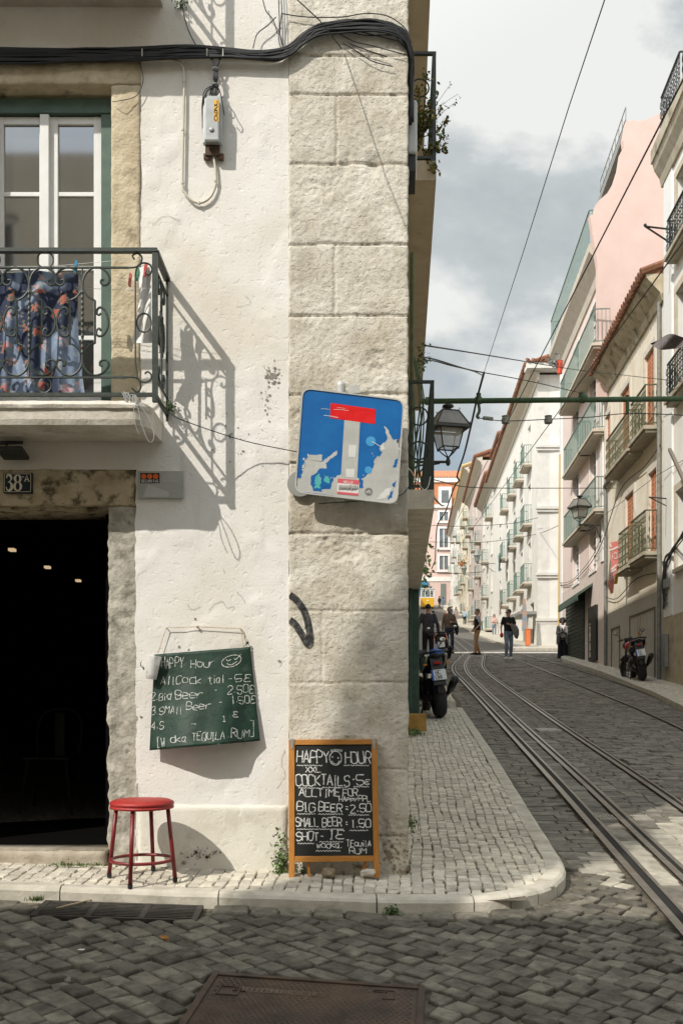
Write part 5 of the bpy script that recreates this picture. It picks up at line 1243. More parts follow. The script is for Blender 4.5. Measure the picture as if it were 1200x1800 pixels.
for cx, cy, sx, sy, n, nm_ in ((478, 660, 9, 10, 70, 'grime_patch'), (470, 700, 5, 18, 22, 'grime_patch'), (352, 1500, 16, 5, 60, 'grime_patch'), (340, 1180, 60, 60, 14, 'grime_patch'), (420, 770, 40, 20, 20, 'grime_patch')):
    mb = MB()
    for _ in range(n):
        px, py = rw.gauss(cx, sx), rw.gauss(cy, sy); r = abs(rw.gauss(0, 1.3))+.5; k = rw.randint(4, 6); X, Z = fx(px), fz(py); yy = (wall_y(X, Z) if py < 1415 else FY-.018)-.003
        ph = rw.uniform(0, 6); mb.add([(X+r/300*rw.uniform(.5, 1.5)*math.cos(ph+6.283*t/k), yy, Z+r/300*rw.uniform(.5, 1.4)*math.sin(ph+6.283*t/k)) for t in range(k)], [tuple(range(k))])
    mb.build(nm_, M('grime', (.16, .145, .12), (.34, .31, .27), 40, .95), house)

for cx, cy, sx, sy, n in ((690, 1500, 16, 22, 60), (655, 1525, 40, 6, 40)):
    mb = MB()
    for _ in range(n):
        px, py = min(715, rw.gauss(cx, sx)), min(1532, rw.gauss(cy, sy)); r = abs(rw.gauss(0, 1.8))+.6; k = rw.randint(4, 6); ph = rw.uniform(0, 6); v0 = onq(px, py, .0045)
        mb.add([v0+Vector((r/300*rw.uniform(.5, 1.6)*math.cos(ph+6.283*t/k), 0, r/300*rw.uniform(.5, 1.4)*math.sin(ph+6.283*t/k))) for t in range(k)], [tuple(range(k))])
    mb.build('grime_patch', M('brown_grime', (.20, .15, .09), (.34, .28, .19), 40, .95), house)

crk = M('crack_dark', (.22, .20, .165), (.36, .33, .28), 40, .95)
for pts in ([(368, 1072), (378, 1062), (392, 1058), (398, 1068), (412, 1066)], [(500, 1318), (494, 1342), (502, 1360), (492, 1378), (486, 1385)], [(330, 1062), (338, 1072), (352, 1066)], [(415, 1040), (424, 1048), (432, 1060)], [(270, 395), (290, 380), (318, 388)], [(392, 1000), (396, 1006)], [(262, 930), (268, 936)], [(480, 930), (486, 938)], [(416, 540), (440, 532), (432, 520)], [(505, 1430), (498, 1452), (503, 1470)]):
    mb = MB(); pp = []
    for p in smooth_path([Vector((a, b, 0)) for a, b in pts], 5):
        X, Z = fx(p.x+rw.gauss(0, .8)), fz(p.y+rw.gauss(0, .8)); pp.append(Vector((X, (wall_y(X, Z) if p.y < 1415 else FY-.018)-.0035, Z)))
    ribbon(mb, pp, Vector((0, -1, 0)), .0019, rnd=rw); mb.build('crack', crk, house)
# ------------------------------------------------------------------ houses of the side street
def wframe(X0, Y0, k):
    nv = Vector((-1, k, 0)).normalized()
    return lambda u, n, z: (X0+k*(u-Y0)+nv.x*n, u+nv.y*n, z)
def winv(X0, Y0, k):
    def f(px, py, n=0):
        u = (X0-k*Y0-n)/((px-600)/F-k); return u, ZC-(py-HZ)/F*u
    return f
def hwall(fr, u0, u1, z0, z1, ops, mat, parent, depth=.2, back=9, roofmat=None, endmat=None, sub=1.2):
    us = sorted({u0, u1}|{o[i] for o in ops for i in (0, 1)}); zs = sorted({z0, z1}|{o[i] for o in ops for i in (2, 3)})
    hs = [(o[0], o[1], o[2], o[3]) for o in ops]
    mb = MB(fr); mb.grid(us, zs, lambda u, z: (u, 0, z), skip=lambda u, z: inhole(u, z, hs))
    for a, b, c, d in hs:
        for q in (((a, 0, c), (a, -depth, c), (a, -depth, d), (a, 0, d)), ((b, 0, c), (b, 0, d), (b, -depth, d), (b, -depth, c)), ((a, 0, d), (a, -depth, d), (b, -depth, d), (b, 0, d)), ((a, 0, c), (b, 0, c), (b, -depth, c), (a, -depth, c))): mb.add(q, [(0, 1, 2, 3)])
    mb.add([(u0, 0, z0), (u0, -back, z0), (u0, -back, z1), (u0, 0, z1)], [(0, 1, 2, 3)])
    mb.add([(u1, 0, z0), (u1, 0, z1), (u1, -back, z1), (u1, -back, z0)], [(0, 1, 2, 3)])
    mb.add([(u0, 0, z1), (u0, -back, z1), (u1, -back, z1), (u1, 0, z1)], [(0, 1, 2, 3)])
    return mb.build('wall', mat, parent)
def hwindow(fr, o, parent, fm, gm_, bars=3, depth=.12, shut=None, name='window', mull=True):
    a, b, c, d = o[:4]; mb = MB(fr); t = min(.08, (b-a)*.09)
    if shut:
        mb.box(a, -depth-.03, c, b, -depth+.01, d); m_ = (a+b)/2
        for q in range(1, int((d-c)/.11)): mb.box(a+.05, -depth+.01, c+q*.11, b-.05, -depth+.018, c+q*.11+.05)
        mb.box(m_-.012, -depth+.011, c, m_+.012, -depth+.03, d)
        return mb.build('shutter', shut, parent)
    for q in ((a, c, a+t, d), (b-t, c, b, d), (a+t, c, b-t, c+t), (a+t, d-t, b-t, d)): mb.box(q[0], -depth-.04, q[1], q[2], -depth, q[3])
    if mull: mb.box((a+b)/2-t*.5, -depth-.038, c+t, (a+b)/2+t*.5, -depth-.002, d-t)
    for i in range(1, bars+1):
        zz = c+(d-c)*i/(bars+1); mb.box(a+t, -depth-.03, zz-.02, b-t, -depth-.005, zz+.02)
    w = mb.build(name, fm, parent); mb = MB(fr); mb.box(a+t*.5, -depth-.06, c+t*.5, b-t*.5, -depth-.045, d-t*.5); mb.build('pane', gm_, w)
    return w
def hsurround(fr, o, parent, mat, w=.14, p=.03):
    a, b, c, d = o[:4]; mb = MB(fr)
    mb.box(a-w, 0, c, a, p, d); mb.box(b, 0, c, b+w, p, d); mb.box(a-w, 0, d, b+w, p+.003, d+w); mb.box(a-w-.03, 0, c-.09, b+w+.03, p+.03, c)
    return mb.build('window_surround', mat, parent)
def hrail(fr, u0, u1, n, z0, z1, parent, mat, style='bars', sp=.13, sides=(True, True), r=.010):
    rb = MB(fr)
    rb.box(u0, n-.02, z1-.03, u1, n+.02, z1); rb.box(u0, n-.015, z0, u1, n+.015, z0+.025)
    for s_, u in zip(sides, (u0, u1)):
        if s_: rb.box(u-.015, 0, z1-.03, u+.015, n, z1); rb.box(u-.015, 0, z0, u+.015, n, z0+.025)
    k = max(3, int((u1-u0)/sp))
    pos = [(u0+(u1-u0)*i/k, n) for i in range(k+1)]
    for s_, u in zip(sides, (u0, u1)):
        if s_: pos += [(u, n*j/4) for j in range(4)]
    for i, (u, nn) in enumerate(pos):
        rb.tube([(u, nn, z0), (u, nn, z1-.02)], r, 4)
        if style == 'scroll':
            for zz in (.22, .5, .78):
                rb.torus((u+sp*.5*(nn == n), nn, z0+(z1-z0)*zz), sp*.42, r*.8, axis='y', n=10, m=4, M=Matrix.Diagonal((1, 1, 1.35)))
    return rb.build('railing', mat, parent)
def hbalcony(fr, u0, u1, zb, parent, mslab, mrail, n=.5, h=1.0, th=.16, style='bars', sp=.13, r=.010, name='balcony'):
    mb = MB(fr); mb.box(u0-.08, -.05, zb+th*.45, u1+.08, n+.05, zb+th); mb.box(u0-.03, -.05, zb, u1+.03, n, zb+th*.45)
    b = mb.build(name, mslab, parent); hrail(fr, u0, u1, n-.02, zb+th+.06, zb+th+h, b, mrail, style, sp, r=r); return b
def heave(fr, u0, u1, z, parent, mc, mt, n=.4, h=.4, tiles=True, tw=.2, rise=1.6):
    mb = MB(fr); prof = [(-.02, z-h), (.06, z-h), (.10, z-h*.7), (n*.55, z-h*.35), (n*.75, z-h*.12), (n*.78, z), (-.02, z)]
    mb.prism(prof, u0, u1, lambda p, q, hh: (hh, p, q)); c = mb.build('cornice', mc, parent)
    if tiles:
        mb = MB(fr); mb.add([(u0, n*.85, z+.06), (u1, n*.85, z+.06), (u1, -4, z+rise), (u0, -4, z+rise)], [(0, 1, 2, 3)])
        mb.add([(u0, n*.85, z+.005), (u1, n*.85, z+.005), (u1, n*.85, z+.06), (u0, n*.85, z+.06)], [(0, 1, 2, 3)])
        mb.add([(u0, n*.85, z+.005), (u0, -4, z+.005), (u1, -4, z+.005), (u1, n*.85, z+.005)], [(0, 1, 2, 3)])
        mb.add([(u0, n*.85, z+.005), (u0, n*.85, z+.06), (u0, -4, z+rise), (u0, -4, z)], [(0, 1, 2, 3)])
        k = int((u1-u0)/tw)
        for i in range(k+1):
            u = u0+(u1-u0)*i/k; zz = z+.07+.01*math.sin(i*3.7)
            mb.tube([(u, n, zz-.02), (u, -1.6, zz+(rise-.06)*(n+1.6)/(n+4))], .075*tw/.2, 6)
        mb.build('roof', mt, parent)
    return c
tile_m = MATS['roof_tile']; tile_d = M('old_tile', (.14, .065, .035), (.26, .12, .07), 6, .9, .006, 20, island=.2)
ochre_m = M('ochre_plaster', (.68, .61, .47), (.79, .73, .61), 1.6, .92, .006, 14, c3=(.74, .70, .62), s3=.8, t3=(.45, .65))
grey_base = M('grey_painted_base', (.40, .37, .315), (.48, .45, .39), 3, .9, .005, 14, c3=(.22, .19, .15), s3=3, t3=(.6, .8))
pinkm = M('pink_plaster', (.61, .455, .40), (.655, .50, .45), 1.5, .9, .002, 20)
pink_l = M('pale_pink_plaster', (.70, .57, .52), (.74, .62, .57), 1.2, .9, .002, 20)
white_h = M('white_render', (.70, .68, .63), (.78, .76, .71), 1.2, .9, .003, 14, c3=(.60, .55, .46), s3=1.5, t3=(.6, .8))
cream_h = M('cream_render', (.70, .63, .47), (.76, .70, .56), 1.3, .9, .003, 14)
yellow_h = M('yellow_render', (.66, .52, .28), (.70, .58, .35), 1.3, .9, .003, 14)
stone_w = M('white_ashlar', (.62, .60, .55), (.72, .70, .65), 2.5, .9, .004, 12, c3=(.52, .48, .42), s3=1.2, t3=(.6, .8))
rust_m = M('rust_shutter', (.46, .185, .095), (.54, .24, .135), 6, .7)
mint = M('mint_iron', (.12, .19, .16), (.19, .265, .23), 6, .6)
mossi = M('mossy_iron', (.07, .08, .045), (.16, .15, .08), 14, .7)
oldslab = M('old_slab', (.34, .30, .22), (.48, .44, .35), 3, .9, .004, 20, c3=(.10, .075, .05), s3=2.4, t3=(.56, .72))
bslab = M('beige_slab', (.52, .46, .37), (.60, .54, .45), 4, .9)
gl = M('far_glass', (.09, .11, .11), (.16, .18, .18), 1.2, rough=.12, spec=.8)
greyf = M('grey_metal', (.22, .22, .21), (.30, .30, .28), 10, .6)
RX0, RY0, RK = 7.55, 23.4, .08
fr = wframe(RX0, RY0, RK); riw = winv(RX0, RY0, RK)
def U(px, n=0): return riw(px, 0, n)[0]
def Zp(px, py, n=0): return riw(px, py, n)[1]
# --- ochre house with rust shutters
oc = thing('ochre_house', 'weathered ochre house with rust orange shutters, tiled eaves and mossy iron balconies', 'house', (8.0, 26.8, base(26.8)))
UP = Zp(1135.3, 759, .34); LO = Zp(1140, 977.5, .34)
ops = []; za, zb_u, zb_l = Zp(1140, 628), UP+.18, LO+.18
colsU = [(U(1150.5), U(1134)), (U(1107), U(1092)), (U(1073), U(1064.5))]
for a, b in colsU: ops.append((a, b, zb_u, za+.1, 'u'))
zl = Zp(1143, 832)
colsL = [(U(1155), U(1141)), (U(1114), U(1099.5))]
for a, b in colsL: ops.append((a, b, zb_l, zl, 'l'))
zg = 3.62
UW0, UW1 = 23.25, 30.5
hwall(fr, UW0, UW1, 3.6, 10.75, ops, ochre_m, oc)
for o in ops: hwindow(fr, o, oc, white_paint, gl, shut=rust_m, depth=.05); hsurround(fr, o, oc, M('pale_stone_trim', (.55, .51, .43), (.66, .62, .54), 4, .9, .004, 20), .16, .035)
heave(fr, UW0, UW1, 10.95, oc, M('mossy_cornice', (.40, .34, .23), (.52, .46, .34), 4, .9, .004, 12, c3=(.15, .12, .06), s3=3, t3=(.5, .68)), tile_d, n=.55, h=.62, tw=.24)
for zB in (UP, LO):
    e1 = [(U(1135.3, .34), U(1108, .34)), (U(1106, .34), U(1065 if zB == UP else 1087, .34))]
    for i, (a, b) in enumerate(e1): hbalcony(fr, a+.05, b-.05, zB-(0 if i == 0 else .05), oc, oldslab, mossi, n=.36, h=1.0, style='scroll', sp=.12, r=.009)
mb = MB(fr); gz0 = base(22)-.2
mb.grid([UW0, UW1], [gz0, 3.6], lambda u, z: (u, .02, z)); mb.add([(UW0, .02, 3.6), (UW1, .02, 3.6), (UW1, 0, 3.6), (UW0, 0, 3.6)], [(0, 1, 2, 3)])
mb.add([(UW0, .02, gz0), (UW0, .02, 3.6), (UW0, -.3, 3.6), (UW0, -.3, gz0)], [(0, 1, 2, 3)])
mb.build('ground_floor_wall', grey_base, oc)
mb = MB(fr)
for a, b, z1 in ((24.1, 27.0, 3.25), (28.4, 29.6, 3.1)):
    for q in ((a-.02, a+.02), (b-.02, b+.02)): mb.box(q[0], .02, base(a)-.1, q[1], .045, z1)
    mb.box(a, .02, z1-.03, b, .05, z1)
mb.build('blocked_doorway', M('joint_grey', (.16, .15, .125), rough=.95), oc)
mb = MB(fr); mb.tube([(30.35, .07, base(30)-.1), (30.35, .07, 7.2), (30.35, .10, 7.5), (28, .12, 7.6)], .05, 8); mb.tube([(23.55, .06, base(23)), (23.55, .06, 10.4)], .05, 8); mb.build('drainpipe', M('lead_pipe', (.16, .16, .15), (.24, .24, .22), 10, .6), oc)
spot = M('ochre_mark', (.45, .27, .06), (.05, .035, .02), 18, .9, blo=.5, bhi=.54)
mb = MB(fr); mb.prism([(26.05, base(26)+1.0), (25.82, base(26)+1.0), (25.80, 2.6), (25.70, 3.15), (25.86, 2.75), (25.98, 2.75), (26.1, 3.15), (26.02, 2.6)], .021, .026, lambda a, b, h: (a, h, b)); mb.build('wall_painting', spot, oc)
# --- pale house at the right edge
nw = thing('white_house', 'white house at the right edge with heavy stone cornice, iron parapet and green windows', 'house', (7.3, 20, base(20)))
ops = [(20.6, 22.05, 10.9, 12.55), (20.6, 22.05, 7.7, 10.0), (20.6, 22.05, 3.9, 5.6)]
hwall(fr, 12, 23.22, 1.0, 13.5, ops, white_h, nw)
for o in ops: hwindow(fr, o, nw, green_paint, gl); hsurround(fr, o, nw, M('tan_stone_trim', (.48, .42, .32), (.58, .52, .42), 4, .9), .16, .05)
mb = MB(fr); mb.box(22.45, 0, 2.9, 23.2, .04, 13.4); mb.build('pilaster', white_paint, nw)
mb = MB(fr); mb.box(12, 0, .4, 23.2, .03, 2.9); mb.build('base_course', M('buff_base', (.40, .33, .22), (.50, .43, .31), 3, .9, .004, 14, c3=(.2, .16, .1), s3=4, t3=(.58, .75)), nw)
mb = MB(fr); mb.prism([(-.02, 13.0), (.06, 13.0), (.10, 13.2), (.22, 13.4), (.26, 13.55), (.30, 13.56), (.30, 13.86), (-.02, 13.86)], 12, 23.35, lambda p, q, h: (h, p, q)); co = mb.build('cornice', oldslab, nw)
hrail(fr, 20.95, 22.56, .24, 13.9, 14.66, co, blackiron, 'scroll', .13, r=.009)
mb = MB(fr); mb.box(20, -3, 13.86, 22.9, -.4, 16.2); mb.build('attic', white_h, nw)
for o in ops[:2]: hbalcony(fr, o[0], o[1]+.1, o[2]-.2, nw, oldslab, blackiron, n=.22, h=.8, style='scroll', sp=.14)
mb = MB(fr); mb.box(22.6, .03, 3.55, 22.9, .12, 3.75); mb.build('meter_box', greyf, nw)
mb = MB(fr); mb.box(22.75, .04, 1.75, 23.05, .12, 2.5); mb.build('meter_box', greyf, nw)
# --- pink house
pk = thing('pink_house', 'tall pink house with mint green balconies, stepped gable and shuttered shopfront', 'house', (8.5, 35.5, base(35.5)))
row = {}
ops = []
r2 = [(U(1047.5), U(1036)), (U(1017), U(1007))]
z2a, z2b = Zp(1041, 1004), Zp(1041, 926)
r3b = Zp(1049, 899+3, .3)          # underside of the two lower balconies
r4b = Zp(1043, 766, .3)
r5b = Zp(1043, 610, .5)
for a, b in r2: ops += [(a, b, z2a, z2b), (a, b, r3b+.2, r3b+2.6), (a, b, r4b+.2, r4b+2.55), (a, b, r5b+.2, r5b+2.35)]
hwall(fr, 30.52, 40.6, 5.25, 15.0, ops, pink_l, pk, back=10)
for o in ops: hwindow(fr, o, pk, white_paint, gl, bars=4, depth=.1); hsurround(fr, o, pk, white_paint, .10, .02)
hbalcony(fr, U(1049, .3)+.1, U(1027, .3)-.05+1.0, r3b, pk, bslab, mint, n=.34, h=1.0); hbalcony(fr, U(1008, .3)-1.6, U(986, .3)-.9, r3b, pk, bslab, mint, n=.34, h=1.0)
hbalcony(fr, U(1046, .3)+.1, U(1020, .3), r4b, pk, bslab, mint, n=.34, h=1.0); hbalcony(fr, U(1008, .3)-1.6, U(986, .3)-.9, r4b, pk, bslab, mint, n=.34, h=1.0)
hbalcony(fr, U(1043, .5)+.1, U(980, .5)-.6, r5b, pk, bslab, mint, n=.5, h=1.05)
mb = MB(fr); mb.prism([(-.02, 14.3), (.05, 14.3), (.1, 14.6), (.34, 14.95), (.42, 15.05), (.42, 15.3), (-.02, 15.3)], 31.2, 40.9, lambda p, q, h: (h, p, q)); co = mb.build('cornice', M('beige_cornice', (.50, .45, .37), (.57, .52, .44), 4, .9), pk)
hrail(fr, 31.5, 40.8, .36, 15.32, 16.5, co, mint, 'bars', .16)
mb = MB(fr); mb.box(31.0, -.03, 5.3, 31.45, .05, 15.3); mb.build('pilaster', white_paint, pk)
mb = MB(fr); mb.box(40.05, -.03, 3.0, 40.55, .05, 14.3); mb.build('pilaster', white_paint, pk)
mb = MB(fr); mb.box(30.9, -4.0, 15.3, 35.3, -.85, 18.4); mb.box(30.8, -4.1, 18.4, 35.4, -.55, 18.62); mb.build('mansard', greyf, pk)
mb = MB(fr); mb.box(35.45, -4.0, 15.3, 40.5, -.9, 17.6); mb.box(35.45, -4.1, 17.6, 40.6, -.6, 17.8); mb.build('mansard', greyf, pk)
mb = MB(fr)
for u in frange(30.9, 35.3, .55): mb.tube([(u, -.65, 18.62), (u, -.65, 19.35)], .018, 4)
for z in (18.98, 19.35): mb.tube([(30.9, -.65, z), (35.3, -.65, z)], .018, 4)
mb.build('roof_rail', greyf, pk)
mb = MB(fr)
for u in (36.2, 37.6, 39.0): mb.box(u, -.88, 15.9, u+.7, -.8, 17.2)
mb.build('attic_window', gl, pk)
gab = [(1050, 700), (1050, 470), (1036, 378), (1045, 376), (1046, 360), (1052, 352), (1066, 340), (1078, 320), (1086, 295), (1090, 268), (1096, 258), (1094, 245), (1100, 212), (1130, 212), (1162, 198), (1290, 190), (1290, 700)]
mb = MB(); mb.prism(gab, 30.5, 30.75, lambda a, b, h: P(a, b, 30.25)+Vector((0, h-30.5, 0))); mb.build('gable_wall', pinkm, pk)
mb = MB(fr)
for i in range(2): pass
gz0 = base(30)-.3
mb.grid([30.52, 40.6], [gz0, 5.25], lambda u, z: (u, .015, z)); mb.add([(30.52, .015, 5.25), (40.6, .015, 5.25), (40.6, 0, 5.25), (30.52, 0, 5.25)], [(0, 1, 2, 3)])
mb.add([(40.6, .015, gz0), (40.6, .015, 5.25), (40.6, -6, 5.25), (40.6, -6, gz0)], [(3, 2, 1, 0)])
mb.build('ground_floor_wall', M('pink_grey_base', (.58, .49, .44), (.64, .55, .50), 3, .9, .003, 14), pk)
dk = M('dark_green_shutter', (.022, .032, .024), (.04, .052, .04), 8, .6)
sa, sb = U(1028), U(996); g0 = base(36)-.1; sz1 = Zp(1012, 1052)
mb = MB(fr); mb.box(sa, .016, g0-.3, sb, .05, sz1)
for i in range(16): mb.box(sa+.1, .05, g0+.1+i*.14, sb-.1, .07, g0+.17+i*.14)
mb.build('roller_shutter', dk, pk)
aw = thing('shop_awning', None, None, (0, 0, 0)); aw.parent = pk; aw.location = -Vector(pk.location)
bpy.data.objects.remove(aw)
mb = MB(fr); a0, a1 = U(1026, .3), U(983, .5); zt, zb2 = Zp(1018, 1030, .3), Zp(1018, 1058, .3)
mb.prism([(0.02, zt), (.55, zt-.35), (.55, zb2-.05), (.50, zb2-.05), (.50, zt-.42), (.02, zt-.08)], a0, a1, lambda p, q, h: (h, p, q)); mb.build('awning', M('green_canvas', (.05, .085, .065), (.09, .13, .10), 8, .8), pk)
ta, tb = U(1051), U(1037.5); tz1, tz0 = Zp(1044, 1066), base(33)+.05
mb = MB(fr); mb.box(ta, .016, tz0, tb, .09, tz1); td = mb.build('door_panel', M('panel_black', (.015, .015, .016), rough=.6), pk)
Lx = 'TATTOO&PIERCING'; hz = (tz1-tz0-.7)/len(Lx)
for i, ch in enumerate(Lx):
    mb = MB(fr); text(mb, ch, Vector((tb-.28, .095, tz1-.55-hz*(i+.8))), Vector((-1, 0, 0)), Vector((0, 0, 1)), hz*.72, .24, .045, jit=0, round_=False); mb.build('letter', M('letter_grey', (.72, .72, .70)), td)
mb = MB(fr); mb.tube([(41.0-.3, .06, 2.9), (40.3, .06, 10.9)], .06, 6); mb.build('drainpipe', M('ochre_pipe', (.52, .38, .17), rough=.7), pk)
# --- white corner house beyond the crossing
WX, WY, WK = 9.94, 50.4, .07
fw = wframe(WX, WY, WK); ww = winv(WX, WY, WK)
wh = thing('white_corner_house', 'white corner house beyond the crossing with ashlar corner and mint balconies', 'house', (10.5, 56, base(56)))
cols = [(53.4, 54.5), (57.2, 58.2), (61.2, 62.2), (66, 67), (71, 72)]
ops = []
for a, b in cols:
    for z in (7.25, 10.38, 13.55): ops.append((a, b, z, z+2.2))
for a, b in ((52.2, 53.8), (57, 58.4), (61, 62.5), (66, 67.5), (71, 72.3)): ops.append((a, b, base(60)+.1 if a > 60 else base(54)-.1, 6.1+(a-52)*.02))
hwall(fw, 50.4, 77, 3.0, 17.4, ops, white_h, wh, back=10)
for i, o in enumerate(ops):
    if o[2] > 6.9: hwindow(fw, o, wh, white_paint, gl, bars=2, depth=.14); hsurround(fw, o, wh, stone_w, .14, .03)
    else: hwindow(fw, o, wh, M('brown_door', (.16, .11, .06), (.22, .16, .09), 6, .7), gl, bars=1, depth=.14)
for a, b in cols[:4]:
    for z in (7.07, 10.2, 13.4): hbalcony(fw, a-.35, b+.35, z, wh, bslab, mint, n=.42, h=1.0, r=.012)
heave(fw, 50.0, 77, 17.75, wh, M('beige_cornice', (.50, .45, .37)), tile_d, n=.75, h=.75, tw=.3)
mb = MB(); x1 = 16.0
mb.box(WX, 50.33, 2.5, WX+.0, 50.4, 17.4) if False else None
mb.box(WX-.04, 50.36, 4.95, WX+6, 50.42, 17.4); mb.box(WX-.10, 50.28, 2.6, WX+6, 50.42, 4.94)
mb.build('ashlar_corner', stone_w, wh)
mb = MB()
for z in (4.94, 7.25, 10.6, 13.7): mb.box(WX-.14, 50.2, z, WX+6, 50.359, z+.14); mb.box(WX-.09, 50.26, z-.14, WX+6, 50.358, z)
mb.box(WX-.7, 49.6, 17.5, WX+6, 50.4, 17.78); mb.build('string_course', stone_w, wh)
mb = MB(); zt = 17.8
mb.add([(WX-.7, 49.55, zt), (WX+6.5, 49.55, zt), (WX+6.5, 53, zt+1.4), (WX+2, 53, zt+1.4)], [(0, 1, 2, 3)])
for i in range(24): mb.tube([(WX-.65+i*.3, 49.5, zt+.04), (WX-.65+i*.3+.2, 51, zt+.6)], .09, 5)
mb.build('hip_roof', tile_d, wh)
mb = MB(fw); mb.box(51.0, .02, 5.35, 53.2, .9, 5.5); mb.box(54.5, .02, 5.5, 56.5, .9, 5.65); mb.build('awning', greyf, wh)
# --- rows of houses further up
def far_house(name, label, u0, u1, z1, mat, cols, rows, rowz, X0=WX, rail=mint, n=.75, eav=None, bal=True, gable=None, bars=1, slab=bslab, wh_=1.7):
    f_ = wframe(X0, WY, WK); h = thing(name, label, 'house', (X0+WK*((u0+u1)/2-WY), (u0+u1)/2, road_z(9, (u0+u1)/2)))
    os_ = []
    for i in range(cols):
        a = u0+(u1-u0)*(i+.5)/cols
        for r in range(rows): os_.append((a-.55, a+.55, rowz[0]+rowz[1]*r, rowz[0]+rowz[1]*r+wh_))
    hwall(f_, u0, u1, road_z(9, u0)-1, z1, os_, mat, h, back=12)
    for o in os_: hwindow(f_, o, h, white_paint, gl, bars=bars, depth=.12); hsurround(f_, o, h, stone_w, .14, .03)
    if bal:
        for o in os_[::1]:
            if random.random() < .5: hbalcony(f_, o[0]-.3, o[1]+.3, o[2]-.2, h, slab, rail, n=.5, h=.95, sp=.22, r=.018)
    heave(f_, u0, u1, z1+.3, h, M('beige_cornice', (.50, .45, .37)), eav or tile_d, n=n, h=.7, tw=.45)
    return h
random.seed(12)
far_house('cream_house', 'cream town house next up the hill after the white corner house', 77.05, 90, 18.1, white_h, 3, 4, (6.6, 2.95))
far_house('mauve_house', 'mauve grey town house with tall side wall above its cream neighbour', 90.05, 111, 22.6, M('mauve_render', (.52, .44, .40), (.58, .50, .46), 1.5, .9), 4, 4, (9.2, 3.2))
far_house('pale_house', 'pale yellow town house with ochre balcony fronts far up the hill', 111.05, 134, 26.6, cream_h, 4, 4, (11.5, 3.4), eav=M('ochre_pipe', (.52, .38, .17)))
far_house('plain_house', 'plain white house with brown eaves at the far top of the street', 134.05, 163, 27.6, white_h, 5, 4, (15.4, 3.0))
mb = MB(fw); f2 = wframe(WX-.02, WY, WK)
# white attic storeys stepping above the eaves
at = thing('attic_house', 'tall white attic house rising behind the tiled roofs up the hill', 'house', P(870, 830, 84))
mb = MB(wframe(WX+1.2, WY, WK)); mb.box(80, -7, 17, 88, 0, 22.2); mb.build('wall', white_h, at); heave(wframe(WX+1.2, WY, WK), 80, 88, 22.3, at, M('beige_cornice', (.5, .45, .37)), tile_d, n=.7, h=.5, tw=.4)
mb = MB(wframe(WX+1.2, WY, WK)); mb.box(82, -.02, 18.9, 83.2, .03, 20.8); mb.build('window', gl, at)
# --- house closing the street
ey = 166; eb = thing('end_house', 'pink house with orange tiled mansard closing the view at the top of the street', 'house', (17, ey, base(ey)))
E = lambda px, py: P(px, py, ey)
cols_e = [(731, 746), (769, 790)]; rows_e = [(900, 915), (929, 962), (977, 1001)]
ops = []
for c0, c1 in cols_e:
    for r0, r1 in rows_e:
        a, b = E(c0+3, r1), E(c1-3, r0); ops.append((a.x, b.x, a.z, b.z))
x0, x1 = E(690, 0).x, E(830, 0).x; z0, z1 = base(ey)-1, E(0, 893).z
us = sorted({x0, x1}|{o[i] for o in ops for i in (0, 1)}); zs_ = sorted({z0, z1}|{o[i] for o in ops for i in (2, 3)})
mb = MB(); mb.grid(us, zs_, lambda x, z: (x, ey, z), skip=lambda x, z: inhole(x, z, [o[:4] for o in ops])); mb.build('wall', pinkm, eb)
for o in ops:
    mb = MB(); mb.box(o[0], ey+.1, o[2], o[1], ey+.2, o[3]); w = mb.build('window', gl, eb)
    mb = MB(); mb.box(o[0]-.3, ey-.08, o[2]-.2, o[0], ey+.1, o[3]+.3); mb.box(o[1], ey-.08, o[2]-.2, o[1]+.3, ey+.1, o[3]+.3); mb.box(o[0], ey-.08, o[3], o[1], ey+.1, o[3]+.3); mb.box(o[0]-.5, ey-.3, o[2]-.45, o[1]+.5, ey+.1, o[2]-.2); mb.box((o[0]+o[1])/2-.07, ey+.04, o[2], (o[0]+o[1])/2+.07, ey+.1, o[3]); mb.build('frame', white_paint, w)
za, zb3 = E(0, 893).z, E(0, 852).z
for q in ((ey-.4, za, ey+.1, za+.5), (ey-.2, zb3+.4, ey+.3, zb3+1.2), (ey-.12, E(0, 1022).z, ey, E(0, 1014).z)):
    mb = MB(); mb.box(x0, q[0], q[1], x1, q[2], q[3]); mb.build('cornice', white_h, eb)
mb = MB(); mb.box(x0, ey+.05, za+.5, x1, ey+3, zb3+.4); mb.build('mansard', M('orange_mansard', (.45, .17, .08), (.52, .22, .11), 3, .8), eb)
mb = MB(); mb.add([(x0, ey-.3, zb3+1.2), (x1, ey-.3, zb3+1.2), (x1, ey+6, zb3+3.6), (x0, ey+6, zb3+3.6)], [(0, 1, 2, 3)])
for i in range(int((x1-x0)/.5)): mb.tube([(x0+i*.5, ey-.3, zb3+1.25), (x0+i*.5, ey+6, zb3+3.65)], .14, 5)
mb.build('roof', M('orange_tile', (.50, .20, .10), (.58, .26, .14), 4, .85), eb)
a, b = E(771, 886), E(792, 862); mb = MB(); mb.box(a.x-.1, ey-.15, a.z-.2, b.x+.1, ey+.3, b.z+.6); dm = mb.build('dormer', white_h, eb)
mb = MB(); mb.box(a.x+.4, ey-.22, a.z+.2, b.x-.4, ey-.15, b.z); w = mb.build('window', gl, dm)
mb = MB(); mb.box(E(735, 0).x, ey-.3, E(0, 1046).z, E(752, 0).x, ey-.02, E(0, 1022).z); mb.build('blue_awning', M('blue_awning', (.03, .16, .28), (.05, .22, .36), 3, .7), eb)
a, b = E(774, 1062), E(783, 1026); mb = MB(); mb.box(a.x, ey-.1, a.z-1, b.x, ey-.01, b.z); mb.build('door', M('grey_green_door', (.18, .20, .18)), eb)
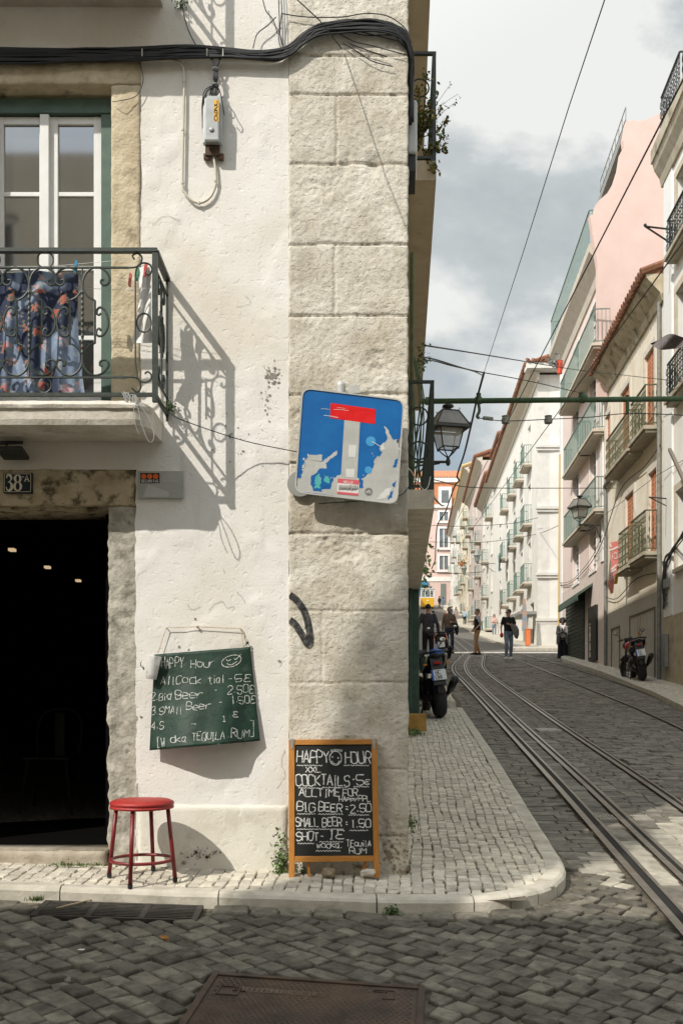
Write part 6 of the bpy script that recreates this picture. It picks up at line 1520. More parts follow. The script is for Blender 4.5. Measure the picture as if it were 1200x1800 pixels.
# hidden left row: keeps the upper street in shade as in the photograph
lr = thing('left_row_house', 'row of houses on the left, hidden behind the near corner, shading the upper street', 'house', (-2, 60, base(60)))
mb = MB(); 
for y0, y1, h in ((41.5, 75, 13.5), (75, 110, 18), (110, 160, 24)): mb.box(-14, y0, base(y0)-3, wall_x(y0)-.6, y1, h)
mb.build('wall', tan_m, lr)
# ------------------------------------------------------------------ street lanterns
lamp_g = M('lantern_glass', (.52, .50, .44), (.60, .58, .52), 6, .25, alpha=.55)
def lantern(loc, rz, wall, label, reach, wl):
    L_ = thing('street_lantern', label, 'street lamp', loc)
    c = Vector(loc); RM = Matrix.Rotation(rz, 3, 'Z')
    def sq(h, z): return [c+RM @ Vector((a*h, b*h, z)) for a, b in ((-1, -1), (1, -1), (1, 1), (-1, 1))]
    mb = MB(); mb.lathe([(.001, -.06), (.022, -.05), (.034, -.02), (.034, .02), (.022, .05), (.028, .075), (.001, .08)], c, 12); mb.build('hub', blackiron, L_, smooth=True)
    mb = MB()
    b0, b1 = sq(.115, .20), sq(.180, .47)
    for i in range(4):
        mb.tube([c+Vector((0, 0, .06)), c+(b0[i]-c)*.5+Vector((0, 0, .02)), b0[i]], .009, 6)
        mb.tube([b0[i]-Vector((0, 0, .03)), b1[i]], .010, 6); mb.tube([b0[i], b0[(i+1) % 4]], .010, 6); mb.tube([b1[i], b1[(i+1) % 4]], .012, 6)
    mb.build('frame', blackiron, L_)
    g0, g1 = sq(.110, .205), sq(.174, .465); mb = MB(); mb.add(g0+g1, [(i, (i+1) % 4, 4+(i+1) % 4, 4+i) for i in range(4)]); mb.build('pane', lamp_g, L_)
    r0, r1, r2, r3 = sq(.255, .46), sq(.245, .50), sq(.125, .72), sq(.13, .735)
    mb = MB(); k = sq(.18, .462); mb.add(r0+r1+r2+r3, [(i, (i+1) % 4, 4+(i+1) % 4, 4+i) for i in range(4)]+[(8+i, 8+(i+1) % 4, 12+(i+1) % 4, 12+i) for i in range(4)]+[(12, 13, 14, 15)])
    mb.add(r0+k, [(i, 4+i, 4+(i+1) % 4, (i+1) % 4) for i in range(4)])
    for i in range(4): mb.tube([r1[i], r2[i]], .010, 5); mb.lathe([(.008, 0), (.010, .02), (.001, .05)], r1[i], 6); mb.lathe([(.006, 0), (.008, .015), (.001, .035)], r3[i], 6)
    rf = mb.build('hood', blackiron, L_)
    mb = MB(); mb.add([p+Vector((0, 0, .004)) for p in sq(.235, .505)]+[p for p in sq(.126, .716)], [(i, (i+1) % 4, 4+(i+1) % 4, 4+i) for i in range(4)]); mb.build('hood_panel', M('hood_glass', (.16, .155, .14), (.24, .23, .21), 6, .4), L_)
    mb = MB(); mb.lathe([(.05, .735), (.035, .76), (.05, .785), (.085, .80), (.08, .825), (.04, .835), (.001, .84)], c, 16); mb.build('finial', blackiron, L_, smooth=True)
    d = Vector(wall); mb = MB(); q = lambda s, z: c+d*s+Vector((0, 0, z))
    mb.tube([q(0, .0), q(reach, .0)], .020, 8); mb.tube([q(reach, .12), q(reach, -.5)], .022, 6)
    mb.tube(smooth_path([q(.12, -.02), q(.30, -.06), q(.40, -.14), q(.38, -.24), q(.28, -.26), q(.22, -.20), q(.26, -.13), q(.32, -.17)], 5), .012, 6)
    mb.tube(smooth_path([q(.30, -.04), q(.5, -.10), q(reach, -.45)], 5), .014, 6)
    for s_ in (.5, .62): 
        if s_ < reach-.05: mb.torus(q(s_*reach, -.12-.1*s_), .05, .009, axis='y' if abs(d.x) > abs(d.y) else 'x', n=14, m=5)
    mb.build('bracket', blackiron, L_)
    return L_
pL = P(787, 812, 14.5); lantern(pL, R(14), (-1, 0, 0), 'black iron street lantern on a scrolled bracket beside the near side balcony', pL.x-wall_x(14.5), 0)
pR = P(1018, 922, 28.6); lantern(pR, R(20), (1, .15, 0), 'street lantern hanging from the ochre house above the red banner', .62, 0)
pF = P(838, 1003, 62); 
for px, py, Yq, lab in ((838, 990, 70, 'small distant lantern high on the pale walls, right of its twin'), (815, 1010, 88, 'smaller distant lantern farther up the street, left of its twin')):
    p = P(px, py, Yq); mb = MB(); mb.lathe([(.03, -.1), (.04, 0), (.14, .1), (.22, .5), (.30, .52), (.16, .8), (.05, .95), (.001, 1.0)], p, 8); mb.tube([p, p+Vector((1.3, .2, 0))], .03, 5); mb.tube([p+Vector((.3, .05, 0)), p+Vector((1.3, .2, -.6))], .02, 5); tag(mb.build('street_lantern', M('lantern_far', (.20, .22, .20), rough=.5)), lab, 'street lamp')
# ------------------------------------------------------------------ pole and overhead wires
gp = M('green_pole', (.035, .075, .035), (.065, .115, .055), 18, .6, .002, 50)
YP = 15.0
pole = thing('cross_pole', 'green metal pole carrying tram wires straight across the street', 'pole', P(980, 703, YP))
a, b = P(738, 705.5, YP), P(1262, 699, YP); b2 = Vector((RX0+RK*(YP-RY0), YP, b.z)); mb = MB(); mb.tube([a, b2], .040, 12); mb.build('tube', gp, pole, smooth=True)
mb = MB(); p = P(840, 704, YP); mb.lathe([(.055, -.05), (.055, .05)], p, 12, axis='x'); mb.box(p.x-.035, YP-.05, p.z+.02, p.x+.035, YP-.03, p.z+.10); mb.tube(smooth_path([P(840, 708, YP), P(842, 722, YP), P(838, 732, YP), P(842, 735, YP)], 4), .022, 8); p = P(1102, 703, YP); mb.tube([P(1102, 695, YP), P(1102, 728, YP)], .028, 8); p = P(1024, 700, YP); mb.ball(p, .075, 10, 7); mb.ball(P(1022, 693, YP), .05, 8, 6); mb.lathe([(.06, -.04), (.06, .04)], P(752, 705, YP), 10, axis='x'); mb.build('fitting', gp, pole)
wire_m = M('wire_dark', (.03, .032, .032), rough=.6)
def wire(label, pts, r=.006, name='overhead_wire', k=6, cat='wire', straight=False, group=None):
    mb = MB(); pp = [P(*p) for p in pts]; mb.tube(pp if straight else smooth_path(pp, k), r, 5); return tag(mb.build(name, wire_m, smooth=True), label, cat, group)
sw = wire('span wire with insulators hanging just under the green pole', [(842, 735, YP), (888, 740, YP), (963, 737, YP), (1040, 733, YP), (1102, 727, YP), (1200, 730, YP), (1290, 738, YP)], .007)
for px in (888, 963):
    mb = MB(); p = P(px, 737, YP); mb.lathe([(.03, -.07), (.06, -.06), (.065, .0), (.05, .02), (.06, .05), (.001, .055)], p, 10); mb.build('insulator', M('insulator_grey', (.20, .21, .18), (.28, .28, .25), 12, .5), sw)
mb = MB(); mb.ball(P(851, 735, YP), .032, 8, 6); mb.build('insulator', MATS['insulator_grey'], sw)
mb = MB(); mb.tube([P(853, 735, YP), P(866, 736.5, YP)], .03, 8); mb.build('sleeve', MATS['insulator_grey'], sw)
def along(p0, Y0, ys, dz=.0):
    out = []
    for y in ys: out.append(Vector((p0.x+.0655*(y-Y0), y, p0.z+base(y)-base(Y0)-dz*((y-Y0) % 13)*(13-((y-Y0) % 13))/42)))
    return out
for px, lab in ((888, 'left trolley wire running up the street under the green pole'), (963, 'right trolley wire running up the street under the green pole')):
    p = P(px, 748, YP); mb = MB(); mb.tube(along(p, YP, [-4, 4, 8, 12, 15, 20, 28, 34, 40]), .006, 5); tag(mb.build('trolley_wire', wire_m), lab, 'wire')
wire('thin dark cable crossing the open sky down to the cable joint', [(1070, -25, 4.6), (1000, 185, 5.9), (920, 440, 8.2), (850, 655, 12.0)], .0032, straight=True)
wire('twisted cable bundle hanging from the joint down past the street lantern', [(850, 655, 12), (838, 700, 12.6), (828, 745, 13.5), (816, 795, 15), (806, 825, 16), (803, 838, 16.3), (806, 845, 16.5), (797, 858, 18), (782, 900, 22), (768, 925, 25), (765, 970, 27), (764, 985, 28), (758, 1000, 29)], .014)
wire('black wire from the side balcony to the red flower pot on the pink house', [(746, 607, 9), (860, 625, 13), (980, 645, 20), (1020, 651, 26), (1100, 660, 24), (1215, 673, 20)], .008, straight=False)
wire('sagging pair of cables from the side wall to the cable joint', [(738, 627, 9), (765, 632, 9.6), (800, 643, 10.5), (825, 650, 11.3), (850, 655, 12)], .008)
wire('second sagging cable just below the pair on the side wall', [(738, 635, 9), (760, 634, 9.5), (790, 642, 10.3), (830, 652, 11.4), (848, 660, 12)], .006)
wire('cable from the joint to the fitting on the green pole', [(850, 655, 12), (930, 670, 13), (1022, 691, YP)], .006)
wire('span wire stretched low from the side balcony across the street', [(757, 842, 17), (770, 845, 18), (820, 856, 22), (888, 858, 24), (980, 858, 26), (1080, 858, 26)], .010)
wire('thin wire in front of the pink house from the ochre house to the white house', [(985, 858, 36), (1040, 858, 33), (1090, 853, 30)], .008)
wire('second low span wire farther up the street', [(740, 922, 45), (800, 925, 50), (890, 921, 50), (945, 910, 50)], .014)
wire('third low span wire farther up the street', [(744, 952, 52), (820, 954, 58), (880, 950, 55), (945, 938, 51), (985, 922, 42)], .014)
wire('fourth low span wire near the top of the street', [(742, 1005, 90), (800, 1008, 90), (850, 1005, 88)], .03)
wire('dark drooping wire from the balcony foot beside the lantern', [(757, 866, 8.2), (766, 880, 9), (776, 889, 10), (780, 888, 10.5)], .006)
wire('diagonal wire leading from the lantern bracket across the ochre wall', [(1062, 905, 28), (1105, 873, 25.5), (1150, 838, 23.5), (1215, 800, 21)], .007, straight=True)
wire('steel wire fixed to the corner stones and rising over the street towards the viewer', [(600, 85, FY-.03), (561, 35, 5.55), (523, 0, 5.30), (440, -100, 4.7)], .0035, straight=True)
cs = thing('wire_support', 'pale cross bracket holding wires at the party wall between pink and ochre houses', 'bracket', P(1160, 420, 23))
bpy.data.objects.remove(cs)
mb = MB(); mb.tube([P(1133, 398, 21.8), P(1185, 404, 22.6)], .022, 6); mb.tube([P(1133, 398, 21.8), P(1185, 432, 22.6)], .022, 6); mb.ball(P(1133, 396, 21.8), .04, 6, 5); tag(mb.build('wall_bracket', blackiron), 'black iron triangular bracket jutting from the white house beside the pink gable', 'bracket')
mb = MB(); mb.tube([P(1140, 874, 22.4), P(1178, 877, 23.1)], .016, 6); mb.tube([P(1140, 874, 22.4), P(1178, 893, 23.1)], .014, 6); tag(mb.build('wall_bracket', blackiron), 'small rusty triangular bracket over the lower balcony of the ochre house', 'bracket')
mb = MB(); mb.tube([P(1176, 790, 21.2), P(1203, 848, 19.8)], .045, 4); tag(mb.build('timber_beam', M('grey_wood', (.16, .14, .11), rough=.8)), 'grey wooden arm slanting out from the white house at the right edge', 'beam')
# grey cloth blowing from a window at the right edge
mb = MB()
def gcl(s_, t):
    px = 1142+66*s_; py = 604-14*s_*(1-s_)*4*(1-t)*.7-s_*10*(1-t)+t*(12*math.sin(math.pi*min(1, s_*1.05)))+2*math.sin(s_*9)
    return P(px, py, 21.6-1.2*s_+.15*math.sin(s_*8+t*3))
mb.grid([i/24 for i in range(25)], [i/8 for i in range(9)], gcl)
o = mb.build('grey_cloth', M('grey_fabric', (.10, .085, .085), (.17, .15, .145), 9, .9), smooth=True); tag(o, 'dark grey cloth blowing out from the white house at the right edge', 'cloth')
# red banner and yellow strip on the balcony
bn = thing('red_banner', 'red and white sale banner hanging from the lower balcony of the ochre house', 'banner', P(1076, 1040, 27.2))
YB2 = 27.0
bq = lambda a, b: P(1050+a/8, 880+b/8, YB2)
mb = MB(); mb.prism([(152, 595), (290, 565), (296, 800), (282, 900), (235, 1080), (215, 1300), (180, 1310), (150, 1190), (165, 1050), (188, 900), (170, 700)], 0, .02, lambda a, b, h: bq(a, b)+Vector((0, h, 0))); mb.build('fabric', M('banner_red', (.62, .17, .15), (.68, .24, .21), 4, .8), bn)
wt = M('banner_white', (.72, .62, .58), rough=.8)
mb = MB(lambda x, y, z: bq(x, -z)+Vector((0, -.012, 0))); ux, uz = Vector((1, 0, .1)), Vector((-.05, 0, 1))
text(mb, '13', Vector((196, 0, -820)), ux, uz, 75, 36, 13, jit=.02); mb.build('number', wt, bn)
mb = MB(lambda x, y, z: bq(x, -z)+Vector((0, -.012, 0))); text(mb, 'BI', Vector((160, 0, -1110)), ux, uz, 72, 36, 14, jit=.02); mb.build('letters', wt, bn)
for a, b, c, d in ((160, 700, 280, 650), (160, 600, 190, 655), (185, 970, 260, 900), (165, 1010, 250, 960)):
    mb = MB(lambda x, y, z: bq(x, -z)+Vector((0, -.012, 0))); ribbon(mb, [Vector((a, 0, -b)), Vector(((a+c)/2, 0, -(b+d)/2-6)), Vector((c, 0, -d))], Vector((0, 1, 0)), 26); mb.build('white_band', wt, bn)
mb = MB(); mb.prism([(285, 905), (305, 910), (300, 1020), (285, 1160), (240, 1165), (262, 1000)], 0, .02, lambda a, b, h: bq(a, b)+Vector((.02, .15+h, 0))); tag(mb.build('yellow_banner', M('banner_yellow', (.52, .36, .02), rough=.8)), 'narrow yellow banner strip hanging right behind the red banner', 'banner')
mb = MB(); p = P(1000, 645, 30); 
for i in range(3): mb.tube([P(975+i*4, 650-i*2, 36), P(968+i*5, 640, 36)], .03, 5)
leafy(mb, P(974, 640, 36), (.14, .2, .12), 50, .07, rw); tag(mb.build('terrace_plant', M('silver_leaf', (.22, .23, .21), rough=.7)), 'silvery plant leaning over the end of the long mint balcony', 'plant')
mb = MB(); p = P(983, 645, 36); mb.lathe([(.07, -.26), (.09, -.24), (.11, .2), (.12, .22), (.001, .22)], p, 12); tag(mb.build('red_pot', M('red_plastic', (.60, .07, .03), rough=.5)), 'bright red pot on the end of the long mint balcony', 'pot')
mb = MB(); leafy(mb, P(812, 995, 86), (.22, .3, .3), 60, .12, rw); tag(mb.build('flower_box', M('flower_red', (.55, .14, .07), (.16, .22, .08), 2, .8)), 'orange red flowers on a wall far up the street', 'flowers')
mb = MB(); leafy(mb, P(741, 990, 60), (.35, .4, -1.0), 160, .16, rw); tag(mb.build('wall_creeper', leaf), 'dark leafy creeper hanging at the far end of the left side balcony', 'plant')
p = P(927, 1135, 48.5); mb = MB(); mb.box(p.x-.10, 48.3, p.z, p.x+.10, 48.7, p.z+.78); mb.box(p.x-.11, 48.28, p.z+.78, p.x+.11, 48.72, p.z+.83); tag(mb.build('orange_bin', M('bin_orange', (.70, .19, .06), rough=.6), bevel=.02), 'bright orange bin at the foot of the white corner house', 'bin')
mb = MB(); p = P(923, 1108, 49); mb.prism([(-.12, 0), (.16, 0), (.12, .9), (.05, 1.6), (-.08, 1.6)], 0, .05, lambda a, b, h: (p.x+a, p.y+.3+h, p.z+b)); tag(mb.build('poster_stand', M('poster_mix', (.22, .30, .36), (.45, .28, .20), 2.5, .7, blo=.45, bhi=.55)), 'bright postcard rack standing behind the orange bin', 'rack')
# ------------------------------------------------------------------ motorcycles
tyre_m = M('tyre_rubber', (.014, .014, .014), (.024, .024, .024), 40, .8)
def motorcycle(name, label, loc, rz, lean, paint_, panel, plate_rows, steer=.35, lw=1.0):
    t = thing(name, label, 'motorcycle', loc); t.rotation_euler = (0, lean, rz)
    blk = M('moto_black', (.014, .014, .015), (.024, .024, .025), 20, .45); met = M('moto_metal', (.30, .30, .29), rough=.35, metal=.8); pm = paint_
    SR = Matrix.Rotation(steer, 3, 'Z'); FW = 1.42
    def wheel(y, rr, w):
        mb = MB(); c = (0, y, .31); mb.torus(c, .31-w*.5, w*.5, axis='x', n=28, m=10, sq=1.1); wh_ = mb.build('wheel', tyre_m, t, smooth=True, local=True)
        mb = MB(); mb.torus(c, .205, .016, axis='x', n=24, m=6)
        for k in range(5): a = k*1.2566; mb.tube([(0, y, .31), (0, y+.2*math.cos(a), .31+.2*math.sin(a))], .014, 5)
        mb.lathe([(.05, -.06), (.05, .06)], c, 10, axis='x'); mb.torus(c, .12, .012, axis='x', n=18, m=4); mb.build('rim', met, wh_, local=True); return wh_
    wheel(0, .31, .17); fwh = wheel(FW, .31, .12)
    for o_ in [fwh]: pass
    mb = MB()    # frame, engine, swingarm
    mb.tube([(-.10, 0, .31), (-.10, .42, .40)], .028, 6); mb.tube([(.10, 0, .31), (.10, .42, .40)], .028, 6)
    mb.ball((0, .72, .42), .21, 12, 8, (.9, 1.25, .95)); mb.box(-.16, .55, .30, .16, .92, .50); mb.tube([(0, .45, .72), (0, 1.15, .92)], .05, 8); mb.tube([(0, .95, .30), (0, 1.18, .85)], .04, 8); mb.tube([(-.13, .35, .36), (-.20, .25, .30)], .014, 5)
    mb.tube([(-.22, .6, .0), (-.12, .62, .32)], .014, 6); mb.box(-.17, .2, .28, .17, .5, .34); mb.tube([(.10, .2, .36), (.02, .35, .7)], .035, 8)
    mb.build('engine', blk, t, local=True)
    mb = MB(); mb.ball((0, .92, .86), .17, 14, 10, (1.0, 1.45, .78)); mb.build('tank', pm, t, smooth=True, local=True)
    mb = MB(); vs = []; 
    prof = [(-.30, .93, .05, .03), (-.22, .905, .12, .06), (-.05, .87, .15, .09), (.2, .82, .14, .09), (.45, .77, .15, .09), (.68, .78, .13, .08)]
    for y, z, hw, hh in prof:
        for k in range(10): a = 2*math.pi*k/10; vs.append((hw*math.cos(a), y, z+hh*math.sin(a)))
    fs = [(i*10+k, i*10+(k+1) % 10, (i+1)*10+(k+1) % 10, (i+1)*10+k) for i in range(len(prof)-1) for k in range(10)]+[tuple(range(9, -1, -1)), tuple(50+k for k in range(10))]
    mb.add(vs, fs); mb.build('seat', blk, t, smooth=True, local=True)
    for s in (-1, 1):
        mb = MB(); mb.prism([(-.33, .93), (-.18, .96), (.10, .90), (.42, .78), (.40, .70), (.10, .76), (-.2, .84)], s*.14, s*.175, lambda a, b, h: (h*(1-.25*max(0, -a)), a, b)); mb.build('side_panel', panel, t, local=True, bevel=.01)
    mb = MB(); mb.tube(smooth_path([(-.15, .12, .93), (-.16, -.22, .97), (-.05, -.34, .985), (.05, -.34, .985), (.16, -.22, .97), (.15, .12, .93)], 4), .012, 6); mb.build('grab_rail', blk, t, local=True)
    mb = MB(); mb.prism([(-.36, .50), (-.33, .48), (-.20, .86), (-.26, .90)], -.09, .09, lambda a, b, h: (h, a, b)); mb.tube(smooth_path([(0, -.31, .36), (0, -.22, .60), (0, .0, .66), (0, .22, .60)], 4), .05, 6); mb.build('rear_fender', blk, t, local=True)
    mb = MB(); mb.box(-.055, -.335, .80, .055, -.30, .84); mb.build('tail_light', M('tail_red', (.35, .01, .01), rough=.3), t, local=True, bevel=.006)
    mb = MB(); RMx = Matrix.Rotation(R(-22), 3, 'X'); pc = (0, -.35, .64); mb.box(-.105, -.356, .56, .105, -.35, .725, rot=RMx, piv=pc); lp_ = mb.build('licence_plate', M('plate_white', (.70, .70, .68), rough=.5), t, local=True)
    mb = MB(); mb.box(-.105, -.3575, .56, -.075, -.3565, .725, rot=RMx, piv=pc); mb.build('blue_strip', M('plate_blue', (.02, .10, .42), rough=.5), lp_, local=True)
    for i, rowt in enumerate(plate_rows):
        mb = MB(lambda x, y, z: tuple(RMx @ (Vector((x, y, z))-Vector(pc))+Vector(pc))); w_ = .034; text(mb, rowt, Vector((-.06 if len(rowt) > 2 else -.045, -.3585, .65-.078*i)), Vector((1, 0, 0)), Vector((0, 0, 1)), .060, w_*(.72 if len(rowt) > 2 else .95), .0095, gap=.30, jit=0, round_=False); mb.build('plate_text', ink, lp_, local=True)
    mb = MB()
    for s in (-1, 1): mb.box(s*.17-.03, -.26, .80, s*.17+.03, -.22, .825)
    mb.build('indicator', M('amber_lens', (.5, .2, .02), rough=.3), t, local=True)
    mb = MB(); mb.tube([(.17, .55, .30), (.20, .25, .36), (.215, .10, .42)], .035, 8); mb.tube([(.215, .12, .41), (.24, -.24, .55)], [.055, .062], 12); ex = mb.build('exhaust', blk, t, smooth=True, local=True)
    mb = MB(); M2 = Matrix.Rotation(R(-70), 3, 'X'); mb.torus((.2405, -.245, .552), .052, .010, n=16, m=6, M=M2); mb.build('exhaust_tip', met, ex, local=True)
    piv = Vector((0, 1.18, .9))
    st_ = lambda v: SR @ (Vector(v)-piv)+piv
    mb = MB(lambda x, y, z: st_((x, y, z)))
    for s in (-1, 1): mb.tube([(s*.10, FW, .31), (s*.10, 1.17, .92)], .024, 8)
    mb.box(-.13, 1.12, .86, .13, 1.22, .92); mb.tube(smooth_path([(-.06, FW+.14, .56), (0, FW, .645), (0, FW-.2, .58)], 4), .05, 6); mb.build('fork', blk, t, local=True)
    mb = MB(lambda x, y, z: st_((x, y, z))); mb.tube(smooth_path([(-.37, 1.02, 1.02), (-.2, 1.10, 1.04), (0, 1.16, 1.0), (.2, 1.10, 1.04), (.37, 1.02, 1.02)], 4), .013, 6)
    for s in (-1, 1): mb.tube([(s*.25, 1.08, 1.035), (s*.38, 1.01, 1.02)], .019, 8); mb.tube([(s*.24, 1.12, 1.04), (s*.38, 1.10, 1.02)], .007, 5)
    mb.build('handlebar', blk, t, local=True)
    mb = MB(lambda x, y, z: st_((x, y, z))); mb.ball((0, 1.32, .90), .10, 12, 8, (1.05, .8, 1.0)); mb.box(-.10, 1.17, .98, .10, 1.24, 1.08); mb.build('headlight', blk, t, smooth=True, local=True)
    for s in (-1, 1):
        mb = MB(lambda x, y, z: st_((x, y, z))); mb.tube([(s*.25, 1.10, 1.04), (s*.36, 1.12, 1.19)], .007, 5); mb.ball((s*.38, 1.12, 1.215), .055, 10, 7, (1.3, .35, .8)); m_ = mb.build('mirror', blk, t, local=True)
        mb = MB(lambda x, y, z: st_((x, y, z))); mb.ball((s*.38, 1.105, 1.215), .047, 10, 7, (1.3, .2, .75)); mb.build('mirror_glass', M('mirror_glass', (.55, .55, .52), rough=.12, metal=.6), m_, local=True)
    # turn the front wheel with the fork
    for o_ in (fwh,):
        o_.matrix_local = Matrix.Translation(piv) @ SR.to_4x4() @ Matrix.Translation(-piv)
    return t
white_panel = M('panel_white', (.55, .55, .50), (.62, .62, .57), 10, .35); blackp = M('paint_black', (.02, .02, .022), rough=.3)
pm = P(774, 1258, 14.85); pm.z = side_z(pm.x, pm.y)+.0
m1 = motorcycle('motorcycle', 'black and white motorcycle seen from behind, parked on the near pavement', pm, R(3), R(-7), blackp, white_panel, ['BC', '12HI'], steer=R(24))
pm = P(1129, 1199, 23.0); pm.z = base(pm.y)+.045
m2 = motorcycle('motorcycle', 'red motorcycle leaning by the grey wall on the right pavement', pm, R(-9), R(-9), M('paint_red', (.42, .012, .03), (.5, .02, .045), 9, .25), M('paint_black', (.02, .02, .022)), ['CC', '35'], steer=R(26))
pm = P(779, 1172, 27.5); pm.z = side_z(pm.x, pm.y)+.1
m3 = motorcycle('motorcycle', 'red and orange motorcycle half hidden behind the man in the brown sweater', pm, R(-8), R(-5), M('paint_orange', (.55, .10, .04), (.6, .16, .08), 9, .3), M('paint_red', (.42, .012, .03)), ['AX'], steer=R(5))
mb = MB(); p = P(766, 1155, 16.0); mb.ball((p.x-.05, 15.45, side_z(p.x, 15.4)+.96), .12, 10, 8, (1.0, 1.2, .5)); tag(mb.build('blue_bag', M('bag_blue', (.02, .10, .40), (.05, .16, .5), 9, .6), smooth=True), 'small blue bag tied on the seat of the near motorcycle', 'bag')

# ------------------------------------------------------------------ laundry and cable tangles on the far facades
for (u, z, w, h, cc, lab) in ((61.0, 10.9, 1.1, 1.3, (.62, .63, .62), 'white sheet drying on a mint balcony of the white corner house'), (66.2, 10.7, .8, 1.1, (.10, .22, .24), 'teal towel drying on a farther balcony of the white corner house'), (65.6, 7.6, .9, 1.0, (.40, .34, .30), 'beige cloth hanging low on the white corner house')):
    mb = MB(fw); mb.grid([i/8 for i in range(9)], [i/8 for i in range(9)], lambda a, b: (u+a*w, .52+.05*math.sin(a*14+b*2), z-b*h+.03*math.sin(a*5)))
    tag(mb.build('laundry', M('laundry_%d' % int(u*10+z), cc, rough=.9), smooth=True), lab, 'laundry')
mb = MB(fr); rk = random.Random(6)
for k in range(9):
    u0 = 22.9+rk.gauss(0, .05); mb.tube(smooth_path([(21.3, .06, 4.55+rk.gauss(0, .05)), (22.3, .08, 4.3+rk.gauss(0, .06)), (u0, .10, 4.05+rk.gauss(0, .08)), (u0+rk.gauss(0, .12), .09, 3.5+rk.gauss(0, .2)), (u0+rk.gauss(0, .1), .08, 3.3+rk.gauss(0, .3))], 4), .014, 5)
tag(mb.build('cable_tangle', cable_m), 'dark tangle of cables on the wall of the white house at the right edge', 'cables')
mb = MB(fr); 
mb.tube(smooth_path([(40.3, .06, 5.6), (37, .08, 5.35), (33, .08, 5.5), (30.6, .1, 5.9), (28, .08, 6.9), (25, .08, 6.85), (23.4, .06, 7.0)], 5), .013, 5); mb.tube(smooth_path([(40.3, .07, 5.7), (37, .09, 5.42), (33, .09, 5.62), (30.6, .11, 6.05)], 5), .010, 5)
tag(mb.build('facade_cable', cable_m), 'black cable drooping along the fronts of the pink and ochre houses', 'cable')
mb = MB(fr); mb.tube(smooth_path([(30.2, .08, 4.1), (28.6, .06, 3.9), (26, .07, 4.15), (23.5, .06, 4.0)], 5), .012, 5); tag(mb.build('facade_cable', cable_m), 'second thinner cable sagging under the lower balcony of the ochre house', 'cable')
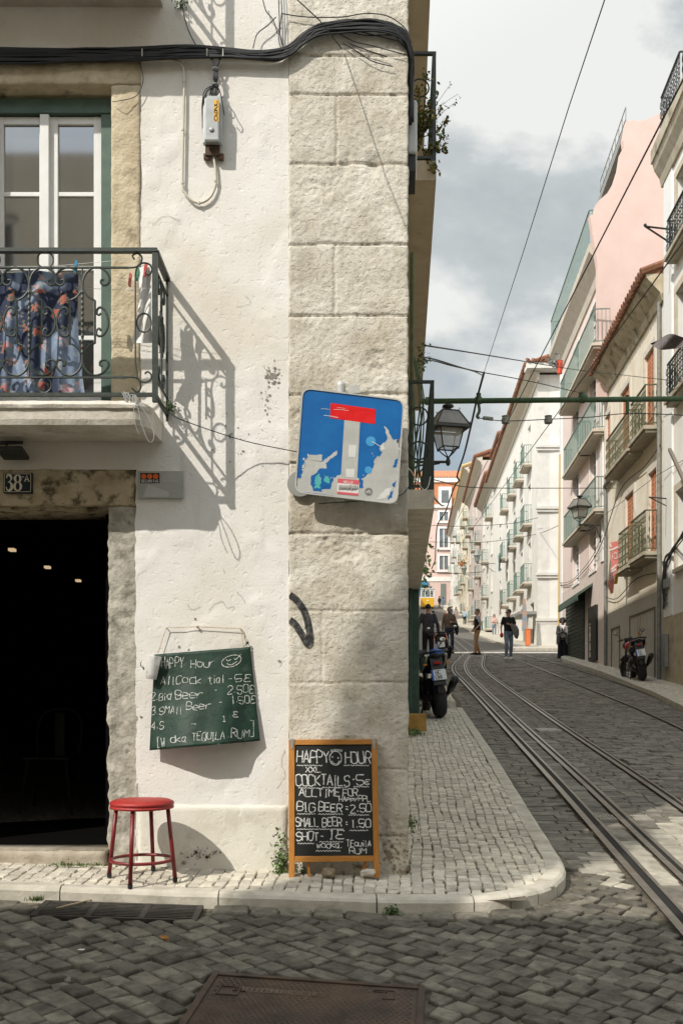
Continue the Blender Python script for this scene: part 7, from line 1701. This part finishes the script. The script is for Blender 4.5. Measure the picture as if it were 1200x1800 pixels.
# ------------------------------------------------------------------ people
def cm(name, c, c2=None, **k): return M(name, c, c2 or tuple(min(1, x*1.25+.004) for x in c), k.pop('scale', 12), k.pop('rough', .9), **k)
skin_m = M('skin', (.42, .24, .16), (.50, .30, .21), 10, .6); skin_d = M('skin_deep', (.16, .08, .05), (.21, .11, .07), 10, .6)
hair_m = M('hair_dark', (.012, .010, .009), (.025, .02, .017), 40, .6)
def person(label, px, py, Y, h, rz, pose=None, top=None, sleeves='long', legs=None, shoes=None, hair=('short', None), skin=None, vest=None, extras=None, z=None, vox=.011, wide=False, group=None):
    skin = skin or skin_m; p0 = P(px, py, Y); zz = z if z is not None else p0.z
    sc = h/1.75
    J = dict(pel=(0, 0, .95), spi=(0, .01, 1.12), che=(0, .01, 1.31), nec=(0, .02, 1.50), hea=(0, -.005, 1.625), hipL=(.085, 0, .90), hipR=(-.085, 0, .90), knL=(.095, -.02, .49), knR=(-.095, -.02, .49), anL=(.10, .02, .09), anR=(-.10, .02, .09),
        shL=(.165, .01, 1.43), shR=(-.165, .01, 1.43), elL=(.235, .03, 1.15), elR=(-.235, .03, 1.15), wrL=(.25, -.04, .90), wrR=(-.25, -.04, .90), look=0, feet=0)
    J.update(pose or {}); V = {k: Vector(v)*sc if isinstance(v, tuple) else v for k, v in J.items()}
    t = thing('person', label, 'person', (p0.x, Y, zz), rz, group)
    def remesh(ob, v=vox):
        r = ob.modifiers.new('remesh', 'REMESH'); r.mode = 'VOXEL'; r.voxel_size = v; r.use_smooth_shade = True
        s_ = ob.modifiers.new('smooth', 'SMOOTH'); s_.iterations = 3; s_.factor = .5; return ob
    def ell(mb, rings, n=14):
        vs = []; 
        for c, rx, ry in rings:
            for j in range(n): a = 2*math.pi*j/n; vs.append((c[0]*sc+rx*sc*math.cos(a), c[1]*sc+ry*sc*math.sin(a), c[2]*sc))
        k = len(rings); mb.add(vs, [(i*n+j, i*n+(j+1) % n, (i+1)*n+(j+1) % n, (i+1)*n+j) for i in range(k-1) for j in range(n)]+[tuple(range(n-1, -1, -1)), tuple((k-1)*n+j for j in range(n))])
    def limb(mb, a, b, r0, r1): mb.tube([a, a*.6+b*.4, b], [r0*sc, (r0*.55+r1*.45)*sc*1.04, r1*sc], 10); mb.ball(a, r0*sc, 10, 7); mb.ball(b, r1*sc, 10, 7)
    HM = Matrix.Rotation(J['look'], 3, 'Z')
    hp = lambda x, y, z_: V['hea']+HM @ (Vector((x, y, z_))*sc)
    # body: one continuous surface
    mb = MB()
    ell(mb, [((0, 0, .86), .13, .09), ((0, 0, .95), .155, .105), ((0, .01, 1.12), .135, .09), ((0, .01, 1.30), .165, .105), ((0, .012, 1.42), .15, .085), ((0, .015, 1.47), .06, .055)])
    mb.tube([Vector((0, .018, 1.43))*sc, hp(0, .02, -.06)], .052*sc, 10)
    mb.ball(hp(0, .01, .02), .095*sc, 14, 10, (.80, 1.0, 1.12), M=HM); mb.ball(hp(0, -.025, -.05), .062*sc, 12, 8, (.85, 1.0, 1.0), M=HM)
    mb.ball(hp(0, -.098, -.015), .017*sc, 6, 5, (.8, 1, 1.2))
    for s in (-1, 1): mb.ball(hp(s*.078, .01, -.005), .02*sc, 6, 5, (.45, .8, 1.3))
    for S_ in 'LR':
        limb(mb, V['hip'+S_], V['kn'+S_], .075, .052); limb(mb, V['kn'+S_], V['an'+S_], .052, .036)
        limb(mb, V['sh'+S_], V['el'+S_], .048, .038); limb(mb, V['el'+S_], V['wr'+S_], .038, .026)
        d = (V['wr'+S_]-V['el'+S_]).normalized(); s = 1 if S_ == 'L' else -1
        sd = d.cross(Vector((0, 1, .2))).normalized(); nr = sd.cross(d)
        w = V['wr'+S_]; mb.tube([w, w+d*.085*sc], [.026*sc, .034*sc], 8)
        for q, ln in ((-1.5, .062), (-.5, .074), (.5, .078), (1.5, .068)):
            b0 = w+d*.08*sc+sd*q*.017*sc; mb.tube([b0, b0+(d*.55+nr*.12)*ln*sc, b0+(d*.9+nr*.45)*ln*sc], .0095*sc, 6)
        tb = w+d*.03*sc+nr*.03*sc; mb.tube([tb, tb+(d*.5+nr*.5)*.05*sc, tb+(d*.9+nr*.4)*.06*sc], .011*sc, 6)
        an = V['an'+S_]; mb.tube([an, an+Vector((0, -.16, -.055))*sc], [.04*sc, .03*sc], 8)
    body = remesh(mb.build('body', skin, t, local=True), max(vox, .0105))
    off = .012
    if legs:
        mb = MB(); ell(mb, [((0, 0, .84), .15+off, .11), ((0, 0, .93), .165+off, .115+off), ((0, .005, 1.03), .148+off, .10+off)])
        for S_ in 'LR':
            limb(mb, V['hip'+S_], V['kn'+S_], .09, .068 if not wide else .10); limb(mb, V['kn'+S_], V['an'+S_]+Vector((0, 0, .0)), .068 if not wide else .10, .055 if not wide else .12)
        remesh(mb.build('trousers', legs, t, local=True))
    if top:
        mb = MB(); ell(mb, [((0, 0, .90), .16+off, .115+off), ((0, .008, 1.10), .148+off, .10+off), ((0, .01, 1.30), .178+off, .112+off), ((0, .012, 1.43), .155+off, .085+off), ((0, .016, 1.485), .07, .065)])
        for S_ in 'LR':
            if sleeves == 'long': limb(mb, V['sh'+S_], V['el'+S_], .066, .052); limb(mb, V['el'+S_], V['wr'+S_], .052, .04)
            elif sleeves == 'short': limb(mb, V['sh'+S_], V['sh'+S_]*.4+V['el'+S_]*.6, .066, .058)
        remesh(mb.build('shirt' if not label.count('jacket') else 'jacket', top, t, local=True))
    if vest:
        mb = MB(); ell(mb, [((0, 0, .93), .168+off, .125+off), ((0, .008, 1.10), .156+off, .11+off), ((0, .01, 1.30), .186+off, .122+off), ((0, .012, 1.43), .140, .10), ((0, .016, 1.49), .075, .07)]); remesh(mb.build('vest', vest, t, local=True))
    for S_ in 'LR':
        an = V['an'+S_]; mb = MB(); mb.tube([an+Vector((0, .03, -.03))*sc, an+Vector((0, -.06, -.045))*sc, an+Vector((0, -.17, -.06))*sc], [.05*sc, .048*sc, .036*sc], 10); mb.ball(an+Vector((0, .03, -.04))*sc, .048*sc, 8, 6); mb.box(an.x-.05*sc, an.y-.20*sc, an.z-.092*sc, an.x+.05*sc, an.y+.07*sc, an.z-.062*sc)
        mb.build('shoe', shoes or MATS['tyre_rubber'], t, smooth=True, local=True)
    hs, hm_ = hair; hm_ = hm_ or hair_m; mb = MB()
    if hs == 'short': mb.ball(hp(0, .022, .045), .098*sc, 14, 9, (.86, 1.0, .98), M=HM)
    if hs == 'long': mb.ball(hp(0, .025, .045), .105*sc, 14, 9, (.9, 1.0, 1.0), M=HM); mb.tube([hp(0, .06, .02), hp(0, .075, -.12), hp(0, .08, -.26)], [.085*sc, .09*sc, .06*sc], 10)
    if hs == 'curly':
        rq = random.Random(3)
        mb.ball(hp(0, .03, .03), .115*sc, 10, 8)
        for k in range(40): a_, b_ = rq.uniform(0, 6.28), rq.uniform(-.6, 1.3); mb.ball(hp(.125*math.cos(a_)*math.cos(b_), .045+.08*math.sin(a_)*math.cos(b_), .03+.115*math.sin(b_)), .042*sc, 6, 5)
    if hs: remesh(mb.build('hair', hm_, t, local=True), .012)
    if vox < .014:
        mb = MB()
        for s in (-1, 1): mb.ball(hp(s*.032, -.082, .012), .0095*sc, 6, 5)
        mb.ball(hp(0, -.086, -.062), .018*sc, 6, 4, (1.2, .4, .3)); mb.build('eyes_and_mouth', hair_m, t, local=True)
    class X: pass
    x = X(); x.t, x.hp, x.sc, x.V, x.remesh = t, hp, sc, V, remesh
    if extras: extras(x)
    return t
def sunglasses(x):
    mb = MB()
    for s in (-1, 1): mb.ball(x.hp(s*.036, -.09, .012), .030*x.sc, 8, 5, (1.05, .35, .75)); mb.tube([x.hp(s*.066, -.075, .016), x.hp(s*.08, .01, .01)], .005, 4)
    mb.tube([x.hp(-.03, -.1, .02), x.hp(.03, -.1, .02)], .005, 4); mb.build('sunglasses', MATS['mirror_black'] if 'mirror_black' in MATS else M('mirror_black', (.01, .01, .012), rough=.15), x.t, local=True)
def beard(x):
    mb = MB(); mb.ball(x.hp(0, -.045, -.075), .058*x.sc, 10, 7, (.95, .85, .75)); mb.build('beard', hair_m, x.t, smooth=True, local=True)
def drape(x, name, mat, pts, w, th=.05):
    mb = MB()
    for a in pts: mb.tube([Vector(p)*x.sc for p in a], [w*x.sc*f for f in (1.0, 1.15, .95, .7)][:len(a)], 10)
    return x.remesh(mb.build(name, mat, x.t, local=True), .014)
navy = cm('navy_denim', (.018, .026, .05)); jean = cm('blue_denim', (.11, .15, .20), (.20, .25, .31)); blackc = cm('black_cotton', (.011, .011, .013)); grey_w = cm('grey_wool', (.045, .045, .052)); brown_s = cm('brown_knit', (.12, .085, .06)); tan_t = cm('tan_cotton', (.33, .19, .085)); grey_l = cm('light_grey_cotton', (.36, .37, .38)); grey_j = cm('grey_jacket', (.18, .175, .165)); whitec = cm('white_top', (.62, .60, .57)); pinkc = cm('pink_top', (.48, .33, .30)); sky_s = cm('sky_blue_shirt', (.30, .40, .48)); teal_s = cm('teal_shirt', (.22, .38, .42)); pale_s = cm('pale_shirt', (.62, .58, .52)); wshoe = cm('white_shoe', (.55, .55, .53)); patt = M('patterned_cloth', (.45, .30, .24), (.18, .20, .24), 9, .9); grn = cm('green_dress', (.04, .10, .06))
person('man in a dark grey jacket walking away beside the near motorcycle', 752, 1180, 29.5, 1.80, R(176), dict(elL=(.27, .03, 1.16), elR=(-.27, .03, 1.16), wrL=(.31, -.06, .92), wrR=(-.30, -.05, .92), knL=(.10, -.06, .50), anR=(-.10, .10, .10)), top=grey_w, legs=blackc, hair=('short', None), z=side_z(2.6, 29.5)+.10)
def ex_brown(x):
    sunglasses(x); beard(x); drape(x, 'carried_jacket', blackc, [[(.22, -.16, 1.16), (.27, -.14, 1.0), (.28, -.12, .82), (.27, -.10, .70)], [(.16, -.22, 1.12), (.20, -.2, .98), (.22, -.17, .82)]], .06)
person('man in a brown sweater and sunglasses carrying a dark jacket on his arm', 789, 1149, 39, 1.82, R(4), dict(wrL=(.08, -.24, 1.16), elL=(.25, -.03, 1.15), knL=(.10, -.12, .50), anL=(.10, -.06, .10), knR=(-.09, -.02, .49), anR=(-.08, .12, .10), look=R(-6)), top=brown_s, legs=navy, extras=ex_brown)
person('man in a black vest and tan trousers standing side on between the rails', 838, 1151, 39, 1.80, R(-80), dict(elL=(.21, .06, 1.15), wrL=(.18, -.14, .95), elR=(-.22, .05, 1.15), wrR=(-.17, -.12, .96), anL=(.10, -.10, .09), knL=(.10, -.08, .49), anR=(-.10, .12, .09)), top=grey_l, sleeves='short', vest=blackc, legs=tan_t, hair=('short', cm('hair_grey', (.09, .08, .07))))
def ex_tee(x):
    sunglasses(x); drape(x, 'carried_jacket', grey_j, [[(.02, -.24, 1.22), (.10, -.22, 1.08), (.16, -.20, .90), (.22, -.16, .74)], [(.22, -.12, 1.16), (.28, -.12, 1.02), (.30, -.10, .86), (.26, -.12, .72)], [(.12, -.22, 1.18), (.2, -.2, .98), (.24, -.18, .8)]], .055)
    mb = MB(); mb.ball(Vector((-.27, -.10, .84))*x.sc, .075, 10, 7, (.9, .6, 1.3)); mb.build('red_pouch', cm('red_cloth', (.50, .03, .04)), x.t, smooth=True, local=True)
person('man in a black t-shirt and jeans carrying a grey jacket and looking aside', 893, 1159, 36.2, 1.82, R(6), dict(wrL=(-.02, -.25, 1.20), elL=(.24, -.05, 1.14), elR=(-.25, .04, 1.14), wrR=(-.27, -.06, .93), knR=(-.10, -.14, .50), anR=(-.10, -.06, .09), anL=(.10, .10, .09), look=R(-58)), top=blackc, sleeves='short', legs=jean, shoes=wshoe, extras=ex_tee)
def ex_wom(x):
    mb = MB()
    for s in (-1, 1): mb.tube([Vector((s*.17, -.06, 1.40))*x.sc, Vector((s*.17, -.09, 1.15))*x.sc, Vector((s*.18, -.06, .86))*x.sc, Vector((s*.19, -.02, .70))*x.sc], [.06, .075, .075, .06], 8); mb.tube([x.V['sh'+'RL'[s > 0]], x.V['el'+'RL'[s > 0]], x.V['wr'+'RL'[s > 0]]], [.068, .058, .045], 8)
    mb.tube([Vector((0, .09, 1.42))*x.sc, Vector((0, .11, 1.1))*x.sc, Vector((0, .10, .72))*x.sc], [.13, .15, .14], 10)
    x.remesh(mb.build('cardigan', grey_j, x.t, local=True), .014)
    mb = MB(); mb.box(-.05, -.30, 1.17, .0, -.285, 1.27); mb.build('phone', blackc, x.t, local=True)
    mb = MB(); mb.tube([Vector((.10, -.125, 1.42))*x.sc, Vector((.0, -.15, 1.15))*x.sc, Vector((-.12, -.14, .95))*x.sc], .014, 6); mb.build('bag_strap', blackc, x.t, local=True)
person('woman with curly black hair in a grey cardigan and wide black trousers', 988, 1163, 38.4, 1.66, R(-10), dict(wrL=(.03, -.25, 1.16), elL=(.22, -.02, 1.13), wrR=(-.06, -.25, 1.17), elR=(-.22, -.02, 1.13), look=R(-8)), top=whitec, sleeves='none', legs=blackc, wide=True, hair=('curly', None), skin=skin_d, extras=ex_wom)
person('woman with long dark hair in a pink top and jeans up the hill', 868, 1119, 73, 1.63, R(-10), dict(wrL=(.05, -.22, 1.15), wrR=(-.05, -.22, 1.17)), top=pinkc, legs=jean, hair=('long', None), vox=.018)
person('child in dark clothes standing beside the woman in the pink top', 877, 1118, 74, 1.30, R(10), None, top=blackc, sleeves='short', legs=grn, hair=('long', None), vox=.018)
person('person in a pale blue shirt and dark trousers far up the street', 816, 1099, 106, 1.72, R(150), dict(wrL=(.32, -.18, 1.2)), top=sky_s, legs=blackc, hair=('short', cm('hair_fair', (.30, .24, .17))), vox=.022)
person('person in a white shirt walking in front of the yellow tram', 751, 1084, 122, 1.72, R(0), None, top=whitec, legs=grey_w, vox=.022, z=road_z(9, 122))
person('person in a teal shirt with wide dark hair, below the yellow tram', 761, 1101, 99, 1.62, R(170), None, top=teal_s, legs=jean, hair=('curly', None), vox=.022, z=road_z(9, 99))
person('person in dark blue just above the brown sweater man', 792, 1090, 116, 1.70, R(160), None, top=cm('dark_blue_top', (.05, .09, .13)), legs=blackc, vox=.022, z=road_z(9, 116))
person('person with auburn hair in patterned clothes by the far wall', 801, 1092, 112, 1.66, R(150), None, top=patt, legs=patt, hair=('long', cm('hair_auburn', (.14, .05, .025))), vox=.022, z=road_z(9, 112)+.1)
person('dark haired person half hidden behind the brown sweater man', 783, 1100, 100, 1.66, R(10), None, top=cm('maroon_top', (.16, .05, .04)), legs=blackc, vox=.022, z=road_z(9, 100))
person('person in blue beside the tram at the top of the street', 778, 1067, 156, 1.75, R(180), None, top=jean, legs=jean, hair=('long', None), vox=.026, z=road_z(9, 156))
person('person in black standing nearest the tram at the top of the street', 772, 1066, 158, 1.75, R(190), None, top=blackc, legs=blackc, hair=('curly', None), vox=.026, z=road_z(9, 158))
# ------------------------------------------------------------------ yellow funicular tram
ty = 150.0; p = P(751, 1070, ty); sl_ = math.atan((base(158)-base(150))/8)
tr = thing('funicular_tram', 'yellow and white funicular tram at the top of the street', 'tram', (p.x, ty, road_z(9, ty)+.05)); tr.rotation_euler = (0, 0, R(-4))
yel = M('tram_yellow', (.62, .34, .01), (.68, .40, .02), 6, .35); wp = white_paint
mb = MB(); mb.box(-.98, 0, .35, .98, 7.5, 1.72); mb.build('body', yel, tr, local=True, bevel=.06)
mb = MB()
for q in ((-.98, 0, 1.72, -.86, 7.5, 3.0), (.86, 0, 1.72, .98, 7.5, 3.0), (-.42, .02, 1.72, -.34, .12, 3.0), (.34, .02, 1.72, .42, .12, 3.0), (-.86, .0, 2.82, .86, .15, 3.0), (-.86, .02, 1.72, .86, .12, 1.84)): mb.box(*q)
mb.build('window_frame', wp, tr, local=True)
for x0, x1 in ((-.86, -.42), (-.34, .34), (.42, .86)):
    mb = MB(); mb.box(x0, .07, 1.84, x1, .09, 2.82); mb.build('window', gl, tr, local=True)
mb = MB(); mb.box(-.86, .5, 1.72, .86, 7.4, 2.95); mb.build('interior', M('tram_inside', (.05, .045, .04), rough=.8), tr, local=True)
mb = MB(); mb.prism([(-1.05, 3.0), (1.05, 3.0), (1.0, 3.12), (.6, 3.3), (-.6, 3.3), (-1.0, 3.12)], -.1, 7.6, lambda a, b, h: (a, h, b)); mb.build('roof', M('tram_roof', (.5, .49, .45), rough=.7), tr, local=True)
mb = MB(); mb.box(-.9, .1, 0, .9, 7.3, .35); mb.build('undercarriage', blackiron, tr, local=True)
mb = MB(); mb.lathe([(.001, -.06), (.12, -.06), (.12, 0)], (0, .0, 1.3), 12, axis='y'); mb.build('headlight', wp, tr, local=True)
# ------------------------------------------------------------------ house across the street (behind the viewpoint; reflected in the panes, shades the road)
YO = -1.6
opp = thing('opposite_house', 'pale house across the street, seen only as a dim reflection in the french window panes', 'house', (-6, YO, 0))
opw = M('opposite_plaster', (.55, .50, .42), (.64, .59, .50), 2, .9)
HO = 8.42
oh = []
for i in range(7):
    for z in (.2, 2.9, 5.6): oh.append((-16+i*2.6, -14.8+i*2.6, z, z+2.0))
xs = sorted({-18, 12}|{a for h in oh for a in h[:2]}); zs = sorted({-1.0, HO}|{a for h in oh for a in h[2:]})
mb = MB(); mb.grid(xs, zs, lambda x, z: (x, YO, z), skip=lambda x, z: inhole(x, z, oh), back=True); mb.box(-18, YO-7, -1, 12, YO-6.9, HO)
mb.build('wall', opw, opp)
for a, b, c, d in oh:
    mb = MB(); mb.box(a, YO-.16, c, b, YO-.12, d); w = mb.build('window', M('opp_glass', (.05, .055, .055), rough=.1), opp)
    mb = MB()
    for q in ((a, c, a+.08, d), (b-.08, c, b, d), (a, c, b, c+.08), (a, d-.08, b, d), ((a+b)/2-.05, c, (a+b)/2+.05, d), (a, c+1.1, b, c+1.16)): mb.box(q[0], YO-.12, q[1], q[2], YO-.06, q[3])
    mb.build('frame', white_paint, w)
mb = MB(); mb.box(-18.2, YO-7.2, HO, 12.2, YO, HO+.02); mb.build('roof', MATS['roof_tile'], opp)
top = [(-7.06, 9.6), (-6.98, 10.1), (-6.88, 10.7), (-6.54, 11.2), (-6.2, 11.45), (-5.9, 11.0), (-5.82, 10.2)]
mb = MB(); k = 0  # slats added on the unseen roof to half-shade the corner stones
for i in range(10):
    x = -7.05+i*.125; mb.box(x, YO-.06, HO, x+.066, YO-.01, lerp_tab(top, x))
mb.tube([(a, YO-.035, b-.02) for a, b in top], .03, 6); mb.box(-7.06, YO-.09, 9.0, -5.8, YO-.06, 9.06); mb.build('shade_slats', opw, opp)
